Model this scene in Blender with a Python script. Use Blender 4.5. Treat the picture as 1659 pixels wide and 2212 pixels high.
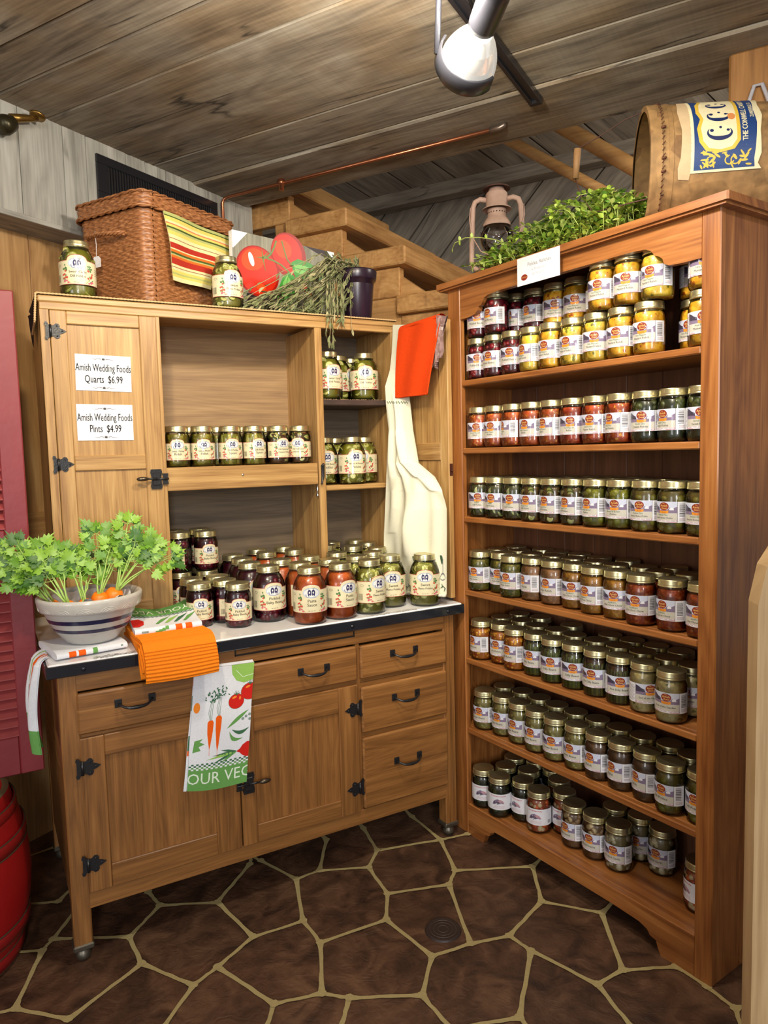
import bpy, bmesh, math, random
from math import sin, cos, pi, radians, sqrt, atan2, hypot
from mathutils import Vector, Matrix, noise
from mathutils.geometry import tessellate_polygon

for o in list(bpy.data.objects):
    bpy.data.objects.remove(o, do_unlink=True)
SC = bpy.context.scene
COL = SC.collection
random.seed(11)

# ------------------------------------------------------------------ camera
def build_camera():
    yaw, pitch, roll, f = -0.5121, -0.0831, -0.0256, 1547.09
    cy, sy, cp, sp = cos(yaw), sin(yaw), cos(pitch), sin(pitch)
    fw = Vector((-sy*cp, cy*cp, sp)); r = Vector((cy, sy, 0)); u = r.cross(fw)
    r2 = cos(roll)*r + sin(roll)*u; u2 = -sin(roll)*r + cos(roll)*u
    cd = bpy.data.cameras.new('camera'); ob = bpy.data.objects.new('camera', cd)
    cd.sensor_fit = 'VERTICAL'; cd.sensor_height = 36.0
    cd.lens = f*36.0/2212.0
    cd.clip_start = 0.05; cd.clip_end = 60
    M = Matrix((r2, u2, -fw)).transposed().to_4x4()
    M.translation = Vector((-0.1369, -1.9299, 1.3025))
    ob.matrix_world = M
    COL.objects.link(ob); SC.camera = ob
    return ob
CAM = build_camera()

# ------------------------------------------------------------------ world, lights, exposure
w = bpy.data.worlds.new('world'); SC.world = w; w.use_nodes = True
w.node_tree.nodes['Background'].inputs[0].default_value = (1.0, 0.95, 0.88, 1)
w.node_tree.nodes['Background'].inputs[1].default_value = 0.33
SC.view_settings.view_transform = 'Standard'
SC.view_settings.look = 'None'
SC.view_settings.exposure = 0.42
SC.view_settings.gamma = 1.0
try:
    SC.view_settings.use_curve_mapping = False
except Exception:
    pass
SC.cycles.transparent_max_bounces = 24

def look(ob, target):
    d = Vector(target) - ob.location
    ob.rotation_euler = d.to_track_quat('-Z', 'Y').to_euler()
def area_light(name, loc, target, sx, sy, power, color):
    l = bpy.data.lights.new(name, 'AREA'); l.shape = 'RECTANGLE'; l.size = sx; l.size_y = sy
    l.energy = power; l.color = color
    o = bpy.data.objects.new(name, l); o.location = loc; COL.objects.link(o); look(o, target); return o
def spot_light(name, loc, target, power, color, ang=70, blend=0.6, rad=0.05):
    l = bpy.data.lights.new(name, 'SPOT'); l.energy = power; l.color = color
    l.spot_size = radians(ang); l.spot_blend = blend; l.shadow_soft_size = rad
    o = bpy.data.objects.new(name, l); o.location = loc; COL.objects.link(o); look(o, target); return o
area_light('assumed_window_light_near', (-0.95, -4.6, 1.75), (0.9, 0.0, 1.0), 0.45, 1.6, 60, (0.93, 0.96, 1.0))  # assumed unseen window behind the camera; bare area light sized for jar streaks
area_light('assumed_window_light_far', (-3.4, -2.6, 1.6), (0.9, 0.2, 1.1), 1.2, 1.5, 22, (0.96, 0.97, 1.0))  # another assumed window, out of view to the left; only an area light
spot_light('assumed_track_lamp_cabinet', (-0.15, -1.15, 2.30), (0.62, 0.5, 1.25), 62, (1.0, 0.86, 0.62), 62, 0.8, 0.05)  # assumed track head out of view, placed from the shading in the cabinet
spot_light('assumed_track_lamp_bookcase', (0.10, -1.20, 2.32), (1.35, -0.45, 1.30), 46, (1.0, 0.88, 0.68), 62, 0.8, 0.05)  # assumed unseen track head, added to light the bookcase
spot_light('assumed_track_lamp_room', (0.45, -1.95, 2.33), (1.0, -0.1, 1.9), 40, (1.0, 0.86, 0.64), 85, 0.9, 0.05)  # assumed unseen track head, added for wide light across the upper room

pl_ = bpy.data.lights.new('added_stair_fill', 'POINT'); pl_.energy = 16; pl_.color = (1.0, 0.93, 0.82); pl_.shadow_soft_size = 0.08  # added unseen point light that brightens the steps and roof boards
o_ = bpy.data.objects.new('added_stair_fill', pl_); o_.location = (2.35, -0.55, 2.52); COL.objects.link(o_)

# ------------------------------------------------------------------ scene-graph helpers
def tag(o, label=None, cat=None, group=None, kind=None):
    if label: o['label'] = label
    if cat: o['category'] = cat
    if group: o['group'] = group
    if kind: o['kind'] = kind
    return o
def empty(name, loc, label=None, cat=None, group=None, rz=0, rot=None):
    o = bpy.data.objects.new(name, None); o.empty_display_size = 0.05
    o.location = loc; o.rotation_euler = rot if rot else (0, 0, rz)
    COL.objects.link(o); return tag(o, label, cat, group)
def copy_tree(o, parent=None):
    c = o.copy(); COL.objects.link(c); c.parent = parent
    for ch in list(o.children): copy_tree(ch, c)
    return c

# ------------------------------------------------------------------ materials
MATS = {}
def nodes_of(name):
    m = bpy.data.materials.new(name); m.use_nodes = True
    nt = m.node_tree; b = nt.nodes['Principled BSDF']
    return m, nt, b, nt.nodes.new, nt.links.new
def ramp(nt, stops):
    r = nt.nodes.new('ShaderNodeValToRGB'); e = r.color_ramp.elements
    e[0].position, e[0].color = stops[0][0], (*stops[0][1], 1)
    e[1].position, e[1].color = stops[-1][0], (*stops[-1][1], 1)
    for p_, c in stops[1:-1]:
        x = e.new(p_); x.color = (*c, 1)
    return r
def srgb(r, g, b):
    f = lambda c: (c/255/12.92) if c/255 <= 0.04045 else ((c/255+0.055)/1.055)**2.4
    return (f(r), f(g), f(b))
def plain(name, col, rough=0.6, metal=0.0, spec=0.5, bump=0, bscale=200, coat=0, sss=0):
    if name in MATS: return MATS[name]
    m, nt, b, N, L = nodes_of(name)
    b.inputs['Base Color'].default_value = (*col, 1)
    b.inputs['Roughness'].default_value = rough
    b.inputs['Metallic'].default_value = metal
    b.inputs['Specular IOR Level'].default_value = spec
    if coat: b.inputs['Coat Weight'].default_value = coat; b.inputs['Coat Roughness'].default_value = 0.08
    tc = N('ShaderNodeTexCoord'); n = N('ShaderNodeTexNoise'); n.inputs['Scale'].default_value = bscale*0.25
    L(tc.outputs['Object'], n.inputs['Vector'])
    mx = N('ShaderNodeMix'); mx.data_type = 'RGBA'; mx.blend_type = 'MULTIPLY'; mx.inputs[0].default_value = 0.25
    mx.inputs[6].default_value = (*col, 1); L(n.outputs['Color'], mx.inputs[7])
    hs = N('ShaderNodeMix'); hs.data_type = 'RGBA'; hs.inputs[0].default_value = 0.25
    hs.inputs[6].default_value = (*col, 1)
    r = ramp(nt, [(0.3, tuple(c*0.72 for c in col)), (0.7, tuple(min(1, c*1.12) for c in col))])
    L(n.outputs['Fac'], r.inputs[0]); L(r.outputs[0], hs.inputs[7]); L(hs.outputs[2], b.inputs['Base Color'])
    nt.nodes.remove(mx)
    if bump:
        n2 = N('ShaderNodeTexNoise'); n2.inputs['Scale'].default_value = bscale; L(tc.outputs['Object'], n2.inputs['Vector'])
        bp = N('ShaderNodeBump'); bp.inputs['Strength'].default_value = bump; bp.inputs['Distance'].default_value = 0.002
        L(n2.outputs['Fac'], bp.inputs['Height']); L(bp.outputs[0], b.inputs['Normal'])
    MATS[name] = m; return m
def wood(name, dark, mid, light, rough=0.45, su=1.6, sv=26, contrast=1.0, cracks=0.0, coat=0.0, bump=0.25, saw=0.0, stain=None):
    if name in MATS: return MATS[name]
    m, nt, b, N, L = nodes_of(name)
    uv = N('ShaderNodeUVMap'); uv.uv_map = 'UVMap'
    mp = N('ShaderNodeMapping'); mp.inputs['Scale'].default_value = (su, sv, 1); L(uv.outputs[0], mp.inputs[0])
    n1 = N('ShaderNodeTexNoise'); n1.inputs['Scale'].default_value = 1.0; n1.inputs['Detail'].default_value = 5
    n1.inputs['Distortion'].default_value = 0.9; L(mp.outputs[0], n1.inputs['Vector'])
    mp2 = N('ShaderNodeMapping'); mp2.inputs['Scale'].default_value = (su*5, sv*9, 1); L(uv.outputs[0], mp2.inputs[0])
    n2 = N('ShaderNodeTexNoise'); n2.inputs['Scale'].default_value = 1.0; n2.inputs['Detail'].default_value = 3; L(mp2.outputs[0], n2.inputs['Vector'])
    # broad cathedral figure
    mp3 = N('ShaderNodeMapping'); mp3.inputs['Scale'].default_value = (su*0.9, sv*0.36, 1); L(uv.outputs[0], mp3.inputs[0])
    n3 = N('ShaderNodeTexNoise'); n3.inputs['Scale'].default_value = 1.0; n3.inputs['Detail'].default_value = 1.5; L(mp3.outputs[0], n3.inputs['Vector'])
    mu = N('ShaderNodeMath'); mu.operation = 'MULTIPLY'; mu.inputs[1].default_value = 13.0; L(n3.outputs['Fac'], mu.inputs[0])
    fr = N('ShaderNodeMath'); fr.operation = 'PINGPONG'; fr.inputs[1].default_value = 0.5; L(mu.outputs[0], fr.inputs[0])
    a1 = N('ShaderNodeMath'); a1.operation = 'MULTIPLY_ADD'; a1.inputs[1].default_value = 0.15; L(fr.outputs[0], a1.inputs[0])
    sc = N('ShaderNodeMath'); sc.operation = 'MULTIPLY_ADD'; sc.inputs[1].default_value = 0.58; sc.inputs[2].default_value = 0.0; L(n1.outputs['Fac'], sc.inputs[0])
    L(sc.outputs[0], a1.inputs[2])
    a2 = N('ShaderNodeMath'); a2.operation = 'MULTIPLY_ADD'; a2.inputs[1].default_value = 0.33; L(n2.outputs['Fac'], a2.inputs[0]); L(a1.outputs[0], a2.inputs[2])
    h = 0.16/contrast
    r = ramp(nt, [(0.54-h*1.15, dark), (0.54, mid), (0.54+h*1.1, light)]); L(a2.outputs[0], r.inputs[0])
    col = r.outputs[0]
    if stain:
        n5 = N('ShaderNodeTexNoise'); n5.inputs['Scale'].default_value = 2.6; n5.inputs['Detail'].default_value = 3
        L(uv.outputs[0], n5.inputs['Vector'])
        r5 = ramp(nt, [(0.44, (0, 0, 0)), (0.62, (1, 1, 1))]); L(n5.outputs['Fac'], r5.inputs[0])
        mx = N('ShaderNodeMix'); mx.data_type = 'RGBA'; L(r5.outputs[0], mx.inputs[0]); L(col, mx.inputs[6]); 
        m5 = N('ShaderNodeMix'); m5.data_type = 'RGBA'; m5.blend_type = 'MULTIPLY'; m5.inputs[0].default_value = 1; L(col, m5.inputs[6]); m5.inputs[7].default_value = (*stain, 1)
        L(m5.outputs[2], mx.inputs[7]); col = mx.outputs[2]
    hgt = a2.outputs[0]
    if cracks:
        mp4 = N('ShaderNodeMapping'); mp4.inputs['Scale'].default_value = (1.1, 9, 1); L(uv.outputs[0], mp4.inputs[0])
        dn = N('ShaderNodeTexNoise'); dn.inputs['Scale'].default_value = 2.0; dn.inputs['Detail'].default_value = 4; L(mp4.outputs[0], dn.inputs['Vector'])
        vm = N('ShaderNodeMix'); vm.data_type = 'RGBA'; vm.inputs[0].default_value = 0.35; L(mp4.outputs[0], vm.inputs[6]); L(dn.outputs['Color'], vm.inputs[7])
        vo = N('ShaderNodeTexVoronoi'); vo.feature = 'DISTANCE_TO_EDGE'; vo.inputs['Scale'].default_value = 1.0; L(vm.outputs[2], vo.inputs['Vector'])
        rr = ramp(nt, [(0.0, (1, 1, 1)), (0.022, (0, 0, 0))]); L(vo.outputs['Distance'], rr.inputs[0])
        n6 = N('ShaderNodeTexNoise'); n6.inputs['Scale'].default_value = 3.5; L(uv.outputs[0], n6.inputs['Vector'])
        r6 = ramp(nt, [(0.5, (0, 0, 0)), (0.6, (1, 1, 1))]); L(n6.outputs['Fac'], r6.inputs[0])
        mm = N('ShaderNodeMath'); mm.operation = 'MULTIPLY'; L(rr.outputs[0], mm.inputs[0]); L(r6.outputs[0], mm.inputs[1])
        mm2 = N('ShaderNodeMath'); mm2.operation = 'MULTIPLY'; mm2.inputs[1].default_value = cracks; L(mm.outputs[0], mm2.inputs[0])
        mx2 = N('ShaderNodeMix'); mx2.data_type = 'RGBA'; L(mm2.outputs[0], mx2.inputs[0]); L(col, mx2.inputs[6]); mx2.inputs[7].default_value = (*[c*0.22 for c in dark], 1)
        col = mx2.outputs[2]
    if saw:
        mp7 = N('ShaderNodeMapping'); mp7.inputs['Scale'].default_value = (120, 2.5, 1); mp7.inputs['Rotation'].default_value = (0, 0, 0.12); L(uv.outputs[0], mp7.inputs[0])
        n7 = N('ShaderNodeTexNoise'); n7.inputs['Scale'].default_value = 1.0; n7.inputs['Detail'].default_value = 1; L(mp7.outputs[0], n7.inputs['Vector'])
        r7 = ramp(nt, [(0.35, (1-saw,)*3), (0.6, (1, 1, 1))]); L(n7.outputs['Fac'], r7.inputs[0])
        m7 = N('ShaderNodeMix'); m7.data_type = 'RGBA'; m7.blend_type = 'MULTIPLY'; m7.inputs[0].default_value = 1; L(col, m7.inputs[6]); L(r7.outputs[0], m7.inputs[7]); col = m7.outputs[2]
    L(col, b.inputs['Base Color'])
    b.inputs['Roughness'].default_value = rough
    if coat: b.inputs['Coat Weight'].default_value = coat; b.inputs['Coat Roughness'].default_value = 0.25
    bp = N('ShaderNodeBump'); bp.inputs['Strength'].default_value = bump; bp.inputs['Distance'].default_value = 0.002
    L(hgt, bp.inputs['Height']); L(bp.outputs[0], b.inputs['Normal'])
    MATS[name] = m; return m
def fleck(name, c1, c2, c3, scale=170, rough=0.35, bump=0.0, split=(0.35, 0.7)):
    """three-colour chopped contents"""
    if name in MATS: return MATS[name]
    m, nt, b, N, L = nodes_of(name)
    tc = N('ShaderNodeTexCoord'); oi = N('ShaderNodeObjectInfo')
    ad = N('ShaderNodeVectorMath'); ad.operation = 'ADD'; L(tc.outputs['Object'], ad.inputs[0]); L(oi.outputs['Random'], ad.inputs[1])
    v = N('ShaderNodeTexVoronoi'); v.inputs['Scale'].default_value = scale; v.inputs['Randomness'].default_value = 1; L(ad.outputs[0], v.inputs['Vector'])
    sx = N('ShaderNodeSeparateColor'); L(v.outputs['Color'], sx.inputs[0])
    r = ramp(nt, [(0.0, c1), (split[0], c1), (split[1], c2), (0.9, c2), (0.97, c3)]); L(sx.outputs[0], r.inputs[0])
    n = N('ShaderNodeTexNoise'); n.inputs['Scale'].default_value = 35; L(ad.outputs[0], n.inputs['Vector'])
    r2 = ramp(nt, [(0.3, (0.62, 0.62, 0.62)), (0.7, (1.15, 1.15, 1.15))]); L(n.outputs['Fac'], r2.inputs[0])
    mx = N('ShaderNodeMix'); mx.data_type = 'RGBA'; mx.blend_type = 'MULTIPLY'; mx.inputs[0].default_value = 1
    L(r.outputs[0], mx.inputs[6]); L(r2.outputs[0], mx.inputs[7]); L(mx.outputs[2], b.inputs['Base Color'])
    b.inputs['Roughness'].default_value = rough
    if bump:
        bp = N('ShaderNodeBump'); bp.inputs['Strength'].default_value = bump; bp.inputs['Distance'].default_value = 0.002
        L(v.outputs['Distance'], bp.inputs['Height']); L(bp.outputs[0], b.inputs['Normal'])
    MATS[name] = m; return m
def glass_mat(name='jar_glass', tint=(0.97, 0.985, 0.975), rough=0.02, ior=1.5, boost=1.15):
    if name in MATS: return MATS[name]
    m = bpy.data.materials.new(name); m.use_nodes = True; nt = m.node_tree; nt.nodes.clear(); N = nt.nodes.new; L = nt.links.new
    out = N('ShaderNodeOutputMaterial'); mix = N('ShaderNodeMixShader'); tr = N('ShaderNodeBsdfTransparent'); gl = N('ShaderNodeBsdfGlossy')
    tr.inputs[0].default_value = (*tint, 1); gl.inputs['Roughness'].default_value = rough
    fr = N('ShaderNodeFresnel'); fr.inputs['IOR'].default_value = ior
    ma = N('ShaderNodeMath'); ma.operation = 'MULTIPLY'; ma.use_clamp = True; ma.inputs[1].default_value = boost; L(fr.outputs[0], ma.inputs[0])
    tc = N('ShaderNodeTexCoord'); n = N('ShaderNodeTexNoise'); n.inputs['Scale'].default_value = 28; L(tc.outputs['Object'], n.inputs['Vector'])
    bp = N('ShaderNodeBump'); bp.inputs['Strength'].default_value = 0.05; bp.inputs['Distance'].default_value = 0.003; L(n.outputs['Fac'], bp.inputs['Height']); L(bp.outputs[0], gl.inputs['Normal'])
    L(ma.outputs[0], mix.inputs[0]); L(tr.outputs[0], mix.inputs[1]); L(gl.outputs[0], mix.inputs[2]); L(mix.outputs[0], out.inputs[0])
    MATS[name] = m; return m

# ------------------------------------------------------------------ mesh builder
class MB:
    def __init__(s):
        s.v = []; s.f = []; s.uv = []; s.mi = []; s.sm = []; s.T = None
    def add(s, verts, faces, mat=0, smooth=False, uvs=None):
        n = len(s.v)
        s.v += [tuple(s.T @ Vector(p)) if s.T else tuple(p) for p in verts]
        for i, f in enumerate(faces):
            s.f.append(tuple(n+k for k in f)); s.mi.append(mat); s.sm.append(smooth)
            s.uv += uvs[i] if uvs else [(verts[k][0]+verts[k][1], verts[k][2]) for k in f]
        return s
    def box(s, x0, x1, y0, y1, z0, z1, mat=0, b=0.0015, M=None, grain=None):
        cx, cy, cz = (x0+x1)/2, (y0+y1)/2, (z0+z1)/2
        h = (abs(x1-x0)/2, abs(y1-y0)/2, abs(z1-z0)/2)
        b = min(b, min(h)*0.45)
        ax = grain if grain is not None else max(range(3), key=lambda k: h[k])
        off = (random.uniform(0, 50), random.uniform(0, 50))
        vs = {}; V = []
        for sx in (-1, 1):
            for sy in (-1, 1):
                for sz in (-1, 1):
                    sg = (sx, sy, sz)
                    for k in range(3):
                        p = [sg[j]*(h[j] if j == k else h[j]-b) for j in range(3)]
                        vs[(sg, k)] = len(V); V.append(Vector(p))
        F = []
        for k in range(3):
            a, c = [(1, 2), (2, 0), (0, 1)][k]
            for sk in (-1, 1):
                q = []
                for (sa, sb) in ((-1, -1), (1, -1), (1, 1), (-1, 1)):
                    sg = [0, 0, 0]; sg[k] = sk; sg[a] = sa; sg[c] = sb; q.append(vs[(tuple(sg), k)])
                F.append(q)
            # edges running along axis k join faces a and c
            for sa in (-1, 1):
                for sb in (-1, 1):
                    s0 = [0, 0, 0]; s0[k] = -1; s0[a] = sa; s0[c] = sb; s1 = list(s0); s1[k] = 1
                    F.append([vs[(tuple(s0), a)], vs[(tuple(s1), a)], vs[(tuple(s1), c)], vs[(tuple(s0), c)]])
        for sx in (-1, 1):
            for sy in (-1, 1):
                for sz in (-1, 1):
                    F.append([vs[((sx, sy, sz), 0)], vs[((sx, sy, sz), 1)], vs[((sx, sy, sz), 2)]])
        F2 = []; U = []
        for q in F:
            c = sum((V[i] for i in q), Vector())/len(q); n = (V[q[1]]-V[q[0]]).cross(V[q[2]]-V[q[0]])
            if n.dot(c) < 0: q = q[::-1]; n = -n
            F2.append(q)
            na = max(range(3), key=lambda k: abs(n[k]))
            if na != ax:
                ot = [k for k in range(3) if k != ax and k != na][0]
                U.append([(V[i][ax]+off[0], V[i][ot]+off[1]+na*0.37) for i in q])
            else:
                o2 = [k for k in range(3) if k != ax]
                U.append([(V[i][o2[0]]*6+off[0], V[i][o2[1]]*1+off[1]) for i in q])
        C_ = Vector((cx, cy, cz)); P = [v+C_ for v in V]
        if M is not None: P = [M @ q for q in P]
        s.add([tuple(q) for q in P], F2, mat, False, U); return s
    def lathe(s, prof, n=32, mat=0, c=(0, 0, 0), smooth=True, M=None, mats=None, a0=0, a1=2*pi, flat=None):
        V = []; F = []; closed = abs(a1-a0-2*pi) < 1e-6; m = n if closed else n+1
        for (r, z) in prof:
            for i in range(m):
                a = a0+(a1-a0)*i/n
                p = Vector((c[0]+r*cos(a), c[1]+r*sin(a), c[2]+z))
                V.append(M @ p if M is not None else p)
        U = []; ML = []
        for j in range(len(prof)-1):
            for i in range(n):
                i2 = (i+1) % m if closed else i+1
                F.append((j*m+i, j*m+i2, (j+1)*m+i2, (j+1)*m+i))
                U.append([(i/n*2, prof[j][1]), ((i+1)/n*2, prof[j][1]), ((i+1)/n*2, prof[j+1][1]), (i/n*2, prof[j+1][1])])
                ML.append(mats[j] if mats else mat)
        b = len(s.f)
        s.add([tuple(p) for p in V], F, mat, smooth, U)
        s.mi[b:] = ML; return s
    def tube(s, pts, r, n=8, mat=0, cap=True, closed=False):
        pts = [Vector(p) for p in pts]; V = []; F = []; m = len(pts)
        rr = r if isinstance(r, (list, tuple)) else [r]*m
        up = None
        for i, p in enumerate(pts):
            if closed: t = (pts[(i+1) % m]-pts[i-1])
            else: t = (pts[min(i+1, m-1)]-pts[max(i-1, 0)])
            t.normalize()
            if up is None:
                up = Vector((0, 0, 1)) if abs(t.z) < 0.9 else Vector((1, 0, 0))
            x = up.cross(t)
            if x.length < 1e-5: x = Vector((1, 0, 0)).cross(t)
            x.normalize(); y = t.cross(x).normalized(); up = y
            for k in range(n):
                a = 2*pi*k/n; V.append(tuple(p+x*cos(a)*rr[i]+y*sin(a)*rr[i]))
        for i in range(m if closed else m-1):
            for k in range(n):
                i2 = (i+1) % m
                F.append((i*n+k, i*n+(k+1) % n, i2*n+(k+1) % n, i2*n+k))
        if cap and not closed:
            F.append(tuple(range(n))[::-1]); F.append(tuple((m-1)*n+k for k in range(n)))
        s.add(V, F, mat, True); return s
    def grid(s, fn, nu, nv, mat=0, smooth=True, closeu=False, uvf=None, matf=None):
        V = [tuple(fn(i/nu, j/nv)) for j in range(nv+1) for i in range(nu+1)]
        F = []; U = []; b = len(s.f); ML = []
        for j in range(nv):
            for i in range(nu):
                a = j*(nu+1)+i; F.append((a, a+1, a+nu+2, a+nu+1))
                q = [(i/nu, j/nv), ((i+1)/nu, j/nv), ((i+1)/nu, (j+1)/nv), (i/nu, (j+1)/nv)]
                U.append([uvf(*t) for t in q] if uvf else q)
                ML.append(matf((i+.5)/nu, (j+.5)/nv) if matf else mat)
        s.add(V, F, mat, smooth, U); s.mi[b:] = ML; return s
    def prism(s, poly, z0, z1, mat=0, M=None, smooth=False, axis='z'):
        """extrude 2d polygon (ccw); axis y: polygon in xz extruded along y"""
        n = len(poly)
        def P(x, y, z):
            v = Vector((x, y, z)) if axis == 'z' else (Vector((x, z, y)) if axis == 'y' else Vector((z, x, y)))
            return M @ v if M is not None else v
        V = [P(x, y, z0) for x, y in poly]+[P(x, y, z1) for x, y in poly]
        tr = tessellate_polygon([[Vector((x, y, 0)) for x, y in poly]])
        F = [tuple(t) for t in tr]+[tuple(n+k for k in t[::-1]) for t in tr]
        F += [(i, (i+1) % n, n+(i+1) % n, n+i) for i in range(n)]
        off = random.uniform(0, 30)
        xs = [p[0] for p in poly]; ys = [p[1] for p in poly]
        lx = (max(xs)-min(xs)) >= (max(ys)-min(ys))
        def uvp(k):
            x, y = poly[k % n]; return ((x, y) if lx else (y, x))
        U = [[(uvp(k)[0]+off, uvp(k)[1]+(0.01 if k >= n else 0)) for k in f] for f in F]
        s.add([tuple(v) for v in V], F, mat, smooth, U); return s
    def ico(s, c, r, sub=1, mat=0, sc=(1, 1, 1), rot=None):
        V, F = ICO[sub]
        q = Matrix.Rotation(rot, 3, 'Z') if isinstance(rot, (int, float)) else rot
        P = []
        for v in V:
            x = Vector((v[0]*r*sc[0], v[1]*r*sc[1], v[2]*r*sc[2]))
            if q is not None: x = q @ x
            P.append((x[0]+c[0], x[1]+c[1], x[2]+c[2]))
        s.add(P, F, mat, True); return s
    def build(s, name, mats, parent=None, loc=None, recalc=False):
        me = bpy.data.meshes.new(name); me.from_pydata(s.v, [], s.f)
        uvl = me.uv_layers.new(name='UVMap')
        flat = [c for q in s.uv for c in q]
        uvl.data.foreach_set('uv', flat)
        me.polygons.foreach_set('material_index', s.mi); me.polygons.foreach_set('use_smooth', s.sm)
        for m in (mats if isinstance(mats, (list, tuple)) else [mats]): me.materials.append(m)
        if recalc:
            bm = bmesh.new(); bm.from_mesh(me); bmesh.ops.remove_doubles(bm, verts=bm.verts, dist=1e-5)
            bmesh.ops.recalc_face_normals(bm, faces=bm.faces); bm.to_mesh(me); bm.free()
        me.update()
        o = bpy.data.objects.new(name, me); COL.objects.link(o)
        if parent is not None: o.parent = parent
        if loc is not None: o.location = loc
        return o
def _ico():
    out = {}
    for sub in (1, 2, 3):
        bm = bmesh.new(); bmesh.ops.create_icosphere(bm, subdivisions=sub, radius=1)
        bm.verts.ensure_lookup_table()
        out[sub] = ([tuple(v.co) for v in bm.verts], [tuple(v.index for v in f.verts) for f in bm.faces]); bm.free()
    return out
ICO = _ico()

# ------------------------------------------------------------------ 2d artwork -> mesh
_TX = {}
def text_tris(body, size):
    k = (body,)
    if k not in _TX:
        cu = bpy.data.curves.new('txt', 'FONT'); cu.body = body; cu.size = 1.0; cu.resolution_u = 2; cu.align_x = 'CENTER'; cu.align_y = 'CENTER'
        ob = bpy.data.objects.new('txt', cu); me = bpy.data.meshes.new_from_object(ob)
        me.calc_loop_triangles()
        V = [(v.co.x, v.co.y) for v in me.vertices]; T = [tuple(t.vertices) for t in me.loop_triangles]
        bpy.data.meshes.remove(me); bpy.data.objects.remove(ob); bpy.data.curves.remove(cu); _TX[k] = (V, T)
    V, T = _TX[k]
    return [[(V[a][0]*size, V[a][1]*size) for a in t] for t in T]
class Art:
    """flat coloured shapes in layers, mapped on any surface f(x, y, h)"""
    def __init__(s): s.t = []
    def poly(s, pts, mat, layer):
        for t in tessellate_polygon([[Vector((x, y, 0)) for x, y in pts]]):
            s.t.append(([pts[k] for k in t], mat, layer))
        return s
    def rect(s, x0, x1, y0, y1, mat, layer): return s.poly([(x0, y0), (x1, y0), (x1, y1), (x0, y1)], mat, layer)
    def ell(s, cx, cy, rx, ry, mat, layer, n=20, a=0):
        return s.poly([(cx+rx*cos(2*pi*i/n)*cos(a)-ry*sin(2*pi*i/n)*sin(a), cy+rx*cos(2*pi*i/n)*sin(a)+ry*sin(2*pi*i/n)*cos(a)) for i in range(n)], mat, layer)
    def ring(s, cx, cy, rx, ry, w_, mat, layer, n=24, a0=0, a1=2*pi):
        for i in range(n):
            a, b = a0+(a1-a0)*i/n, a0+(a1-a0)*(i+1)/n
            s.poly([(cx+rx*cos(a), cy+ry*sin(a)), (cx+rx*cos(b), cy+ry*sin(b)), (cx+(rx-w_)*cos(b), cy+(ry-w_)*sin(b)), (cx+(rx-w_)*cos(a), cy+(ry-w_)*sin(a))], mat, layer)
        return s
    def stroke(s, pts, w_, mat, layer):
        m = len(pts)
        for i in range(m-1):
            (x0, y0), (x1, y1) = pts[i], pts[i+1]; d = hypot(x1-x0, y1-y0) or 1e-6
            wa = w_[i] if isinstance(w_, (list, tuple)) else w_; wb = w_[i+1] if isinstance(w_, (list, tuple)) else w_
            nx, ny = -(y1-y0)/d/2, (x1-x0)/d/2
            s.poly([(x0-nx*wa, y0-ny*wa), (x1-nx*wb, y1-ny*wb), (x1+nx*wb, y1+ny*wb), (x0+nx*wa, y0+ny*wa)], mat, layer)
        return s
    def text(s, body, x, y, size, mat, layer, sx=1.0, rot=0, bold=0):
        for k in ([0] if not bold else [-bold, 0, bold]):
            for t in text_tris(body, size):
                q = []
                for a, b in t:
                    a *= sx; q.append((x+k+a*cos(rot)-b*sin(rot), y+a*sin(rot)+b*cos(rot)))
                s.t.append((q, mat, layer+(0.05*abs(k)/bold if bold and k else 0)))
        return s
    def clip(s, x0, x1, y0, y1):
        out = []
        for t, m, l in s.t:
            P = list(t)
            for (ax, lim, sg) in ((0, x0, 1), (0, x1, -1), (1, y0, 1), (1, y1, -1)):
                Q = []
                for i in range(len(P)):
                    a, b = P[i], P[(i+1) % len(P)]; da, db = (a[ax]-lim)*sg, (b[ax]-lim)*sg
                    if da >= 0: Q.append(a)
                    if da*db < 0:
                        k = da/(da-db); Q.append((a[0]+(b[0]-a[0])*k, a[1]+(b[1]-a[1])*k))
                P = Q
                if len(P) < 3: break
            for i in range(1, len(P)-1): out.append(([P[0], P[i], P[i+1]], m, l))
        s.t = out; return s
    def emit(s, mb, f, lim=0.008, dh=0.0002, limy=None, h0=0.0, smooth=True):
        st = [(t, m, l) for t, m, l in s.t]
        V = []; F = []; M = []
        while st:
            t, m, l = st.pop()
            e = []
            for i in range(3):
                a, b = t[i], t[(i+1) % 3]
                e.append(max(abs(a[0]-b[0])/lim, abs(a[1]-b[1])/(limy or 1e9)))
            k = max(range(3), key=lambda i: e[i])
            if e[k] > 1:
                a, b, c = t[k], t[(k+1) % 3], t[(k+2) % 3]; mid = ((a[0]+b[0])/2, (a[1]+b[1])/2)
                st.append(([a, mid, c], m, l)); st.append(([mid, b, c], m, l)); continue
            ar = (t[1][0]-t[0][0])*(t[2][1]-t[0][1])-(t[1][1]-t[0][1])*(t[2][0]-t[0][0])
            if abs(ar) < 1e-12: continue
            if ar < 0: t = [t[0], t[2], t[1]]
            n = len(V); V += [tuple(f(x, y, h0+dh*l)) for x, y in t]; F.append((n, n+1, n+2)); M.append(m)
        b = len(mb.f); mb.add(V, F, 0, smooth); mb.mi[b:] = M
        return mb

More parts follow.
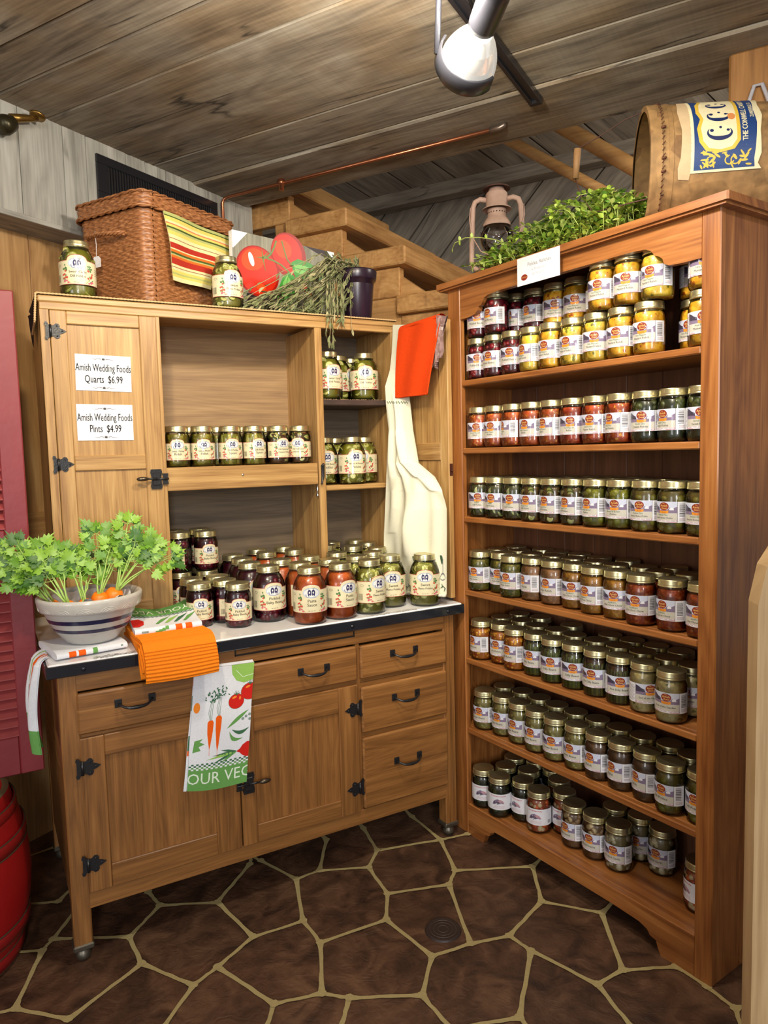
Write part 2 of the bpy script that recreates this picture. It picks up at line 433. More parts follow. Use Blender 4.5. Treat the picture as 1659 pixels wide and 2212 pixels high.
# ------------------------------------------------------------------ wood species
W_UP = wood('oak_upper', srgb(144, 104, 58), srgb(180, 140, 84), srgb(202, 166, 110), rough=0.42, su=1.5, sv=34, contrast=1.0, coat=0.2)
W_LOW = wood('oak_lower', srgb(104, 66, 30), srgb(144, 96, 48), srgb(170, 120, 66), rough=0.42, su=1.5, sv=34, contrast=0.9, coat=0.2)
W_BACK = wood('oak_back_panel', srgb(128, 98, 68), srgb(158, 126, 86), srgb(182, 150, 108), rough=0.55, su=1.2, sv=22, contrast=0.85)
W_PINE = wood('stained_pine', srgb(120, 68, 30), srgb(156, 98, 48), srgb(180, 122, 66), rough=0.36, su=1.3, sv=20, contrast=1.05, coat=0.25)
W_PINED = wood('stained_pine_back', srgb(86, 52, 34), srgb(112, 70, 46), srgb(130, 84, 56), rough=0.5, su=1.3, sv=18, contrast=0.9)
W_BARN = wood('weathered_ceiling_board', srgb(98, 89, 78), srgb(158, 148, 130), srgb(194, 186, 168), rough=0.8, su=1.3, sv=13, contrast=0.8, cracks=0.9, bump=0.4, saw=0.07, stain=(0.86, 0.74, 0.60))
W_BACK_SHADE = wood('grey_shaded_back_panel', srgb(84, 72, 60), srgb(116, 100, 82), srgb(136, 118, 96), rough=0.6, su=1.2, sv=26, contrast=0.85)  # greyish boards; shade of the lower and right bays partly put into the colour
W_GREY = wood('weathered_grey_board', srgb(122, 118, 110), srgb(176, 172, 160), srgb(206, 204, 194), rough=0.85, su=1.4, sv=13, contrast=0.7, cracks=0.6, bump=0.4)
W_GREYD = wood('weathered_roof_board', srgb(92, 84, 74), srgb(142, 132, 118), srgb(172, 162, 146), rough=0.85, su=1.4, sv=13, contrast=0.7, cracks=0.7, bump=0.4)
W_TAN = wood('tan_wall_board', srgb(150, 106, 60), srgb(190, 146, 92), srgb(214, 176, 122), rough=0.6, su=1.2, sv=12, contrast=0.8)
W_STAIR = wood('sawn_timber', srgb(158, 108, 56), srgb(200, 150, 90), srgb(222, 178, 120), rough=0.6, su=1.4, sv=12, contrast=0.8, cracks=0.35, saw=0.05)
W_PALE = wood('pale_board', srgb(160, 126, 84), srgb(196, 164, 118), srgb(214, 186, 142), rough=0.6, su=1.2, sv=16, contrast=0.8)
IRON = plain('black_iron', (0.012, 0.012, 0.014), rough=0.32, spec=0.6, bump=0.25, bscale=240)
DARKGAP = plain('dark_gap', (0.02, 0.014, 0.01), rough=0.9)
WHITE = plain('white_card', (0.82, 0.82, 0.84), rough=0.3)
BLACKINK = plain('black_ink', (0.03, 0.03, 0.04), rough=0.5)
COPPER = plain('copper_pipe', srgb(190, 120, 84), rough=0.3, metal=0.9)
BRASS = plain('aged_brass', srgb(150, 118, 60), rough=0.35, metal=0.9)
BLACKM = plain('black_painted_metal', (0.015, 0.015, 0.018), rough=0.28, spec=0.6)

# ------------------------------------------------------------------ floor: irregular flagstones
def floor_mat():
    m, nt, b, N, L = nodes_of('slate_flagstone')
    tc = N('ShaderNodeTexCoord')
    n = N('ShaderNodeTexNoise'); n.inputs['Scale'].default_value = 9; n.inputs['Detail'].default_value = 7; n.inputs['Distortion'].default_value = 1.4; L(tc.outputs['Object'], n.inputs['Vector'])
    r = ramp(nt, [(0.34, srgb(58, 38, 26)), (0.5, srgb(84, 57, 40)), (0.68, srgb(108, 78, 56))]); L(n.outputs['Fac'], r.inputs[0])
    v = N('ShaderNodeTexVoronoi'); v.inputs['Scale'].default_value = 3.2; L(tc.outputs['Object'], v.inputs['Vector'])
    s = N('ShaderNodeSeparateColor'); L(v.outputs['Color'], s.inputs[0])
    r2 = ramp(nt, [(0.0, (0.85, 0.85, 0.85)), (1.0, (1.12, 1.1, 1.08))]); L(s.outputs[0], r2.inputs[0])
    mx = N('ShaderNodeMix'); mx.data_type = 'RGBA'; mx.blend_type = 'MULTIPLY'; mx.inputs[0].default_value = 1; L(r.outputs[0], mx.inputs[6]); L(r2.outputs[0], mx.inputs[7])
    L(mx.outputs[2], b.inputs['Base Color'])
    n2 = N('ShaderNodeTexNoise'); n2.inputs['Scale'].default_value = 26; n2.inputs['Detail'].default_value = 8; n2.inputs['Distortion'].default_value = 2.2; L(tc.outputs['Object'], n2.inputs['Vector'])
    bp = N('ShaderNodeBump'); bp.inputs['Strength'].default_value = 0.75; bp.inputs['Distance'].default_value = 0.004; L(n2.outputs['Fac'], bp.inputs['Height']); L(bp.outputs[0], b.inputs['Normal'])
    b.inputs['Roughness'].default_value = 0.5
    return m
GROUT = plain('sand_grout', srgb(176, 158, 106), rough=0.85, bump=0.4, bscale=500)
FN = {1:(-0.045,0.386),2:(-0.042,0.143),3:(-0.071,0.107),4:(-0.148,0.148),5:(-0.143,-0.082),6:(-0.21,-0.07),7:(0.029,0.251),8:(0.14,0.042),9:(0.148,-0.083),11:(-0.036,-0.184),12:(0.242,0.14),13:(0.391,0.065),14:(0.226,0.225),15:(0.431,-0.136),16:(0.244,-0.23),17:(0.314,-0.198),18:(0.146,-0.329),19:(0.537,0.202),20:(0.633,0.049),21:(0.574,0.204),22:(0.712,0.052),23:(0.807,0.205),24:(0.573,-0.145),25:(0.577,-0.253),26:(0.505,-0.42),27:(0.394,-0.391),28:(0.346,-0.458),29:(0.556,-0.467),30:(0.496,-0.54),32:(0.852,-0.015),33:(0.922,0.057),34:(0.948,0.204),35:(0.835,-0.163),36:(0.774,-0.263),37:(1.015,-0.221),38:(1.072,-0.172),39:(1.134,0.0),40:(1.231,-0.019),41:(1.133,0.182),43:(1.289,-0.28),44:(1.196,-0.427),45:(1.303,-0.554),46:(1.022,-0.494),47:(0.916,-0.465),48:(0.803,-0.451),49:(0.709,-0.551),50:(1.033,-0.568),51:(0.863,-0.724),52:(1.091,-0.742),53:(1.181,-0.74),54:(1.302,-0.801),55:(1.059,-0.881),56:(0.711,-0.671),57:(0.862,-0.80),58:(1.309,-0.883),59:(1.305,-0.96),60:(1.39,-0.985),61:(1.24,-1.03),70:(.556,.245),71:(.575,.47),72:(.21,.45),73:(.97,.45),74:(.80,.44),75:(1.15,.42),76:(1.50,-.20),77:(1.52,-.70),78:(1.42,.06),79:(.09,.44),80:(1.62,-.93),81:(1.50,-.50)}
FE = [(12,13),(12,14),(12,8),(8,9),(8,2),(2,7),(2,3),(3,4),(3,5),(5,6),(5,11),(9,11),(9,16),(16,17),(17,15),(15,13),(13,19),(16,18),(15,24),(17,27),(24,20),(24,25),(20,21),(20,22),(22,23),(22,32),(32,33),(32,35),(33,34),(33,39),(39,41),(39,40),(39,38),(38,43),(38,37),(37,35),(37,47),(47,46),(47,48),(48,36),(48,49),(35,36),(25,36),(25,26),(26,27),(27,28),(26,29),(29,30),(29,49),(49,56),(50,46),(50,51),(50,52),(52,53),(53,45),(45,44),(44,43),(44,46),(52,55),(51,57),(51,56),(53,54),(19,70),(21,70),(70,71),(71,74),(74,73),(14,72),(72,71),(34,73),(23,74),(73,75),(41,75),(43,76),(45,81),(54,77),(40,78),(7,79),(79,72),(60,80),(76,81),(81,77),(77,80),(78,76),(75,78),(58,59),(59,60),(59,61),(54,58)]
def clip_poly(P, a, b, c):
    Q = []
    for i in range(len(P)):
        p, q = P[i], P[(i+1) % len(P)]; dp, dq = a*p[0]+b*p[1]-c, a*q[0]+b*q[1]-c
        if dp <= 0: Q.append(p)
        if dp*dq < 0:
            k = dp/(dp-dq); Q.append((p[0]+(q[0]-p[0])*k, p[1]+(q[1]-p[1])*k))
    return Q
def build_floor():
    mb = MB(); mb.box(-3.2, 4.2, -5.2, 4.4, -0.06, 0.0, mat=0, b=0.001)
    E = [(FN[a], FN[b]) for a, b in FE]
    rnd = random.Random(5)
    def inside(p):
        return (-0.2 < p[0] < 1.34 and -1.0 < p[1] < 0.24 and (p[0]*0.62+p[1]*0.78) > -0.30)
    S = [(x*0.25+rnd.uniform(-.09, .09)+(0.12 if y % 2 else 0), y*0.25+rnd.uniform(-.09, .09)) for x in range(-9, 15) for y in range(-16, 12)]
    seen = set()
    for i, s in enumerate(S):
        P = [(s[0]-.8, s[1]-.8), (s[0]+.8, s[1]-.8), (s[0]+.8, s[1]+.8), (s[0]-.8, s[1]+.8)]
        for j, q in enumerate(S):
            if j == i or hypot(q[0]-s[0], q[1]-s[1]) > 1.0: continue
            a, b = q[0]-s[0], q[1]-s[1]; P = clip_poly(P, a, b, a*(q[0]+s[0])/2+b*(q[1]+s[1])/2)
        for k in range(len(P)):
            p, q = P[k], P[(k+1) % len(P)]; key = (round((p[0]+q[0])/2, 3), round((p[1]+q[1])/2, 3))
            if key in seen or inside(p) or inside(q) or inside(key): continue
            seen.add(key); E.append((p, q))
    rnd = random.Random(8); done = set()
    for ei, (a, b) in enumerate(E):
        zz = .0016+(ei % 9)*.00013
        d = hypot(b[0]-a[0], b[1]-a[1])
        if d < 1e-3: continue
        nx, ny = -(b[1]-a[1])/d, (b[0]-a[0])/d; n = 7; L_ = []; R_ = []
        for i in range(n+1):
            t = i/n; w_ = 0.0052+0.0045*abs(2*t-1)**5+rnd.uniform(-.0007, .0007)
            o = rnd.uniform(-.0012, .0012) if 0 < i < n else 0
            x, y = a[0]+(b[0]-a[0])*t, a[1]+(b[1]-a[1])*t
            L_.append((x+nx*(w_+o), y+ny*(w_+o), zz)); R_.append((x-nx*(w_-o), y-ny*(w_-o), zz))
        V = L_+R_; F = [(i+1, i, n+1+i, n+2+i) for i in range(n)]
        mb.add(V, F, 1)
        for c in (a, b):
            kk = (round(c[0], 3), round(c[1], 3))
            if kk in done: continue
            done.add(kk); m = 7; mb.add([(c[0]+.0125*cos(2*pi*k/m), c[1]+.0125*sin(2*pi*k/m), 0.0031) for k in range(m)], [tuple(range(m))], 1)
    o = mb.build('floor', [floor_mat(), GROUT]); tag(o, kind='structure')
build_floor()
mb = MB(); mb.lathe([(0.0, .0040), (0.040, .0044), (0.044, .0052), (0.048, .0044), (0.050, .0)], 40, mat=0, smooth=False)
for r_ in (0.014, 0.026, 0.036): mb.lathe([(r_-.001, .0043), (r_, .0056), (r_+.001, .0043)], 36, mat=1)
dr = mb.build('floor_drain', [plain('dull_drain_plate', srgb(62, 50, 46), rough=0.5, metal=0.3), plain('drain_ring', srgb(84, 70, 62), rough=0.45, metal=0.3)], loc=(0.885, -0.381, 0.0))
tag(dr, 'round dull metal cover set in the brown stone floor', 'floor drain')

# ------------------------------------------------------------------ room frame: header wall direction
HA = radians(31); E1 = Vector((cos(HA), sin(HA), 0)); E2 = Vector((-sin(HA), cos(HA), 0)); P0 = Vector((-.01, .606, 0))
MH = Matrix.Translation(P0) @ Matrix.Rotation(HA, 4, 'Z')       # x = s along header, y = w away, z up
def HP(s, w_, z): return MH @ Vector((s, w_, z))
def rough_edge_board(mb, s0, s1, y0, y1, z0, z1, mat=0, jag=0.006):
    """vertical board with an uneven sawn top"""
    n = 5; poly = [(s0, z0), (s1, z0)]+[(s1-(s1-s0)*i/n, z1-random.uniform(0, jag)) for i in range(n+1)]
    mb.prism(poly, y0, y1, mat, M=MH, axis='y')
# ceiling boards run along E2 (w), stacked along s
mb = MB(); SB = [-3.0, -2.7, -2.4, -2.12, -1.82, -1.52, -1.25, -.98, -.72, -.46, -.165, -.022, .155, .60, .805]
for a, b in zip(SB[:-1], SB[1:]):
    mb.box(a+.002, b-.002, -5.2, 0.14, 2.400, 2.43, M=MH, b=.004, grain=1)
mb.box(.807, 1.13, -5.2, 0.14, 2.392, 2.50, M=MH, b=.006, grain=1)
mb.box(-3.0, 1.12, -5.2, 0.14, 2.432, 2.46, M=MH, grain=1)
tag(mb.build('ceiling', W_BARN), kind='structure')
# header wall of grey vertical boards
mb = MB(); hb = [-1.6, -1.36, -1.1, -.86, -.62, -.40, -.16, .052, .21, .30, .47, .56, .62, .66, .78, .90, .97, 1.06, 1.17]
for a, b in zip(hb[:-1], hb[1:]): rough_edge_board(mb, a+.0012, b-.0012, 0.0, 0.022, 2.075, 2.404)
mb.box(-1.6, 1.17, 0.001, 0.14, 2.06, 2.078, M=MH)
tag(mb.build('wall_left', [W_GREY]), kind='structure')
# recessed wall of tan boards below it
mb = MB(); x = -2.4
while x < 1.3:
    w_ = random.uniform(.16, .24); mb.box(x+.001, x+w_-.001, .14, .165, 0, 2.42, M=MH, grain=2); x += w_
mb.box(-2.4, 1.3, .13, .142, 1.02, 1.13, M=MH)
tag(mb.build('wall_back', W_TAN), kind='structure')
# far wall behind the stairs: diagonal grey boards, and the sloping roof boards above a purlin
mb = MB(); X = 2.45
for k in range(-16, 22):
    c = k*.235; poly = [(-4.2, c-4.2*.0), (0, 0)]
    # band of board between two 42 degree lines, clipped to the wall rectangle
    P = [(-4.5, -3), (1.6, -3), (1.6, 2.74), (-4.5, 2.74)]
    a, b = sin(radians(47)), cos(radians(47))
    P = clip_poly(P, a, b, c+.235-.005); P = clip_poly(P, -a, -b, -(c+.005))
    P = clip_poly(P, 0, -1, 0.0)
    if len(P) >= 3:
        MR = MH @ Matrix.Translation((X, 0, 0))
        n = len(P); V = [MR @ Vector((0, y, z)) for y, z in P]; off = random.uniform(0, 20)
        V2 = [MR @ Vector((.025, y, z)) for y, z in P]
        U = [[(-y*b+z*a+off, y*a+z*b) for y, z in P]]
        mb.add([tuple(v) for v in V+V2], [tuple(range(n))]+[(i, (i+1) % n, n+(i+1) % n, n+i) for i in range(n)], 0, False, U+[[(0, 0)]*4]*n)
mb.box(X+.026, X+.05, -4.5, 1.6, 0, 2.76, mat=1, M=MH)
tag(mb.build('wall_right', [W_GREYD, DARKGAP]), kind='structure')
mb = MB()
for k in range(-6, 34):
    c = k*.24
    MR = MH @ Matrix.Translation((X+.02, 0, 2.74)) @ Matrix.Rotation(radians(24), 4, 'Y')
    P = [(-3.2, -4.6), (0.0, -4.6), (0.0, 1.6), (-3.2, 1.6)]      # (along slope, w)
    a, b = sin(radians(28)), cos(radians(28))
    P = clip_poly(P, a, b, c+.24-.006-3.6); P = clip_poly(P, -a, -b, -(c+.006-3.6))
    if len(P) >= 3:
        n = len(P); off = random.uniform(0, 20)
        V = [MR @ Vector((x, y, 0)) for x, y in P]; V2 = [MR @ Vector((x, y, .025)) for x, y in P]
        mb.add([tuple(v) for v in V+V2], [tuple(range(n))[::-1]]+[(i, (i+1) % n, n+(i+1) % n, n+i) for i in range(n)], 0, False, [[(x*b-y*a+off, x*a+y*b) for x, y in P][::-1]]+[[(0, 0)]*4]*n)
mb.box(-3.2, .02, -4.6, 1.6, .028, .05, mat=1, M=MH @ Matrix.Translation((X+.02, 0, 2.74)) @ Matrix.Rotation(radians(24), 4, 'Y'))
tag(mb.build('ceiling_slope', [W_GREYD, DARKGAP]), kind='structure')
mb = MB(); mb.box(X-.10, X, -4.4, 1.5, 2.72, 2.80, M=MH, grain=1, b=.004)
tag(mb.build('trim_1', W_GREYD), kind='structure')
# flight of timber steps
st = empty('staircase', HP(1.2, -.9, 0), 'open staircase of thick yellow timber steps climbing behind the cabinets', 'staircase')
def local(mb, ob): 
    inv = Matrix.Translation(-Vector(ob.location)); mb.v = [tuple(inv @ Vector(v)) for v in mb.v]; return mb
for k in range(-1, 11):
    w_ = -.499-.268*k; z = 2.312-.193*k
    if z < .1: break
    mb = MB(); mb.box(1.16, 2.02, w_, w_+.315, z-.072, z, M=MH, b=.006, grain=0); local(mb, st); mb.build('step', W_STAIR, st)
    mb = MB(); mb.box(1.195, 1.235, w_+.045, w_+.31, z-.19, z-.073, M=MH, b=.004, grain=0); local(mb, st); mb.build('riser_block', W_STAIR, st)
sl = .193/.268
for s0, s1 in ((1.205, 1.245), (1.93, 1.97)):
    mb = MB(); w0, w1 = -3.1, -.10; zf = lambda w_: 2.312+(w_+.499)*sl
    poly = [(w0, zf(w0)-.48), (w1, zf(w1)-.48), (w1, zf(w1)-.14), (w0, zf(w0)-.14)]
    poly = [(y, max(z, 0)) for y, z in poly]
    mb.prism(poly, s0, s1, M=MH, axis='x'); local(mb, st); mb.build('stringer', W_STAIR, st)
mb = MB(); zf2 = lambda w_: 2.735-(.221-w_)*.60
mb.prism([(-.75, zf2(-.75)-.13), (.30, zf2(.30)-.13), (.30, zf2(.30)), (-.75, zf2(-.75))], 2.0, 2.03, M=MH, axis='x'); local(mb, st); mb.build('side_board', W_STAIR, st)
# two pale rails crossing the stairwell
for i, (a, b, lab) in enumerate((((1.95, -.90, 2.77), (1.95, -1.75, 2.15), 'lower of two slanting yellow wooden rails above the lantern'), ((1.95, -1.165, 2.765), (1.95, -1.80, 2.265), 'upper of two slanting yellow wooden rails, beside the cardboard drum'))):
    mb = MB(); A, B = HP(*a), HP(*b); d = (B-A).normalized(); A = A-d*.2; B = B+d*.5
    mb.tube([A-HP(0, 0, 0)+HP(0, 0, 0), B], .024 if i == 0 else .034, 12)
    o = mb.build('wooden_rail', W_STAIR); tag(o, lab, 'rail')
# post at upper right with rope
pp = HP(1.075, -2.13, 0)
mb = MB(); mb.box(.912, 1.05, -2.08, -1.935, 0, 2.391, M=MH, b=.006, grain=2)
tag(mb.build('timber_post', wood('post_timber', srgb(120, 78, 36), srgb(168, 118, 62), srgb(196, 146, 86), rough=.6, su=1.4, sv=12, contrast=.8, cracks=.8)), 'square orange-brown timber post rising behind the cardboard drum', 'post')
# ventilation grille on header
v_ = empty('vent_grille', HP(.336, 0, 2.20), 'long black metal vent grille on the grey plank wall', 'vent', rz=HA)
mb = MB()
mb.box(0, .60, -.010, -.001, 0, .030); mb.box(0, .60, -.010, -.001, .125, .155); mb.box(0, .045, -.010, -.001, .03, .125); mb.box(.555, .60, -.010, -.001, .03, .125)
mb.build('frame', BLACKM, v_)
mb = MB()
for i in range(42): mb.box(.045+i*.01215, .0475+i*.01215, -.010, -.002, .03, .125, b=.0004)
mb.build('louvres', BLACKM, v_)
MB().box(.04, .56, -.0025, -.0005, .02, .135).build('backing', DARKGAP, v_)
# animal-foot hook
hk = empty('coat_hook', HP(.0, 0, 2.30), 'dark brass shaded wall lamp poking from the grey planks', 'wall fitting', rz=HA)
mb = MB(); mb.lathe([(.0, 0), (.026, .002), (.030, .02), (.022, .05), (.012, .058), (0, .06)], 20, M=Matrix.Translation((-.035, -.04, 0)) @ Matrix.Rotation(radians(62), 4, 'Y'))
mb.build('bell', plain('dark_bronze', srgb(66, 60, 40), rough=.35, metal=.7), hk)
mb = MB(); mb.tube([(.0, -.04, .035), (.03, -.045, .045), (.06, -.05, .054), (.085, -.05, .062)], [.013, .012, .010, .008], 10); mb.tube([(.02, -.045, .04), (.015, -.02, .03), (.012, 0, .02)], .008, 8)
mb.build('stem', BRASS, hk)
mb = MB(); mb.lathe([(0, 0), (.022, .002), (.024, .008), (.012, .014)], 18, M=Matrix.Translation((.085, -.05, .066)) @ Matrix.Rotation(radians(20), 4, 'Y')); mb.build('cap', BRASS, hk)
# copper pipe
cp = empty('copper_pipe', HP(.975, -.1, 2.38), 'thin copper pipe running along the ceiling edge down the grey plank wall', 'pipe')
def hl(ob, pts): return [tuple(HP(*p)-Vector(ob.location)) for p in pts]
mb = MB(); mb.tube(hl(cp, [(.955, -.02, 2.12), (.955, -.02, 2.36), (.958, -.03, 2.375), (.962, -.045, 2.38), (.963, -.3, 2.379), (.970, -1.225, 2.379)]), .0065, 10); mb.build('tube', COPPER, cp)
mb = MB(); mb.tube(hl(cp, [(.970, -1.20, 2.379), (.970, -1.235, 2.379), (.972, -1.248, 2.384), (.974, -1.252, 2.395)]), .0095, 12); mb.build('elbow', plain('tinned_elbow', srgb(150, 132, 118), rough=.35, metal=.8), cp)
mb = MB(); mb.tube(hl(cp, [(.957, -.327, 2.391), (.957, -.327, 2.372), (.957, -.327, 2.371), (.957, -.327, 2.350)]), [.013, .013, .009, .010], 12); mb.build('clamp', COPPER, cp)
# track and lamp
tr = empty('lighting_track', HP(.3, -1.395, 2.392), 'black track for spotlights screwed to the weathered board ceiling', 'lighting track', rz=HA)
mb = MB(); mb.box(-.9, .565, -.019, .019, -.014, .0, b=.002); mb.box(-.9, .565, -.019, -.008, -.022, -.013, b=.001); mb.box(-.9, .565, .008, .019, -.022, -.013, b=.001); mb.box(.545, .567, -.02, .02, -.023, 0, b=.002)
mb.build('rail', BLACKM, tr)
def build_lamp():
    T = Vector((.7866, -.7651, 2.1679)); Fc = Vector((.8383, -.6057, 2.1278))
    lp = empty('spotlight', T, 'black track spotlight with ribbed glass reflector bulb, lit', 'spotlight')
    ax = (Fc-T).normalized(); q = Vector((0, 0, 1)).rotation_difference(ax).to_matrix().to_4x4()
    M = q
    L = (Fc-T).length
    mb = MB(); mb.lathe([(.0, -.055), (.020, -.055), (.030, -.048), (.031, -.02), (.030, .048), (.029, .058), (.022, .058)], 32, M=M); mb.build('lamp_holder', BLACKM, lp)
    mb = MB(); mb.lathe([(.024, .056), (.027, .060), (.027, .070), (.024, .074)], 32, M=M)
    e = bpy.data.materials.new('bulb_glow'); e.use_nodes = True; b = e.node_tree.nodes['Principled BSDF']; b.inputs['Emission Color'].default_value = (1, .93, .8, 1); b.inputs['Emission Strength'].default_value = 7
    mb.build('bulb_collar', e, lp)
    pr = []; n = 26
    for i in range(n+1):
        t = i/n; r = .026+.036*sin(t*pi/2)**.85; z = .074+.088*t; pr.append((r+(.0006 if i % 2 else -.0006)*(t > .25), z))
    pr.append((.060, .168)); pr.append((.0, .172))
    g = bpy.data.materials.new('ribbed_glass_reflector'); g.use_nodes = True; b = g.node_tree.nodes['Principled BSDF']
    b.inputs['Base Color'].default_value = (.75, .75, .73, 1); b.inputs['Metallic'].default_value = .75; b.inputs['Roughness'].default_value = .16
    b.inputs['Emission Color'].default_value = (1, .95, .86, 1); b.inputs['Emission Strength'].default_value = .30
    mb = MB(); mb.lathe(pr[:-2], 44, M=M); mb.build('reflector_bulb', g, lp)
    mb = MB(); mb.lathe([(.060, .160), (.055, .166), (.0, .170)], 40, M=M); mb.build('bulb_lens', e, lp)
    mb = MB(); mb.lathe([(.064, .128), (.069, .130), (.071, .166), (.067, .172), (.064, .170), (.064, .128)], 44, M=M, a0=radians(30), a1=radians(200)); mb.build('glare_ring', BLACKM, lp)
    up = HP(.42, -1.395, 2.37)-T
    c = M @ Vector((0, 0, .14)); 
    A = Vector((.745, -.66, 2.372))-T; B = M @ Vector((-.069, .010, .150))
    mb = MB(); mb.tube([A, Vector((A.x*.5+B.x*.5, A.y*.5+B.y*.5, A.z*.5+B.z*.5)), B], .0065, 8); mb.build('side_arm', BLACKM, lp)
    mb = MB(); mb.tube([A, up], .006, 8); mb.tube([up, up+Vector((0, 0, .012))], .02, 14); mb.build('arm_bracket', BLACKM, lp)
    mb = MB(); mb.tube([(0, 0, .03), (up.x*.3, up.y*.3, up.z*.5), up], .017, 12); mb.tube([up, up+Vector((0, 0, .02))], .026, 16); mb.build('swivel_stem', BLACKM, lp)
    pl = bpy.data.lights.new('spotlight_bulb_light', 'POINT'); pl.energy = 30; pl.color = (1, .93, .82); pl.shadow_soft_size = .05
    o = bpy.data.objects.new('spotlight_bulb_light', pl); o.location = T.lerp(Fc, .5)+Vector((-.13, -.05, .03)); COL.objects.link(o)
build_lamp()

# ------------------------------------------------------------------ kitchen cabinet: base
base = empty('cabinet_base', (0.6, .3, 0), 'oak base cabinet on tall square legs with iron pulls', 'cabinet')
OB = Vector((0.6, .3, 0))
def part(mb, name, m, parent, off=OB):
    mb.v = [tuple(Vector(v)-off) for v in mb.v]; return mb.build(name, m, parent)
W_ = 1.2035; DB = .60
mb = MB()
mb.box(.002, .022, .03, DB-.03, .14, .764, b=.001, grain=1); mb.box(W_-.022, W_-.002, .03, DB-.03, .14, .764, b=.001, grain=1)
mb.box(.02, W_-.02, DB-.02, DB-.008, .14, .764); mb.box(.02, W_-.02, .02, DB-.01, .14, .155)
mb.box(.04, W_-.04, .0, .022, .718, .765); mb.box(.04, W_-.04, .001, .022, .140, .186); mb.box(.04, W_-.04, .006, .02, .590, .612)
mb.box(.836, .850, .004, .022, .18, .72); mb.box(.848, W_-.04, .006, .02, .416, .434); mb.box(.848, W_-.04, .006, .02, .578, .594); mb.box(.04, W_-.04, .03, DB-.03, .45, .462)
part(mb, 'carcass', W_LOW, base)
for x in (0, W_-.045):
    for y in (0, DB-.045):
        mb = MB(); mb.box(x, x+.045, y, y+.045, .036, .765, b=.003)
        lg = part(mb, 'leg', W_LOW, base)
        mb = MB(); cx, cyy = x+.0225, y+.0225
        mb.lathe([(.0, .0), (.014, .001), (.019, .008), (.020, .016), (.017, .024), (.012, .030), (.016, .036), (.024, .038), (.024, .046), (0, .046)], 20, c=(cx, cyy, 0))
        mb.box(cx-.026, cx+.026, cyy-.026, cyy+.026, .034, .050, b=.004)
        c_ = part(mb, 'caster', plain('worn_caster_metal', srgb(110, 104, 92), rough=.4, metal=.8, bump=.2), lg, OB)
def pull(par, cx, cz, y, off=OB, w_=.085):
    mb = MB()
    for s in (-1, 1): mb.box(cx+s*w_/2-.009, cx+s*w_/2+.009, y-.004, y, cz-.010+.004, cz+.012+.004, b=.002)
    pts = []
    for i in range(15):
        t = i/14; x = cx+(t-.5)*w_; e = abs(t-.5)*2
        pts.append((x, y-.006-.020*(1-e**4), cz+.004-.010*(1-e**3)))
    rr = [.0032+.0022*max(0, 1-abs(i-7)/5) for i in range(15)]
    mb.tube(pts, rr, 8)
    return part(mb, 'pull', IRON, par, off)
def drawer(x0, x1, z0, z1, pulls):
    mb = MB(); mb.box(x0, x1, -.009, .012, z0, z1, b=.005, grain=0); mb.box(x0+.012, x1-.012, .012, .42, z0+.006, z1-.008)
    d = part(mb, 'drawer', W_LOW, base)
    for px_, pz in pulls: pull(d, px_, pz, -.009)
    return d
drawer(.040, .836, .606, .712, [(.181, .668), (.690, .661)])
drawer(.848, 1.166, .606, .710, [(1.002, .667)])
drawer(.848, 1.166, .434, .580, [(1.005, .524)])
drawer(.848, 1.166, .190, .418, [(1.008, .316)])
mb = MB(); mb.box(.460, .828, -.004, .03, .747, .759, b=.002); part(mb, 'pull_out_board', W_LOW, base)
mb = MB(); mb.box(.455, .833, -.0015, .002, .741, .746); mb.box(.455, .459, -.0015, .002, .741, .762); mb.box(.829, .833, -.0015, .002, .741, .762); part(mb, 'board_slot', DARKGAP, base)
mb = MB(); mb.box(.322, .372, -.002, .001, .738, .7445); part(mb, 'paper_sticker', plain('pale_blue_sticker', srgb(150, 185, 205), rough=.4), base)
def hinge(par, cx, cz, y, d, off, s=1.0):
    """butterfly hinge: small plate on the stile, pointed leaf on the door (d = +1 leaf to the right)"""
    mb = MB(); k = .036*s
    leaf = [(0, -.42), (.25, -.46), (.42, -.62), (.62, -.60), (.74, -.42), (.70, -.26), (.92, -.18), (1.22, 0), (.92, .18), (.70, .26), (.74, .42), (.62, .60), (.42, .62), (.25, .46), (0, .42)]
    leaf = [(cx+d*k*x, cz+k*z) for x, z in leaf]
    if d < 0: leaf = leaf[::-1]
    mb.prism(leaf, y-.0028, y, axis='y')
    pl = [(0, -.50), (-.20, -.52), (-.30, -.72), (-.52, -.74), (-.60, -.55), (-.50, -.40), (-.50, .40), (-.60, .55), (-.52, .74), (-.30, .72), (-.20, .52), (0, .50)]
    pl = [(cx+d*k*x*.75, cz+k*z) for x, z in pl]
    if d > 0: pl = pl[::-1]
    mb.prism(pl, y-.0028, y, axis='y')
    mb.tube([(cx, y-.004, cz-k*.5), (cx, y-.004, cz+k*.5)], .0036, 8)
    for (x, z) in ((.5, -.42), (.5, .42), (.9, 0)): mb.ico((cx+d*k*x, y-.0035, cz+k*z), .0028, 1, sc=(1, .5, 1))
    return part(mb, 'hinge', IRON, par, off)
def panel_door(x0, x1, z0, z1, y, sl_, sr_, rails, name, m, par, off, th=.020, pm=None):
    """rails: list of (z_low, z_high) horizontal rails"""
    mb = MB()
    mb.box(x0, x0+sl_, y, y+th, z0, z1, b=.002, grain=2); mb.box(x1-sr_, x1, y, y+th, z0, z1, b=.002, grain=2)
    for a, b in rails: mb.box(x0+sl_, x1-sr_, y+.0005, y+th, a, b, b=.002, grain=0)
    d = part(mb, name, m, par, off)
    mb = MB(); mb.box(x0+sl_-.004, x1-sr_+.004, y+.008, y+.014, z0+.01, z1-.01, b=.0005, grain=2); part(mb, 'door_panel', pm or m, d, off)
    return d
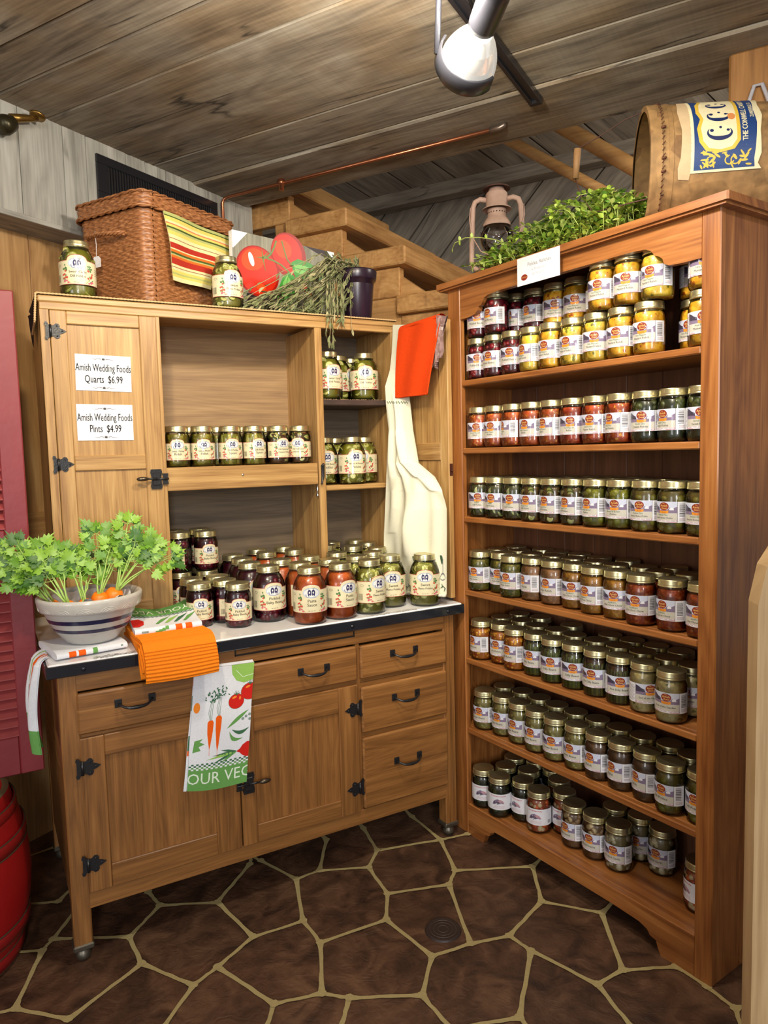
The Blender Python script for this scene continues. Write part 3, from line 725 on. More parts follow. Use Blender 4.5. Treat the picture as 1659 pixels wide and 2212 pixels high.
dl = panel_door(.042, .452, .186, .596, -.008, .058, .070, [(.186, .248), (.540, .596)], 'door', W_LOW, base, OB)
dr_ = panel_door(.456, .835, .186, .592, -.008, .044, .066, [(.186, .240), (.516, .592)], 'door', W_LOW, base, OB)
for z in (.521, .263): hinge(dl, .044, z, -.008, 1, OB)
for z in (.517, .265): hinge(dr_, .832, z, -.008, -1, OB)
def latch(par, cx, cz, y, off, hdir, s=1.0):
    mb = MB(); k = .030*s
    mb.prism([(cx-k*.5, cz-k), (cx+k*.5, cz-k), (cx+k*.58, cz-k*.7), (cx+k*.42, cz), (cx+k*.58, cz+k*.7), (cx+k*.5, cz+k), (cx-k*.5, cz+k), (cx-k*.58, cz+k*.7), (cx-k*.42, cz), (cx-k*.58, cz-k*.7)], y-.006, y, axis='y')
    mb.box(cx-k*.38, cx+k*.38, y-.010, y-.005, cz-k*.62, cz+k*.62, b=.003)
    mb.prism([(cx-hdir*k*.9-k*.3, cz-k*.55), (cx-hdir*k*.9+k*.3, cz-k*.55), (cx-hdir*k*.9+k*.2, cz), (cx-hdir*k*.9+k*.3, cz+k*.55), (cx-hdir*k*.9-k*.3, cz+k*.55), (cx-hdir*k*.9-k*.2, cz)], y-.006, y, axis='y')
    mb.tube([(cx-hdir*k*1.2, y-.008, cz), (cx, y-.010, cz)], .0035, 8)
    mb.tube([(cx, y-.010, cz), (cx+hdir*k*.9, y-.018, cz+.002)], [.004, .003], 8)
    o = part(mb, 'latch', IRON, par, off)
    mb = MB(); mb.ico((cx+hdir*k*1.45, y-.019, cz+.002), k*.62, 2, sc=(1, .45, .38)); part(mb, 'latch_handle', plain('worn_steel_handle', srgb(92, 82, 70), rough=.3, metal=.85), o, off)
    return o
latch(dr_, .476, .372, -.008, OB, 1)

# ------------------------------------------------------------------ enamel worktop
wt = empty('worktop', (.6, .28, .80), 'white enamel worktop with chipped black rim on the oak base cabinet', 'worktop')
OW = Vector((.6, .28, .80))
def enamel():
    m, nt, b, N, L = nodes_of('white_enamel')
    tc = N('ShaderNodeTexCoord'); n = N('ShaderNodeTexNoise'); n.inputs['Scale'].default_value = 6; n.inputs['Detail'].default_value = 6; L(tc.outputs['Object'], n.inputs['Vector'])
    r = ramp(nt, [(0.35, srgb(228, 226, 226)), (0.6, srgb(244, 243, 244))]); L(n.outputs['Fac'], r.inputs[0]); L(r.outputs[0], b.inputs['Base Color'])
    b.inputs['Roughness'].default_value = .12; b.inputs['Coat Weight'].default_value = .4
    return m
mb = MB(); mb.box(-.022, 1.226, -.018, .605, .782, .800, b=.005, grain=0); part(mb, 'enamel_top', enamel(), wt, OW)
mb = MB(); mb.box(-.026, 1.230, -.024, -.016, .766, .7965, b=.004); mb.box(-.027, -.019, -.022, .60, .766, .7965, b=.003); mb.box(1.223, 1.231, -.022, .60, .766, .7965, b=.003)
mb.box(-.02, 1.224, -.02, .60, .765, .783)
for x in (.06, .40, .815, 1.165): mb.ico((x, -.025, .781), .0065, 1, sc=(1, .4, 1))
part(mb, 'black_rim', plain('black_enamel', (.012, .014, .02), rough=.15, coat=.4), wt, OW)
random.seed(3)
mb = MB()
def chips(x0, x1):
    for i in range(190):
        x = random.uniform(x0, x1); y = random.uniform(-.0165, .0045); l = random.uniform(.0015, .006); a = random.uniform(-1.2, 1.2)
        dx, dy = l*cos(a), l*sin(a)*.6
        mb.add([(x-dx, y-dy, .8003), (x+dx*.2, y-.0009, .8003), (x+dx, y+dy, .8003), (x, y+.0009, .8003)], [(0, 1, 2, 3)])
chips(.875, 1.06); chips(.085, .19)
part(mb, 'enamel_scuffs', plain('scuffed_enamel', srgb(120, 112, 100), rough=.7), wt, OW)

# ------------------------------------------------------------------ upper cabinet
UX0, UX1, UY0, UY1, UZ0, UZ1 = .037, 1.1924, .3197, .600, .8005, 1.7673
up = empty('upper_cabinet', (.6, .46, .80), 'open oak hutch with jar shelves above the white worktop', 'cabinet')
OU = Vector((.6, .46, .80))
mb = MB()
mb.box(UX0, UX0+.018, UY0+.004, UY1, UZ0, UZ1-.02, b=.001, grain=2); mb.box(UX1-.019, UX1, UY0, UY1, UZ0, UZ1-.02, b=.001, grain=2)
mb.box(UX0-.004, UX1+.004, UY0-.004, UY1+.002, UZ1-.020, UZ1, b=.004, grain=0)
mb.box(UX0, UX1, UY0-.001, UY0+.02, 1.7275, UZ1-.019, b=.002, grain=0)
mb.box(.352, .366, UY0+.002, UY1-.01, UZ0, 1.735, b=.001, grain=2); mb.box(UX0, .061, UY0, UY0+.02, UZ0, 1.728, b=.001, grain=2)
mb.box(.876, .902, UY0-.001, UY0+.022, UZ0, 1.7275, b=.002, grain=2)
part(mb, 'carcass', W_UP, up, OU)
mb = MB(); mb.box(.880, .894, UY0+.02, UY1-.01, UZ0, 1.735, b=.001, grain=2); part(mb, 'divider', W_UP, up, OU)
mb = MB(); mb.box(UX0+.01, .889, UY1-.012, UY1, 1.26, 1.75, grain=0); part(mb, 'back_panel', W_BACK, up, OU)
mb = MB(); mb.box(UX0+.01, .889, UY1-.0125, UY1, .80, 1.259, grain=0); mb.box(.889, UX1-.01, UY1-.012, UY1, .80, 1.75, grain=0); part(mb, 'back_panel', W_BACK_SHADE, up, OU)
mb = MB(); mb.box(.366, .874, UY0+.002, UY0+.020, 1.1995, 1.272, b=.002, grain=0); mb.box(.366, .880, UY0+.020, UY1-.012, 1.256, 1.2705, b=.001, grain=0)
part(mb, 'shelf', W_UP, up, OU)
mb = MB(); mb.ico((.607, UY0-.0005, 1.242), .004, 2, sc=(1, .4, 1)); part(mb, 'screw', plain('bright_screw', (.8, .8, .8), rough=.15, metal=1), up, OU)
SA, SBz = 1.489, 1.192
mb = MB(); mb.box(.903, 1.172, UY0+.012, UY1-.014, SBz-.018, SBz, b=.003, grain=0); part(mb, 'shelf', W_UP, up, OU)
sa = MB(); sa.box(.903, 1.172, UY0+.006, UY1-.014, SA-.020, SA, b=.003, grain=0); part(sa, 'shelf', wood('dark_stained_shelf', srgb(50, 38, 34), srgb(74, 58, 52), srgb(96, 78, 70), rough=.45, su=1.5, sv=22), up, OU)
mb = MB()
for i in range(150):
    x = random.uniform(.905, 1.165); mb.ico((x, UY0+random.uniform(.008, .03), SA+.001), random.uniform(.0008, .0016), 1)
part(mb, 'crumbs_on_shelf', plain('grain_crumbs', srgb(176, 150, 112), rough=.8), up, OU)
# hooks inside
for (x, y, z, d) in ((.878, .50, 1.375, 1), (.866, .36, 1.38, 1)):
    mb = MB(); pts = [(x, y, z), (x-.012, y, z), (x-.016, y, z+.008), (x-.016, y-.001, z+.016)]; mb.tube(pts, .0016, 6); mb.tube([(x, y, z), (x-.010, y, z-.006), (x-.014, y, z-.016)], .0014, 6)
    part(mb, 'cup_hook', BRASS, up, OU)
mb = MB(); mb.tube([(.872, UY0+.008, 1.196), (.872, UY0+.008, 1.160)], .0035, 10); mb.tube([(.872, UY0+.008, 1.165), (.872, UY0+.008, 1.157)], .0055, 10); part(mb, 'bolt', plain('zinc_bolt', (.6, .6, .62), rough=.25, metal=1), up, OU)
mb = MB(); mb.tube([(.889, UY0-.012, 1.268), (.889, UY0-.004, 1.262), (.889, UY0-.004, 1.225), (.884, UY0-.008, 1.212), (.878, UY0-.016, 1.200)], [.004, .007, .006, .004, .003], 8); part(mb, 'catch', IRON, up, OU)
dU = panel_door(.0625, .355, .812, 1.7265, UY0-.002, .0435, .050, [(.812, .872), (1.271, 1.315), (1.690, 1.7265)], 'door', W_UP, up, OU, th=.018)
for z in (1.668, 1.291): hinge(dU, .0625, z, UY0-.002, 1, OU, .95)
latch(dU, .332, 1.239, UY0-.002, OU, -1, 1.0)
# opened door at right, swung out toward the room
rd = empty('open_door_frame', (0, 0, 0)); bpy.data.objects.remove(rd)
MD = Matrix.Translation((UX1+.003, UY0-.012, 0)) @ Matrix.Rotation(radians(-88), 4, 'Z')   # local x: 0 at hinge .. .29 at free edge
mb = MB()
mb.box(0, .045, 0, .018, .812, 1.727, b=.002, grain=2, M=MD); mb.box(.245, .292, 0, .018, .812, 1.727, b=.002, grain=2, M=MD)
for a, b in ((.812, .872), (1.271, 1.330), (1.690, 1.727)): mb.box(.045, .245, .0005, .018, a, b, b=.002, grain=0, M=MD)
od = part(mb, 'door', W_UP, up, OU)
mb = MB(); mb.box(.042, .248, .006, .012, .83, 1.71, b=.0005, grain=2, M=MD); part(mb, 'door_panel', W_UP, od, OU)
mb = MB(); mb.box(.291, .2935, .003, .015, 1.22, 1.26, M=MD); mb.tube([tuple(MD @ Vector(q)) for q in ((.292, .009, 1.238), (.300, .009, 1.236))], .003, 8)
part(mb, 'catch_plate', plain('rusty_catch', srgb(80, 40, 28), rough=.6, metal=.5), od, OU)

# beaded runner on the hutch
rn = empty('table_runner', (.6, .46, UZ1), 'dark cloth runner with a beaded cord edge on top of the oak hutch', 'runner')
mb = MB(); mb.box(.030, 1.196, .3155, .606, .0003+UZ1, .0022+UZ1, b=.0005)
CL = lambda name, col, **k: plain(name, col, rough=.9, spec=.15, bump=.5, bscale=900, **k)
for j in range(1):
    mb.grid(lambda u, v: (.0295-.006*sin(v*9)*v, .318+.26*u, UZ1+.002-(.02+(.115 if .25 < u < .9 else .06)*max(0, 1-abs(u-.55)*2.2))*v), 24, 10)
part(mb, 'cloth', CL('dark_runner_cloth', srgb(40, 24, 26)), rn, Vector((.6, .46, UZ1)))
mb = MB()
def cordpts(P, Q, n): return [tuple(Vector(P).lerp(Vector(Q), i/n)) for i in range(n+1)]
path = cordpts((.030, .3135, UZ1+.003), (1.196, .3135, UZ1+.003), 240); 
rr = [.0021+.0011*(i % 2) for i in range(len(path))]; mb.tube(path, rr, 7)
path = cordpts((.030, .3135, UZ1+.003), (.024, .318, UZ1-.075), 24); mb.tube(path, [.0024+.0014*(i % 2) for i in range(len(path))], 7)
path = cordpts((.024, .318, UZ1-.075), (.022, .40, UZ1-.10), 24); mb.tube(path, [.0021+.0011*(i % 2) for i in range(len(path))], 7)
part(mb, 'beaded_cord', plain('cream_cord', srgb(206, 170, 120), rough=.5), rn, Vector((.6, .46, UZ1)))

# ------------------------------------------------------------------ bookcase
PHI = -.0877
MBK = Matrix.Translation((1.2362, 0, 0)) @ Matrix.Rotation(atan2(-cos(PHI), -sin(PHI)), 4, 'Z')      # x = t along the front toward the room, y = depth, z up
def BP(t, d, z): return MBK @ Vector((t, d, z))
OK_ = BP(.42, .13, 0)
bk = empty('bookcase', OK_, 'tall honey-stained pine bookcase with seven shelves full of preserve jars', 'bookcase')
def bpart(mb, name, m, par=None): return part(mb, name, m, par or bk, OK_)
T0, T1, TI0, TI1, BD = -.0458, .8942, .0147, .8479, .275
for a, b in ((T0, TI0), (TI1, T1)):
    mb = MB(); mb.box(a, b, 0, .020, 0, 1.824, b=.0025, grain=2, M=MBK); bpart(mb, 'front_post', W_PINE)
mb = MB(); mb.box(T0+.003, T0+.022, .020, BD, 0, 1.824, b=.001, grain=2, M=MBK); bpart(mb, 'side_panel', W_PINE)
mb = MB(); mb.box(T1-.0205, T1-.002, .020, BD, 0, 1.824, b=.001, grain=2, M=MBK); bpart(mb, 'side_panel', W_PINE)
mb = MB(); t = T0+.023
while t < T1-.03:
    mb.box(t, min(t+.118, T1-.021), BD-.012, BD, .09, 1.824, b=.001, grain=2, M=MBK); t += .119
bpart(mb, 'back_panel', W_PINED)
mb = MB(); mb.prism([(-.075, -.022), (.918, -.022), (.922, -.018), (.922, BD+.005), (-.079, BD+.005), (-.079, -.018)], 1.826, 1.844, M=MBK)
mb.prism([(-.070, -.016), (.914, -.016), (.914, BD), (-.070, BD)], 1.820, 1.8265, M=MBK); bpart(mb, 'top_board', W_PINE)
mb = MB(); pr = [(TI0, 1.821), (TI0, 1.720), (.060, 1.722), (.085, 1.727), (.098, 1.736), (.102, 1.747), (.112, 1.749), (.120, 1.756), (.128, 1.768), (.143, 1.7745), (.20, 1.778)]
pr += [(x, 1.778-.006*abs(x-.43)/.3*0) for x in (.43, .66)]+[(.700, 1.775), (.716, 1.768), (.726, 1.755), (.738, 1.750), (.748, 1.742), (.752, 1.730), (.765, 1.723), (.80, 1.721), (TI1, 1.721), (TI1, 1.821)]
mb.prism(pr, .001, .020, axis='y', M=MBK); bpart(mb, 'scalloped_top_rail', W_PINE)
mb = MB(); pr = [(TI0, .104), (TI0, 0), (.088, 0), (.094, .012), (.100, .032), (.118, .036), (.126, .050), (.145, .060), (.23, .063), (.60, .062), (.690, .058), (.716, .050), (.724, .038), (.742, .034), (.748, .016), (.756, 0), (TI1, 0), (TI1, .104)]
mb.prism(pr, .001, .020, axis='y', M=MBK); bpart(mb, 'scalloped_plinth', W_PINE)
SZ = {1: 1.5264, 2: 1.3092, 3: 1.0855, 4: .8426, 5: .6122, 6: .3727, 7: .1063}
for k, z in SZ.items():
    mb = MB(); mb.box(TI0, TI1, .002, .021, z-.0185, z, b=.003, grain=0, M=MBK); mb.box(T0+.022, T1-.0205, .020, BD-.012, z-.0185, z, b=.003, grain=0, M=MBK); bpart(mb, 'shelf', W_PINE)

# ------------------------------------------------------------------ preserve jars
GLASS = glass_mat()
LID = plain('gold_lid_metal', srgb(204, 196, 154), rough=.30, metal=.92)
PIM = dict(R=.0392, H=.130, LR=.0362)
QUM = dict(R=.0508, H=.168, LR=.0357)
def jar_profile(sz):
    if sz == 'p':
        return [(0, .0015), (.028, .0012), (.0335, .0018), (.0372, .0055), (.0390, .012), (.0392, .020), (.0392, .086), (.0384, .094), (.0362, .1025), (.0344, .107), (.0338, .110), (.0338, .116)]
    return [(0, .0015), (.036, .0012), (.0435, .002), (.0480, .006), (.0504, .014), (.0508, .024), (.0508, .096), (.0500, .106), (.0474, .118), (.0436, .128), (.0390, .137), (.0350, .143), (.0335, .147), (.0333, .154)]
def lid_mesh(sz):
    H = .130 if sz == 'p' else .168; r = PIM['LR'] if sz == 'p' else QUM['LR']
    mb = MB(); z = H-.0195
    mb.lathe([(r-.0022, z), (r, z+.0006), (r+.0006, z+.0018), (r, z+.003), (r-.0008, z+.0045), (r-.0002, z+.006), (r-.0008, z+.0078), (r-.0010, z+.016), (r-.0016, z+.0185), (r-.0030, z+.0194), (r-.0046, z+.0190), (r-.0058, z+.0182), (r-.010, z+.0186), (r-.012, z+.0180), (0, z+.0180)], 40)
    return mb
def inner_r(sz, z):
    P = jar_profile(sz)
    for (r0, z0), (r1, z1) in zip(P[2:], P[3:]):
        if z0 <= z <= z1: return r0+(r1-r0)*(z-z0)/max(1e-6, z1-z0)
    return P[-1][0]
def slice_disc(mb, c, nrm, r, face, rim, th=.002):
    q = Vector((0, 0, 1)).rotation_difference(Vector(nrm)).to_matrix(); n = 11
    o = [q @ Vector((r*cos(2*pi*i/n), r*sin(2*pi*i/n), 0))+Vector(c) for i in range(n)]
    i_ = [q @ Vector((r*.84*cos(2*pi*i/n), r*.84*sin(2*pi*i/n), th*.5))+Vector(c) for i in range(n)]
    bk_ = [q @ Vector((r*cos(2*pi*i/n), r*sin(2*pi*i/n), -th))+Vector(c) for i in range(n)]
    mb.add([tuple(v) for v in o+i_], [(i, (i+1) % n, n+(i+1) % n, n+i) for i in range(n)], rim, True)
    mb.add([tuple(v) for v in i_], [tuple(range(n))], face, False)
    mb.add([tuple(v) for v in o+bk_], [((i+1) % n, i, n+i, n+(i+1) % n) for i in range(n)], rim, False)
def S(*a): return srgb(*a)
M_SLICE = fleck('cucumber_flesh', S(216, 210, 136), S(198, 190, 100), S(228, 222, 166), 260, split=(.3, .6))
M_SLICEP = fleck('pale_cucumber_flesh', S(196, 196, 140), S(176, 178, 112), S(212, 210, 168), 260, split=(.3, .6))
M_RIM = plain('cucumber_skin', S(136, 140, 56), rough=.4)
M_RIMD = plain('dark_cucumber_skin', S(62, 74, 26), rough=.4)
KINDS = {
 # name: (brine/paste material, piece style, piece materials, count, size)
 'beet': (plain('beet_juice', S(64, 6, 18), rough=.3), 'ball', [plain('beet_piece', S(130, 18, 28), rough=.4)], 60, .010),
 'bbeet': (plain('dark_beet_juice', S(50, 4, 20), rough=.3), 'ball', [plain('baby_beet', S(104, 12, 34), rough=.35)], 52, .012),
 'must': (fleck('mustard_relish', S(222, 158, 30), S(232, 182, 50), S(176, 84, 20), 150, split=(.25, .6)), None, [], 0, 0),
 'must2': (fleck('pale_mustard_relish', S(226, 186, 50), S(236, 204, 84), S(120, 116, 30), 150, split=(.25, .6)), None, [], 0, 0),
 'swpep': (fleck('sweet_pepper_relish', S(168, 66, 20), S(190, 96, 34), S(232, 168, 80), 190), None, [], 0, 0),
 'hotpep': (fleck('hot_pepper_relish', S(160, 48, 18), S(182, 68, 26), S(230, 140, 70), 190), None, [], 0, 0),
 'xhotpep': (fleck('extra_hot_relish', S(162, 56, 20), S(186, 84, 30), S(226, 160, 60), 170), None, [], 0, 0),
 'seven': (plain('dark_green_brine', S(40, 44, 22), rough=.3), 'ball', [plain('dark_pickle', S(82, 88, 40), rough=.4)], 34, .014),
 'swdill': (plain('olive_brine', S(64, 62, 34), rough=.3), 'disc', [M_SLICEP, M_RIMD], 40, .0155),
 'firedill': (plain('reddish_olive_brine', S(84, 62, 26), rough=.3), 'disc', [M_SLICE, M_RIMD], 44, .0125),
 'bnb': (plain('green_brine', S(92, 90, 24), rough=.3), 'ball', [plain('green_pickle_chunk', S(136, 134, 38), rough=.4)], 40, .013),
 'firebnb': (plain('brown_green_brine', S(96, 82, 34), rough=.3), 'ball', [plain('olive_pickle_chunk', S(140, 130, 46), rough=.4)], 40, .013),
 'bnbrel': (fleck('green_relish', S(86, 86, 28), S(122, 110, 40), S(150, 130, 60), 200), None, [], 0, 0),
 'onion': (fleck('onion_relish', S(156, 108, 66), S(176, 128, 84), S(190, 146, 100), 120), None, [], 0, 0),
 'chow': (fleck('mild_chow_chow', S(160, 104, 26), S(182, 128, 40), S(196, 150, 70), 170), None, [], 0, 0),
 'hotchow': (fleck('hot_chow_chow', S(150, 54, 18), S(178, 80, 30), S(200, 120, 60), 170), None, [], 0, 0),
 'corn': (plain('corn_brine', S(170, 96, 18), rough=.35), 'ball', [plain('corn_kernel', S(232, 160, 36), rough=.4), plain('corn_kernel_light', S(238, 182, 70), rough=.4), plain('red_pepper_bit', S(190, 70, 24), rough=.4)], 230, .0052),
 'dilly': (plain('bean_brine', S(52, 48, 22), rough=.3), 'rod', [plain('green_bean', S(104, 108, 44), rough=.45), plain('green_bean_dark', S(80, 84, 34), rough=.45)], 34, .0052),
 'hotdilly': (plain('red_bean_brine', S(62, 36, 20), rough=.3), 'rod', [plain('olive_bean', S(102, 98, 42), rough=.45), plain('olive_bean_dark', S(76, 74, 34), rough=.45)], 34, .0052),
 'garden': (fleck('pale_garden_relish', S(196, 176, 116), S(212, 196, 140), S(110, 110, 50), 130, split=(.3, .7)), None, [], 0, 0),
 'wax': (plain('pale_bean_brine', S(128, 116, 62), rough=.3), 'ball', [plain('pale_bean_piece', S(176, 164, 100), rough=.45), plain('green_bean_piece', S(150, 140, 74), rough=.45)], 130, .0075),
 'apple': (fleck('brown_relish', S(88, 58, 34), S(104, 72, 42), S(118, 86, 52), 90), None, [], 0, 0),
 'dillp': (plain('dill_brine', S(92, 84, 30), rough=.3), 'ball', [plain('dill_chunk', S(122, 116, 40), rough=.4)], 36, .014),
 'jal': (plain('jalapeno_brine', S(40, 38, 22), rough=.3), 'disc', [plain('jalapeno_flesh', S(84, 84, 44), rough=.4), plain('jalapeno_skin', S(50, 56, 28), rough=.4)], 50, .011),
 'medley': (plain('medley_brine', S(140, 70, 40), rough=.3), 'ball', [plain('cauliflower_piece', S(196, 172, 130), rough=.5), plain('carrot_piece', S(206, 92, 40), rough=.4), plain('medley_pepper', S(160, 62, 36), rough=.4)], 80, .009),
 'mush': (plain('mushroom_brine', S(92, 64, 38), rough=.3), 'ball', [plain('mushroom_cap', S(190, 164, 120), rough=.4), plain('mushroom_brown', S(140, 104, 66), rough=.4)], 80, .010),
 'garlic': (plain('garlic_brine', S(110, 96, 62), rough=.3), 'ball', [plain('garlic_clove', S(206, 196, 164), rough=.4), plain('garlic_clove_dim', S(184, 170, 136), rough=.4)], 90, .010),
 'pasta': (fleck('pasta_sauce', S(176, 78, 30), S(186, 90, 36), S(194, 108, 52), 60, rough=.3), None, [], 0, 0),
 'flame': (plain('flame_brine', S(112, 106, 42), rough=.3), 'disc', [M_SLICE, M_RIM], 100, .0115),
 'garlicdill': (plain('garlic_dill_brine', S(104, 100, 26), rough=.3), 'disc', [M_SLICE, M_RIM], 66, .0145),
 'bnbq': (plain('butter_brine', S(112, 108, 28), rough=.3), 'disc', [M_SLICE, M_RIM], 80, .0125),
 'relish': (fleck('sweet_pickle_relish', S(112, 102, 22), S(134, 122, 34), S(150, 140, 60), 220), None, [], 0, 0),
 'spears': (plain('spear_brine', S(108, 104, 34), rough=.3), 'rod', [plain('spear_flesh', S(186, 176, 92), rough=.4), plain('spear_skin', S(134, 130, 40), rough=.4)], 14, .0105),
 'cinn': (plain('cinnamon_brine', S(74, 50, 30), rough=.3), 'disc', [M_SLICE, M_RIMD], 40, .0135),
}
DESC = {'beet': 'dark red pickled beets', 'must': 'yellow mustard relish', 'must2': 'yellow mustard relish', 'swpep': 'orange-red sweet pepper relish', 'hotpep': 'red hot pepper relish', 'xhotpep': 'red extra-hot pepper relish',
 'seven': 'dark green sweet pickles', 'swdill': 'sliced sweet dill pickles', 'firedill': 'sliced spicy dill pickles', 'bnb': 'green butter pickles', 'firebnb': 'olive spicy butter pickles',
 'bnbrel': 'green pickle relish', 'onion': 'tan onion relish', 'chow': 'mustard-brown chow chow', 'hotchow': 'red-brown hot chow chow', 'corn': 'yellow corn relish', 'dilly': 'pickled green beans', 'hotdilly': 'hot pickled green beans',
 'garden': 'pale creamy garden relish', 'wax': 'pale chopped beans', 'apple': 'smooth brown relish', 'dillp': 'olive dill pickles', 'jal': 'dark sliced jalapenos', 'medley': 'orange vegetable medley', 'mush': 'beige pickled mushrooms', 'garlic': 'white garlic cloves'}
TEXTS = {'beet': ('Pickled Beets',), 'must': ('Hot Pepper', 'Mustard Relish'), 'must2': ('Hot Pepper', 'Mustard Relish'), 'swpep': ('Sweet Pepper', 'Relish'), 'hotpep': ('Hot Pepper', 'Relish'), 'xhotpep': ('Extra Hot', 'Pepper Relish'),
 'seven': ('Seven Day', 'Sweet Pickles'), 'swdill': ('Sweet', 'Dill Pickles'), 'firedill': ('Sweet Fire', 'Dill Pickles'), 'bnb': ('Bread & Butter', 'Pickles'), 'firebnb': ('Sweet Fire', 'Bread & Butter Pickles'),
 'bnbrel': ('Bread & Butter', 'Pickle Relish'), 'onion': ('Onion Relish',), 'chow': ('Southern', 'Mild Chow Chow'), 'hotchow': ('Southern', 'Hot Chow Chow'), 'corn': ('Corn Relish',), 'dilly': ('Dilly Beans',), 'hotdilly': ('Hot Dilly Beans',),
 'garden': ('End of the Garden',), 'wax': ('Green Beans',), 'apple': ('Relish',), 'dillp': ('Dill Pickles',), 'mush': ('Mushrooms',), 'garlic': ('Pickled Garlic',)}
def paperlike(name, col): return plain(name, tuple(c*.9 for c in col), rough=.45, spec=.4, coat=.9)
LM = [paperlike('label_white', S(232, 232, 238)), paperlike('label_sky', S(206, 212, 232)), paperlike('label_hills', S(128, 112, 140)), paperlike('label_dark_hill', S(62, 56, 78)),
      paperlike('label_maroon', S(140, 44, 28)), paperlike('label_orange', S(236, 150, 40)), paperlike('label_yellow', S(246, 210, 120)), paperlike('label_stone', S(200, 196, 182)),
      paperlike('label_ink', S(52, 48, 50)), paperlike('label_rose', S(196, 150, 160)), paperlike('label_green_ink', S(70, 104, 66)), paperlike('label_red_ink', S(206, 40, 48))]
def village_label(kind):
    A = Art(); x0, x1, x2, x3 = -.0658, -.0374, .0319, .0596; z0, z1 = .029, .0800
    A.rect(x0, x3, z0, z1, 0, 0); A.rect(x1, x2, .052, z1-.0006, 1, 1)
    A.poly([(x1, .053), (x1, .0765), (-.030, .0745), (-.022, .069), (-.014, .066), (-.012, .053)], 3, 2)
    A.rect(x1, x2, .052, .0595, 2, 3); A.poly([(.008, .059), (.014, .066), (.021, .0635), (x2, .068), (x2, .059)], 2, 2)
    A.poly([(.014, .0595), (.014, .0635), (.017, .0655), (.022, .0655), (.024, .0625), (.024, .0595)], 0, 4)
    A.ell(0, .0685, .0125, .0098, 4, 5, 26); A.text('The', -.001, .0752, .0036, 6, 6); A.text('Amish', 0, .0700, .0078, 6, 6, sx=.95); A.text('Door', .001, .0636, .0066, 6, 6)
    A.poly([(-.0115, .0525), (-.0120, .0590), (-.006, .0575), (.006, .0575), (.0120, .0590), (.0115, .0525), (.006, .0512), (-.006, .0512)], 5, 6)
    A.text('VILLAGE', 0, .0544, .0030, 4, 7)
    A.rect(x1, x2, .0352, .0515, 7, 1)
    T = TEXTS.get(kind, ('Relish',))
    if len(T) == 1: A.text(T[0], -.003, .0435, min(.0092, .118/len(T[0])), 8, 2, bold=.00012)
    else:
        A.text(T[0], -.004, .0475, .0064, 10, 2, bold=.0001); A.text(T[1], -.003, .0402, min(.0070, .118/len(T[1])), 8, 2, bold=.0001)
    A.rect(x1, x2, .0295, .0350, 9, 1); A.rect(x1+.003, x2-.002, .0318, .0343, 0, 2); A.rect(-.018, .010, .0296, .0312, 0, 3)
    for xx in (-.030, -.018, -.006, .006, .018): A.rect(xx, xx+.009, .0327, .0333, 8, 3)
    A.rect(x2+.0002, x2+.0009, z0+.001, z1, 8, 1); A.rect(x1-.0009, x1-.0002, z0, z1, 8, 1)
    rnd = random.Random(4); z = .0755
    for i in range(15):
        h = rnd.choice([.0007, .0012, .0018]); A.rect(.037, .052, z-h, z, 8, 1); z -= h+rnd.choice([.0008, .0014])
    for i in range(5): A.rect(.037, .055, .0325+i*.0018, .0331+i*.0018, 8 if i % 2 else 9, 1)
    for i in range(13): A.rect(-.061, -.043+.002*(i % 3), .034+i*.0032, .0348+i*.0032, 8, 1)
    return A
def jal_label(kind):
    A = Art(); A.rect(-.058, .062, .030, .082, 0, 0)
    A.text('Bread & Butter Jalapenos' if kind == 'jal' else 'Hot Vegetable Medley', -.002, .0755, .0050, 11, 1, bold=.00016)
    A.poly([(-.022, .048), (-.018, .058), (-.010, .064), (-.003, .066), (.006, .062), (.014, .056), (.016, .050), (.008, .052), (.0, .050), (-.008, .053), (-.014, .048)], 2, 1)
    A.poly([(-.004, .058), (.004, .065), (.013, .060), (.018, .052), (.010, .054)], 9, 2)
    A.text('A1J2', -.008, .0535, .0120, 8, 3, sx=.8, bold=.0003); A.text('Pickled', .012, .0545, .0042, 9, 3)
    for i in range(4): A.rect(-.020+.002*i, .018, .0345+i*.0026, .0352+i*.0026, 9, 1)
    rnd = random.Random(4); x = .040
    for i in range(9):
        h = rnd.choice([.0006, .0012]); A.rect(x, x+h, .036, .047, 8, 1); x += h+.0009
    return A
WM = [paperlike('wedding_cream', S(232, 222, 184)), paperlike('wedding_red_edge', S(178, 66, 56)), paperlike('wedding_pale_blue', S(196, 208, 226)), paperlike('wedding_white', S(236, 236, 236)),
      paperlike('wedding_navy', S(36, 36, 92)), paperlike('wedding_ink', S(70, 64, 48)), paperlike('wedding_leaf', S(84, 128, 72)), paperlike('wedding_tomato', S(202, 84, 62)), paperlike('wedding_pink', S(216, 96, 120)), paperlike('wedding_tan', S(206, 182, 128))]
WTEXT = {'bbeet': ('Pickled', 'Baby Beets'), 'pasta': ('Pasta', 'Sauce'), 'flame': ('Sweet', 'Flame Pickles'), 'garlicdill': ('Sweet Garlic', 'Dill Pickles'), 'bnbq': ('Bread N Butter', 'Pickles'), 'relish': ('Sweet Pickle', 'Relish'), 'spears': ('Dill Pickle', 'Spears'), 'cinn': ('Old Fashioned', 'Cinnamon Pickles')}
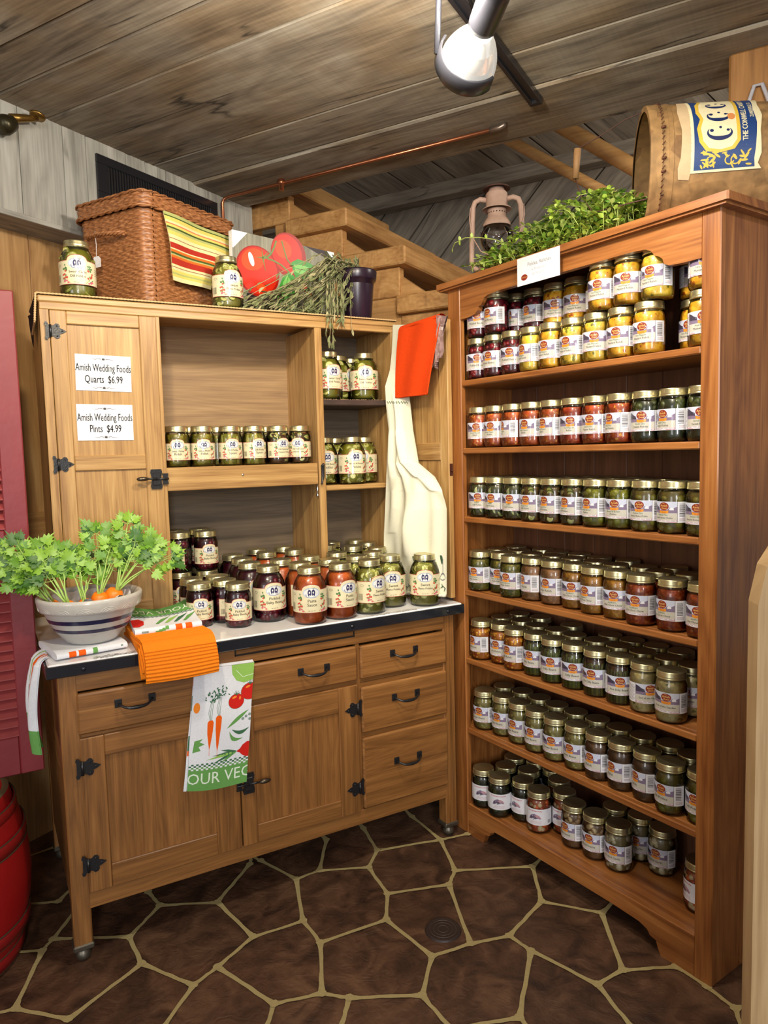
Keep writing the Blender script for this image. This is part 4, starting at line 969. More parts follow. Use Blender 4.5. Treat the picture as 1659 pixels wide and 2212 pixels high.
def wedding_label(kind, k):
    A = Art(); X0, X1 = -.060, .056
    def outline(g):
        zb, zs = .024-g, .0755+g
        pts = [(X0-g, zb), (X1+g, zb), (X1+g, zs), (.0225+g, zs)]
        for i in range(1, 16):
            a = pi*i/16; pts.append(((.0215+g)*cos(a), zs+(.0125)*sin(a)**.8))
        return pts+[(-.0225-g, zs), (X0-g, zs)]
    A.poly([(x, z) for x, z in outline(.0010)], 1, 0); A.poly(outline(0), 0, 1)
    for i in range(30): A.rect(X0+.002+i*.0038, X0+.0035+i*.0038, .0742, .0750, 1, 2) if abs(X0+i*.0038) > .024 else None
    A.ell(0, .0695, .0200, .0122, 2, 2, 30); A.ell(0, .0695, .0170, .0102, 3, 3, 30)
    for a in range(-5, 6): 
        th = pi/2+a*.17; A.ell(.0184*cos(th), .0695+.0112*sin(th), .0006, .0006, 4, 4, 6)
    # two horses seen from the front in a navy cluster
    for s in (-1, 1):
        A.poly([(s*.0075, .0635), (s*.0088, .0700), (s*.0078, .0748), (s*.0050, .0772), (s*.0022, .0765), (s*.0008, .0735), (s*.0006, .066), (s*.0022, .0625), (s*.0036, .0660), (s*.0052, .0640), (s*.0058, .0605)], 4, 4)
        A.ell(s*.0044, .0705, .0016, .0026, 3, 5, 10); A.poly([(s*.0045, .077), (s*.0058, .0795), (s*.0062, .0765)], 4, 5)
    A.stroke([(-.011, .062), (-.013, .0645), (-.0125, .067)], .0012, 4, 4); A.stroke([(-.012, .0605), (0, .0588), (.011, .0600)], .0007, 4, 4); A.stroke([(.003, .079), (.008, .0815)], .0008, 5, 5)
    T = WTEXT[kind]; b = .00018
    A.text(T[0], .001, .0508, min(.0098, .092/len(T[0])), 5, 3, bold=b); A.text(T[1], .001, .0415, min(.0098, .092/len(T[1])), 5, 3, bold=b)
    for xx in (-.008, -.002, .004): A.rect(xx, xx+.004, .0275, .0284, 5, 3)
    rnd = random.Random(9)
    for cx, hh in ((-.0275, 1), (.0285, 1)):
        for i in range(12): A.ell(cx+rnd.uniform(-.005, .005), .054+rnd.uniform(0, .013), .0026, .0016, 6, 3+i % 3, 7, a=rnd.uniform(0, 3))
        for i in range(7): A.ell(cx+rnd.uniform(-.0055, .0055), .045+rnd.uniform(-.008, .010), .0024, .0024, 7, 5+i % 2, 9)
        for i in range(6): A.ell(cx+rnd.uniform(-.006, .006), .036+rnd.uniform(-.008, .008), .0026, .0013, 6, 4, 7, a=rnd.uniform(0, 3))
        for i in range(4): A.ell(cx+rnd.uniform(-.005, .007), .029+rnd.uniform(-.002, .003), .0026, .002, 8, 6, 9)
        A.poly([(cx-.001, .036), (cx+.013*(1 if cx < 0 else -1), .0265), (cx+.010*(1 if cx < 0 else -1), .0255)], 9, 6)
    x = -.056
    for i in range(10):
        h = rnd.choice([.0004, .0009]); A.rect(x, x+h, .030, .046, 5, 3); x += h+.0007
    for i in range(4): A.rect(.043, .054, .060-.004*i, .0608-.004*i, 5, 3)
    A.ring(-.046, .066, .005, .0026, .0006, 5, 3, 14)
    A.t = [([(x*k, (z-.024)*k+(.024 if k == 1 else .0385)) for x, z in t], m, l) for t, m, l in A.t]
    return A
_JP = {}
def jar_proto(kind, sz, style):
    key = (kind, sz, style)
    if key in _JP: return _JP[key]
    rnd = random.Random(hash(kind) % 1000 if False else sum(map(ord, kind))+len(sz))
    root = empty('preserve_jar', (0, 0, 0))
    P = jar_profile(sz); R = PIM['R'] if sz == 'p' else QUM['R']; H = PIM['H'] if sz == 'p' else QUM['H']
    mb = MB(); mb.lathe(P, 36); mb.build('glass_jar', GLASS, root)
    brine, style_, pm, cnt, size = KINDS[kind]
    mb = MB(); ztop = H-.026; g = .0016 if not style_ else .0034+size*.15
    prof = [(0, .0035)]+[(max(.001, r-g), max(.0045, z)) for r, z in P[2:] if z < ztop]+[(inner_r(sz, ztop)-g, ztop), (0, ztop+.0005)]
    mb.lathe(prof, 32, mat=0)
    if style_ == 'ball':
        for i in range(cnt):
            z = rnd.uniform(.010, ztop-.004); a = rnd.uniform(0, 2*pi); r = size*rnd.uniform(.75, 1.1)
            rho = inner_r(sz, z)-.0018-r*.92
            if z+r > ztop+.006: z = ztop-r*.6
            mb.ico((rho*cos(a), rho*sin(a), max(z, r*.8+.003)), r, 1 if cnt > 100 else 2, 1+rnd.randrange(len(pm)), sc=(1, 1, rnd.uniform(.8, 1.1)))
    elif style_ == 'disc':
        for i in range(cnt):
            z = rnd.uniform(.012, ztop-.004); a = rnd.uniform(0, 2*pi); r = size*rnd.uniform(.72, 1.08); tl = rnd.uniform(-.75, .75); ta = rnd.uniform(-.45, .45)
            Ri = inner_r(sz, z)-.0026; out = r*(abs(sin(tl))*.35+abs(sin(ta)))*.9; rho = sqrt(max(1e-6, Ri*Ri-r*r*.8))-out*.6-.0008
            n_ = Vector((cos(a+ta)*cos(tl), sin(a+ta)*cos(tl), sin(tl)))
            slice_disc(mb, (rho*cos(a), rho*sin(a), min(max(z, r*.9+.003), ztop)), n_, r, 1, 2)
    elif style_ == 'rod':
        for i in range(cnt):
            a = 2*pi*i/cnt+rnd.uniform(-.06, .06); rho = R-.0024-size; tl = rnd.uniform(-.004, .004)
            for z0, z1 in (((.006, ztop-rnd.uniform(0, .012)),)):
                rr = min(rho, inner_r(sz, z1)-.002-size)
                mb.tube([(rho*cos(a), rho*sin(a), z0), (rho*cos(a+tl*3), rho*sin(a+tl*3), .085 if sz == 'p' else .095), (rr*cos(a+tl*9), rr*sin(a+tl*9), z1)], [size*.9, size, size*.8], 8, mat=1+i % len(pm))
    mb.build('contents', [brine]+pm, root)
    mb = MB()
    if style == 'w': A = wedding_label(kind, 1.0 if sz == 'p' else R/PIM['R']*.99); ms = WM
    elif style == 'v': A = village_label(kind); ms = LM
    else: A = jal_label(kind); ms = LM
    Rl = R+.0004
    A.emit(mb, lambda x, z, h: ((Rl+h)*sin(x/Rl), -(Rl+h)*cos(x/Rl), z), lim=.006, dh=.00007)
    mb.build('paper_label', ms, root)
    lid_mesh(sz).build('lid', LID, root)
    _JP[key] = root; return root
_used = set()
def place_jar(kind, sz, style, loc, ang, label, group, lean=0):
    p = jar_proto(kind, sz, style)
    if (kind, sz, style) not in _used: _used.add((kind, sz, style)); o = p
    else: o = copy_tree(p)
    o.location = loc; o.rotation_euler = (lean, 0, radians(ang))
    tag(o, label, 'jar', group); return o
ORD = ['first', 'second', 'third', 'fourth', 'fifth', 'sixth', 'seventh', 'eighth', 'ninth', 'tenth', 'eleventh', 'twelfth']
SHN = {1: 'top', 2: 'second', 3: 'third', 4: 'fourth', 5: 'fifth', 6: 'sixth', 7: 'bottom'}
BJ = [(1, 0, 0.056, 0.046, 'beet', -44), (1, 0, 0.136, 0.046, 'beet', -75), (1, 0, 0.217, 0.046, 'beet', -59), (1, 0, 0.297, 0.046, 'must', -94), (1, 0, 0.377, 0.046, 'must', -81), (1, 0, 0.459, 0.046, 'must', -81), (1, 0, 0.541, 0.046, 'must', -59), (1, 0, 0.622, 0.046, 'must', -72), (1, 0, 0.705, 0.046, 'must', -76), (1, 0, 0.828, 0.046, 'must', -63), (2, 0, 0.056, 0.046, 'swpep', -55), (2, 0, 0.136, 0.046, 'swpep', -68), (2, 0, 0.217, 0.046, 'swpep', -110), (2, 0, 0.297, 0.046, 'swpep', -82), (2, 0, 0.377, 0.046, 'swpep', -92), (2, 0, 0.458, 0.046, 'hotpep', -61), (2, 0, 0.538, 0.046, 'xhotpep', -75), (2, 0, 0.618, 0.046, 'xhotpep', -97), (2, 0, 0.699, 0.046, 'seven', -69), (2, 0, 0.779, 0.046, 'seven', -95), (2, 0, 0.859, 0.046, 'seven', -64), (3, 0, 0.056, 0.046, 'swdill', -52), (3, 0, 0.136, 0.046, 'swdill', -70), (3, 0, 0.217, 0.046, 'swdill', -66), (3, 0, 0.297, 0.046, 'firedill', -79), (3, 0, 0.377, 0.046, 'firedill', -86), (3, 0, 0.458, 0.046, 'firedill', -90), (3, 0, 0.538, 0.046, 'bnb', -91), (3, 0, 0.618, 0.046, 'bnb', -72), (3, 0, 0.699, 0.046, 'firebnb', -76), (3, 0, 0.779, 0.046, 'firebnb', -86), (3, 0, 0.859, 0.046, 'firebnb', -74), (4, 0, 0.056, 0.041, 'bnbrel', -73), (4, 0, 0.131, 0.068, 'bnbrel', -63), (4, 0, 0.207, 0.041, 'bnbrel', -72), (4, 0, 0.285, 0.057, 'onion', -104), (4, 0, 0.366, 0.059, 'onion', -83), (4, 0, 0.446, 0.063, 'chow', -63), (4, 0, 0.526, 0.051, 'chow', -90), (4, 0, 0.606, 0.051, 'chow', -65), (4, 0, 0.688, 0.041, 'hotchow', -72), (4, 0, 0.778, 0.047, 'hotchow', -91), (4, 0, 0.866, 0.041, 'hotchow', -74), (5, 0, 0.056, 0.043, 'corn', -93), (5, 0, 0.134, 0.062, 'corn', -73), (5, 0, 0.213, 0.048, 'corn', -88), (5, 0, 0.293, 0.056, 'dilly', -75), (5, 0, 0.373, 0.048, 'dilly', -58), (5, 0, 0.453, 0.051, 'dilly', -53), (5, 0, 0.534, 0.051, 'hotdilly', -70), (5, 0, 0.614, 0.051, 'hotdilly', -48), (5, 0, 0.694, 0.05, 'garden', -29), (5, 0, 0.78, 0.041, 'garden', -70), (6, 0, 0.056, 0.052, 'wax', -70), (6, 0, 0.136, 0.063, 'wax', -75), (6, 0, 0.216, 0.06, 'wax', -79), (6, 0, 0.296, 0.055, 'wax', -75), (6, 0, 0.376, 0.053, 'wax', -65), (6, 0, 0.457, 0.057, 'wax', -81), (6, 0, 0.537, 0.055, 'apple', -86), (6, 0, 0.617, 0.055, 'apple', -94), (6, 0, 0.698, 0.057, 'apple', -102), (6, 0, 0.777, 0.046, 'dillp', -88), (6, 0, 0.857, 0.06, 'dillp', -84), (7, 0, 0.056, 0.041, 'jal', -47), (7, 0, 0.136, 0.041, 'jal', -43), (7, 0, 0.205, 0.082, 'jal', -80), (7, 0, 0.285, 0.071, 'medley', -57), (7, 0, 0.341, 0.128, 'medley', -74), (7, 0, 0.413, 0.092, 'mush', -90), (7, 0, 0.493, 0.094, 'mush', -76), (7, 0, 0.573, 0.098, 'garlic', -71), (7, 0, 0.578, 0.19, 'garlic', -70), (7, 0, 0.661, 0.179, 'garlic', -79), (7, 0, 0.821, 0.111, 'medley', -114), (3, 1, 0.056, 0.126, 'swdill', -64), (3, 1, 0.136, 0.126, 'swdill', -65), (3, 1, 0.217, 0.127, 'swdill', -66), (3, 1, 0.297, 0.126, 'firedill', -68), (3, 1, 0.377, 0.126, 'firedill', -69), (3, 1, 0.458, 0.126, 'firedill', -71), (3, 1, 0.538, 0.126, 'bnb', -73), (3, 1, 0.618, 0.126, 'bnb', -75), (3, 1, 0.699, 0.126, 'firebnb', -76), (3, 2, 0.061, 0.207, 'swdill', -65), (3, 2, 0.287, 0.206, 'firedill', -69), (3, 2, 0.367, 0.206, 'firedill', -71), (3, 2, 0.448, 0.207, 'firedill', -72), (3, 2, 0.534, 0.207, 'bnb', -74), (4, 1, 0.056, 0.121, 'bnbrel', -63), (4, 1, 0.131, 0.149, 'bnbrel', -65), (4, 1, 0.209, 0.125, 'bnbrel', -66), (4, 1, 0.289, 0.14, 'onion', -68), (4, 1, 0.369, 0.143, 'onion', -69), (4, 1, 0.454, 0.142, 'chow', -71), (4, 1, 0.534, 0.134, 'chow', -73), (4, 1, 0.612, 0.154, 'chow', -75), (4, 1, 0.685, 0.121, 'hotchow', -76), (4, 1, 0.764, 0.139, 'hotchow', -78), (4, 2, 0.056, 0.205, 'bnbrel', -65), (4, 2, 0.165, 0.222, 'bnbrel', -67), (4, 2, 0.244, 0.207, 'bnbrel', -68), (4, 2, 0.323, 0.222, 'onion', -70), (4, 2, 0.412, 0.211, 'onion', -71), (4, 2, 0.509, 0.219, 'chow', -74), (4, 2, 0.675, 0.204, 'hotchow', -77), (5, 1, 0.064, 0.126, 'corn', -64), (5, 1, 0.144, 0.142, 'corn', -65), (5, 1, 0.224, 0.131, 'corn', -67), (5, 1, 0.304, 0.136, 'dilly', -68), (5, 1, 0.384, 0.129, 'dilly', -70), (5, 1, 0.467, 0.131, 'dilly', -71), (5, 1, 0.548, 0.13, 'hotdilly', -73), (5, 1, 0.628, 0.13, 'hotdilly', -75), (5, 1, 0.709, 0.131, 'garden', -77), (5, 1, 0.788, 0.12, 'garden', -79), (5, 2, 0.067, 0.207, 'corn', -65), (5, 2, 0.152, 0.222, 'corn', -67), (5, 2, 0.295, 0.216, 'dilly', -69), (5, 2, 0.453, 0.21, 'dilly', -72), (5, 2, 0.533, 0.209, 'hotdilly', -74), (5, 2, 0.614, 0.209, 'hotdilly', -76), (5, 2, 0.694, 0.21, 'garden', -78), (6, 1, 0.064, 0.133, 'wax', -64), (6, 1, 0.144, 0.143, 'wax', -65), (6, 1, 0.224, 0.141, 'wax', -67), (6, 1, 0.305, 0.135, 'wax', -68), (6, 1, 0.385, 0.133, 'wax', -70), (6, 1, 0.465, 0.137, 'wax', -71), (6, 1, 0.546, 0.135, 'apple', -73), (6, 1, 0.626, 0.135, 'apple', -75), (6, 1, 0.706, 0.145, 'apple', -77), (6, 1, 0.784, 0.126, 'dillp', -78), (7, 1, 0.056, 0.187, 'jal', -65), (7, 1, 0.089, 0.114, 'jal', -64), (7, 1, 0.209, 0.22, 'jal', -68), (7, 1, 0.275, 0.175, 'medley', -68), (7, 1, 0.499, 0.174, 'mush', -73), (7, 2, 0.128, 0.222, 'jal', -66), (7, 2, 0.162, 0.149, 'jal', -66)]
from collections import defaultdict
rows = defaultdict(list)
for j in BJ: rows[(j[0], j[1])].append((j[0], j[1], .050+(j[2]-.056)*.9728, j[3], j[4], j[5]))
for (k, r), L in sorted(rows.items()):
    L.sort(key=lambda j: j[2])
    if (k, r) == (1, 0): L[-1] = (1, 0, .8325, .046, 'must', -62)
    for i, (sh, row, t, d, kind, ang) in enumerate(L):
        rown = {0: 'front', 1: 'middle', 2: 'back'}[row]
        if kind == 'must' and i in (3, 5, 6): kind = 'must2'
        st_ = 'j' if kind in ('jal', 'medley') else 'v'
        o = place_jar(kind, 'p', st_, BP(t, d, SZ[k]+.0002), ang, f"jar of {DESC[kind]}, {ORD[i]} from left, {rown} row, {SHN[k]} bookcase shelf", f"jars on the {SHN[k]} shelf of the bookcase")
# back jars and the stacked second layer of the top shelf
bt_ = [(.140, 'beet'), (.222, 'beet'), (.303, 'must'), (.384, 'must'), (.465, 'must'), (.756, 'must')]
for i, (t, kd) in enumerate(bt_):
    place_jar(kd, 'p', 'v', BP(t, .128, SZ[1]+.0002), -80, f"jar of {DESC[kd]}, {ORD[i]} from left, lower back row, top bookcase shelf", 'jars on the top shelf of the bookcase')
    place_jar(kd, 'p', 'v', BP(t, .128, SZ[1]+.1305), -62-(8*i) % 31+(30 if kd == 'must' else -20), f"jar of {DESC[kd]}, {ORD[i]} from left, stacked back row, top bookcase shelf", 'jars on the top shelf of the bookcase')
for i, (t, kd, a) in enumerate([(.056, 'beet', -50), (.136, 'beet', -88), (.541, 'must', -70), (.622, 'must', -62), (.705, 'must2', -80), (.8325, 'must', -60)]):
    place_jar(kd, 'p', 'v', BP(t, .046, SZ[1]+.1305), a, f"jar of {DESC[kd]}, {ORD[i]} from left, stacked front row, top bookcase shelf", 'jars on the top shelf of the bookcase')
# jars on the white worktop
WJ = [(.412, .184, 'bbeet', 'p', -9, 0), (.507, .112, 'bbeet', 'p', -13, 0), (.493, .194, 'bbeet', 'p', 43, 0), (.414, .280, 'bbeet', 'p', 11, 0), (.495, .279, 'bbeet', 'p', 24, 0),
 (.416, .425, 'bbeet', 'p', -3, 0), (.500, .412, 'bbeet', 'p', -5, 0), (.420, .510, 'bbeet', 'p', 10, 0), (.503, .497, 'bbeet', 'p', 10, 0),
 (.416, .425, 'bbeet', 'p', -72, 1), (.500, .412, 'bbeet', 'p', 2, 1), (.420, .510, 'bbeet', 'p', -14, 1), (.503, .497, 'bbeet', 'p', -16, 1),
 (.613, .136, 'bbeet', 'q', -2, 0), (.588, .236, 'bbeet', 'q', 12, 0), (.598, .342, 'bbeet', 'q', 12, 0), (.600, .446, 'bbeet', 'q', 13, 0), (.600, .536, 'bbeet', 'p', 15, 0),
 (.703, .031, 'pasta', 'q', -18, 0), (.809, .038, 'pasta', 'q', 6, 0), (.716, .536, 'pasta', 'q', 31, 0), (.716, .432, 'pasta', 'q', 30, 0), (.821, .536, 'pasta', 'q', 29, 0), (.821, .432, 'pasta', 'q', 28, 0),
 (.693, .236, 'pasta', 'q', 29, 0), (.717, .133, 'pasta', 'q', 28, 0), (.797, .245, 'pasta', 'q', 27, 0), (.821, .142, 'pasta', 'q', 25, 0),
 (.915, .047, 'flame', 'q', 10, 0), (1.017, .092, 'flame', 'q', -20, 0), (1.118, .040, 'flame', 'q', -32, 0), (.959, .461, 'flame', 'q', -5, 0), (1.014, .536, 'flame', 'q', -5, 0), (1.117, .536, 'flame', 'q', -7, 0),
 (1.028, .378, 'flame', 'q', -7, 0), (1.118, .432, 'flame', 'q', -8, 0), (.906, .262, 'flame', 'q', -5, 0), (1.012, .200, 'flame', 'q', -8, 0), (.924, .150, 'flame', 'q', -7, 0), (1.075, .288, 'flame', 'q', -9, 0)]
names_ = {'bbeet': 'baby beets', 'pasta': 'orange pasta sauce', 'flame': 'sliced green pickles'}
sub = defaultdict(list)
for j in WJ: sub[(j[2], j[3], j[5])].append(j)
for (kd, sz, stk), L in sub.items():
    L.sort(key=lambda j: (round(j[1]/.09), j[0]))
    for i, j in enumerate(L):
        big = 'large' if sz == 'q' else 'small'
        rowi = round(j[1]/.09)
        peers = [q for q in L if round(q[1]/.09) == rowi]; pi_ = peers.index(j); rk = sorted({round(q[1]/.09) for q in L}).index(rowi)
        side = '' if len(peers) == 1 else (', left one' if pi_ == 0 else (', right one' if pi_ == len(peers)-1 else ', middle one'))
        where = f"{ORD[rk]} row back on the white worktop" if not stk else ('upper layer front' if rk == 0 else 'upper layer back')+' in the hutch'
        place_jar(kd, sz, 'w', (j[0], j[1], .8003+(.1303 if stk else 0)), j[4], f"{big} jar of {names_[kd]}, {where}{side}", f"{big} jars of {names_[kd]} on the worktop")
# jars on the hutch shelves
for i, (x, y, kd, a) in enumerate([(.412, .367, 'relish', -12), (.492, .367, 'relish', -8), (.583, .367, 'spears', -5), (.664, .367, 'spears', 8), (.748, .367, 'cinn', 10), (.828, .367, 'cinn', -32)]):
    nm = {'relish': 'green pickle relish', 'spears': 'pale pickle spears', 'cinn': 'brownish cinnamon pickles'}[kd]
    place_jar(kd, 'p', 'w', (x, y, 1.2708), a, f"jar of {nm}, {ORD[i]} from left in front row on the hutch shelf", 'small jars on the wide hutch shelf')
for i, (x, kd) in enumerate([(.470, 'relish'), (.567, 'spears'), (.658, 'spears'), (.742, 'cinn')]):
    place_jar(kd, 'p', 'w', (x, .452, 1.2708), 40, f"partly hidden jar, {ORD[i]} from left in back row on the wide hutch shelf", 'small jars on the wide hutch shelf')
for i, (x, y, a) in enumerate([(.954, .390, 2), (1.096, .384, -22), (1.034, .475, 46), (1.115, .530, 20)]):
    nm = ['front left, half behind the divider', 'front right, the biggest in view', 'in the middle, set back', 'rear right, nearly hidden'][i]
    place_jar('garlicdill', 'q', 'w', (x, y, SA+.0008), a, f"large jar of sliced dill pickles {nm}, dark upper shelf", 'large jars on the dark upper right shelf')
for i, (x, y, a) in enumerate([(.954, .446, -8), (1.034, .380, -8), (1.117, .444, -38), (1.034, .524, 10)]):
    nm = ['front left, half behind the divider', 'front middle, the nearest in view', 'right, a little set back', 'rear middle, mostly hidden'][i]
    place_jar('bnbq', 'q', 'w', (x, y, SBz+.0006), a, f"large jar of green butter pickles {nm}, pale lower shelf", 'large jars on the pale lower right shelf')
place_jar('garlicdill', 'q', 'w', (.152, .385, UZ1+.0026), -8, 'large jar of sliced pickles on top of the hutch, left of the wicker basket', 'large jars on top of the hutch')
place_jar('flame', 'q', 'w', (.597, .372, UZ1+.0026), 6, 'large jar of sliced pickles on top of the hutch, before the tomato picture', 'large jars on top of the hutch')

# ------------------------------------------------------------------ soft things and decor
def off_mb(mb, loc): mb.v = [tuple(Vector(v)-Vector(loc)) for v in mb.v]; return mb
def leaf(mb, p, d, n_, L, Wd, mat=0, curl=.15, k=4):
    p = Vector(p); d = Vector(d).normalized(); s = d.cross(Vector(n_)); s = s.normalized() if s.length > 1e-4 else Vector((1, 0, 0)); up = s.cross(d).normalized()
    V = []
    for i in range(k+1):
        t = i/k; w_ = Wd*.5*sin(pi*min(1, t*.93+.04))**.8; c = p+d*L*t-up*(curl*L*t*t)
        V += [c-s*w_+up*w_*.25, c, c+s*w_+up*w_*.25]
    F = []
    for i in range(k): F += [(3*i, 3*i+1, 3*i+4, 3*i+3), (3*i+1, 3*i+2, 3*i+5, 3*i+4)]
    mb.add([tuple(v) for v in V], F, mat, True)
FAB = lambda name, col, b=.5: plain(name, col, rough=.92, spec=.12, bump=b, bscale=1100)
# wicker hamper
BN = Vector((.345, .365, UZ1+.0025))
hp = empty('wicker_basket', BN, 'large brown wicker hamper with a lid on top of the oak hutch', 'basket', rz=HA)
def wicker():
    m, nt, b, N, L = nodes_of('wicker_weave')
    uv = N('ShaderNodeUVMap'); uv.uv_map = 'UVMap'
    n = N('ShaderNodeTexNoise'); n.inputs['Scale'].default_value = 60; n.inputs['Detail'].default_value = 3
    mp = N('ShaderNodeMapping'); mp.inputs['Scale'].default_value = (1, 4, 1); L(uv.outputs[0], mp.inputs[0]); L(mp.outputs[0], n.inputs['Vector'])
    r = ramp(nt, [(0.3, S(104, 62, 32)), (0.5, S(148, 94, 54)), (0.72, S(182, 128, 82))]); L(n.outputs['Fac'], r.inputs[0]); L(r.outputs[0], b.inputs['Base Color'])
    b.inputs['Roughness'].default_value = .42; return m
WK = wicker()
def weave_shell(L_, Wd, z0, z1, rad, taper, pitch=.0078, stake=.021, amp=.0021, flip=0):
    mb = MB(); per = 2*(L_+Wd)-8*rad+2*pi*rad
    def P(s):
        s = s % per
        segs = [('l', L_-2*rad, (rad, 0), (1, 0)), ('a', 0, (L_-rad, rad), -pi/2), ('l', Wd-2*rad, (L_, rad), (0, 1)), ('a', 0, (L_-rad, Wd-rad), 0), ('l', L_-2*rad, (L_-rad, Wd), (-1, 0)), ('a', 0, (rad, Wd-rad), pi/2), ('l', Wd-2*rad, (0, Wd-rad), (0, -1)), ('a', 0, (rad, rad), pi)]
        for k, ln, c, d in segs:
            if k == 'a': ln = pi*rad/2
            if s <= ln:
                if k == 'l': return (c[0]+d[0]*s, c[1]+d[1]*s, d[1], -d[0])
                a = d+s/rad; return (c[0]+rad*cos(a), c[1]+rad*sin(a), cos(a), sin(a))
            s -= ln
        return (rad, 0, 0, -1)
    nu = int(per/(stake/4)); nst = int(per/stake); nu = nst*4; rows_ = int((z1-z0)/pitch); nv = rows_*3
    def f(u, v):
        z = z0+(z1-z0)*v; row = min(int(v*rows_), rows_-1); fr = v*rows_-row
        x, y, nx, ny = P(u*per)
        h = sin(pi*min(max(fr, 0), 1))**.5*.0012+amp*cos(pi*(u*nst)+pi*(row % 2))*sin(pi*fr)
        tp = taper*(1-(z-z0)/(z1-z0)); x = L_/2+(x-L_/2)*(1-tp/L_*2); y = Wd/2+(y-Wd/2)*(1-tp/Wd*2)
        return (x+nx*h, y+ny*h, z)
    mb.grid(f, nu, nv, uvf=lambda u, v: (u*per, v*(z1-z0))); return mb, P, per
mb, Pf, per = weave_shell(.400, .300, .0, .296, .035, .010)
mb.box(.012, .388, .012, .288, .002, .006); mb.build('basket_body', WK, hp)
mb, Pf, per = weave_shell(.420, .320, .296, .338, .040, 0); mb.v = [(x-.010, y-.010, z) for x, y, z in mb.v]
mb.box(-.005, .405, -.005, .305, .334, .344, b=.012)
for z, r_ in ((.298, .0062), (.340, .0052)):
    pts = []
    for ph in (0, pi):
        pts = []
        n = 260
        for i in range(n):
            x, y, nx, ny = Pf(per*i/n); a = i*.5+ph
            pts.append((x-.010+nx*(.002+.003*cos(a)), y-.010+ny*(.002+.003*cos(a)), z+.003*sin(a)))
        mb.tube(pts, r_*.62, 6, closed=True)
mb.build('basket_lid', WK, hp)
mb = MB()
for ph in (0, 2.1, 4.2):
    pts = []
    for i in range(44):
        t = i/43; y = .07+.17*t; bow = -.012-.022*sin(pi*t)**.6; a = t*26+ph
        pts.append((bow+.0045*cos(a), y, .222+.012*t+.0045*sin(a)))
    mb.tube(pts, .0042, 6)
mb.build('handle', WK, hp)
tg = empty('price_tag', hp.matrix_world @ Vector((0, 0, 0)) if False else BN+Matrix.Rotation(HA, 3, 'Z') @ Vector((-.030, .184, .150)), 'small white paper price tag hanging from the wicker basket handle', 'tag', rz=HA)
mb = MB(); mb.tube([(0, 0, .016), (.001, -.001, .05), (0, 0, .086), (.004, .004, .094), (.004, .010, .088), (0, .008, .078)], .0009, 5); mb.build('string', plain('white_string', (.8, .8, .8)), tg)
mb = MB(); mb.prism([(-.018, -.018), (.018, -.018), (.018, .008), (.010, .016), (-.010, .016), (-.018, .008)], -.0006, .0006, axis='x'); mb.build('card', WHITE, tg)
# striped towel under the lid
sc_ = empty('striped_towel', BN+Matrix.Rotation(HA, 3, 'Z') @ Vector((.22, -.015, .19)), 'striped yellow, green and red towel hanging over the front of the wicker basket', 'towel', rz=HA)
SM = [FAB('towel_cream', S(226, 214, 160)), FAB('towel_yellow', S(218, 200, 104)), FAB('towel_sage', S(176, 180, 112)), FAB('towel_green', S(74, 92, 44)), FAB('towel_red', S(176, 52, 38)), FAB('towel_orange', S(222, 110, 44)), FAB('towel_salmon', S(226, 120, 88)), FAB('towel_maroon', S(136, 44, 36))]
seq = [(2, .010), (3, .004), (1, .010), (0, .008), (6, .004), (1, .008), (3, .004), (2, .008), (1, .012), (0, .010), (7, .003), (0, .010), (4, .018), (0, .003), (5, .008), (3, .005), (2, .005), (5, .006), (4, .020), (0, .006), (7, .003), (0, .008), (1, .007), (2, .006), (1, .006), (0, .014)]
tot = sum(s_[1] for s_ in seq); 
def seqmat(v):
    z = v*tot
    for m_, h in seq:
        if z < h: return m_
        z -= h
    return seq[-1][0]
mb = MB()
def cl(u, v):
    x = (-.155+.022*v)+(u*(.322-.09*v)); z = (.106-.012*u)-(.208+.0*u)*v+.012*u*v
    return (x, -.004-.004*sin(u*9+v*3)-.006*v+.003*cos(v*7), z)
mb.grid(cl, 40, 110, matf=lambda u, v: seqmat(v)); mb.grid(lambda u, v: tuple(Vector(cl(1-u, v))+Vector((0, .0022, 0))), 20, 20, mat=0)
mb.build('cloth', SM, sc_)

# tomato canvas
cv = empty('canvas_print', (.650, .462, UZ1+.0025), 'canvas print of two red tomatoes and basil leaves leaning on the hutch', 'picture', rz=atan2(.113, .433))
mb = MB(); mb.box(0, .447, .001, .022, 0, .290, b=.002); mb.build('stretched_canvas', plain('canvas_white_edge', (.78, .78, .78), rough=.6), cv)
A = Art()
TM = [wood('print_grey_planks', S(96, 92, 80), S(150, 146, 128), S(190, 186, 166), rough=.5, su=2, sv=40, contrast=.7), plain('print_red', S(204, 38, 12), rough=.35), plain('print_red_orange', S(226, 74, 20), rough=.35), plain('print_leaf', S(66, 150, 58), rough=.35), plain('print_leaf_light', S(128, 192, 98), rough=.35), plain('print_stem', S(110, 128, 62), rough=.35), plain('print_white', (.82, .82, .82), rough=.3), plain('print_dark', S(44, 26, 32), rough=.4), plain('print_deep_red', S(160, 24, 10), rough=.35)]
A.rect(0, .447, 0, .290, 0, 0)
A.ell(.235, .245, .078, .078, 8, 1, 40); A.ell(.228, .250, .066, .066, 1, 2, 40); A.ell(.212, .262, .036, .032, 2, 3, 30)
A.poly([(.055, .0), (.05, .09), (.19, .09), (.21, .0)], 7, 1)
A.ell(.100, .168, .090, .086, 8, 4, 44); A.ell(.100, .170, .082, .080, 1, 5, 44); A.ell(.082, .205, .050, .036, 2, 6, 30, a=.4); A.ell(.074, .205, .010, .024, 6, 7, 18, a=.3); A.ell(.110, .116, .020, .012, 2, 6, 20)
A.poly([(.31, .29), (.447, .29), (.447, .262), (.38, .270)], 7, 1)
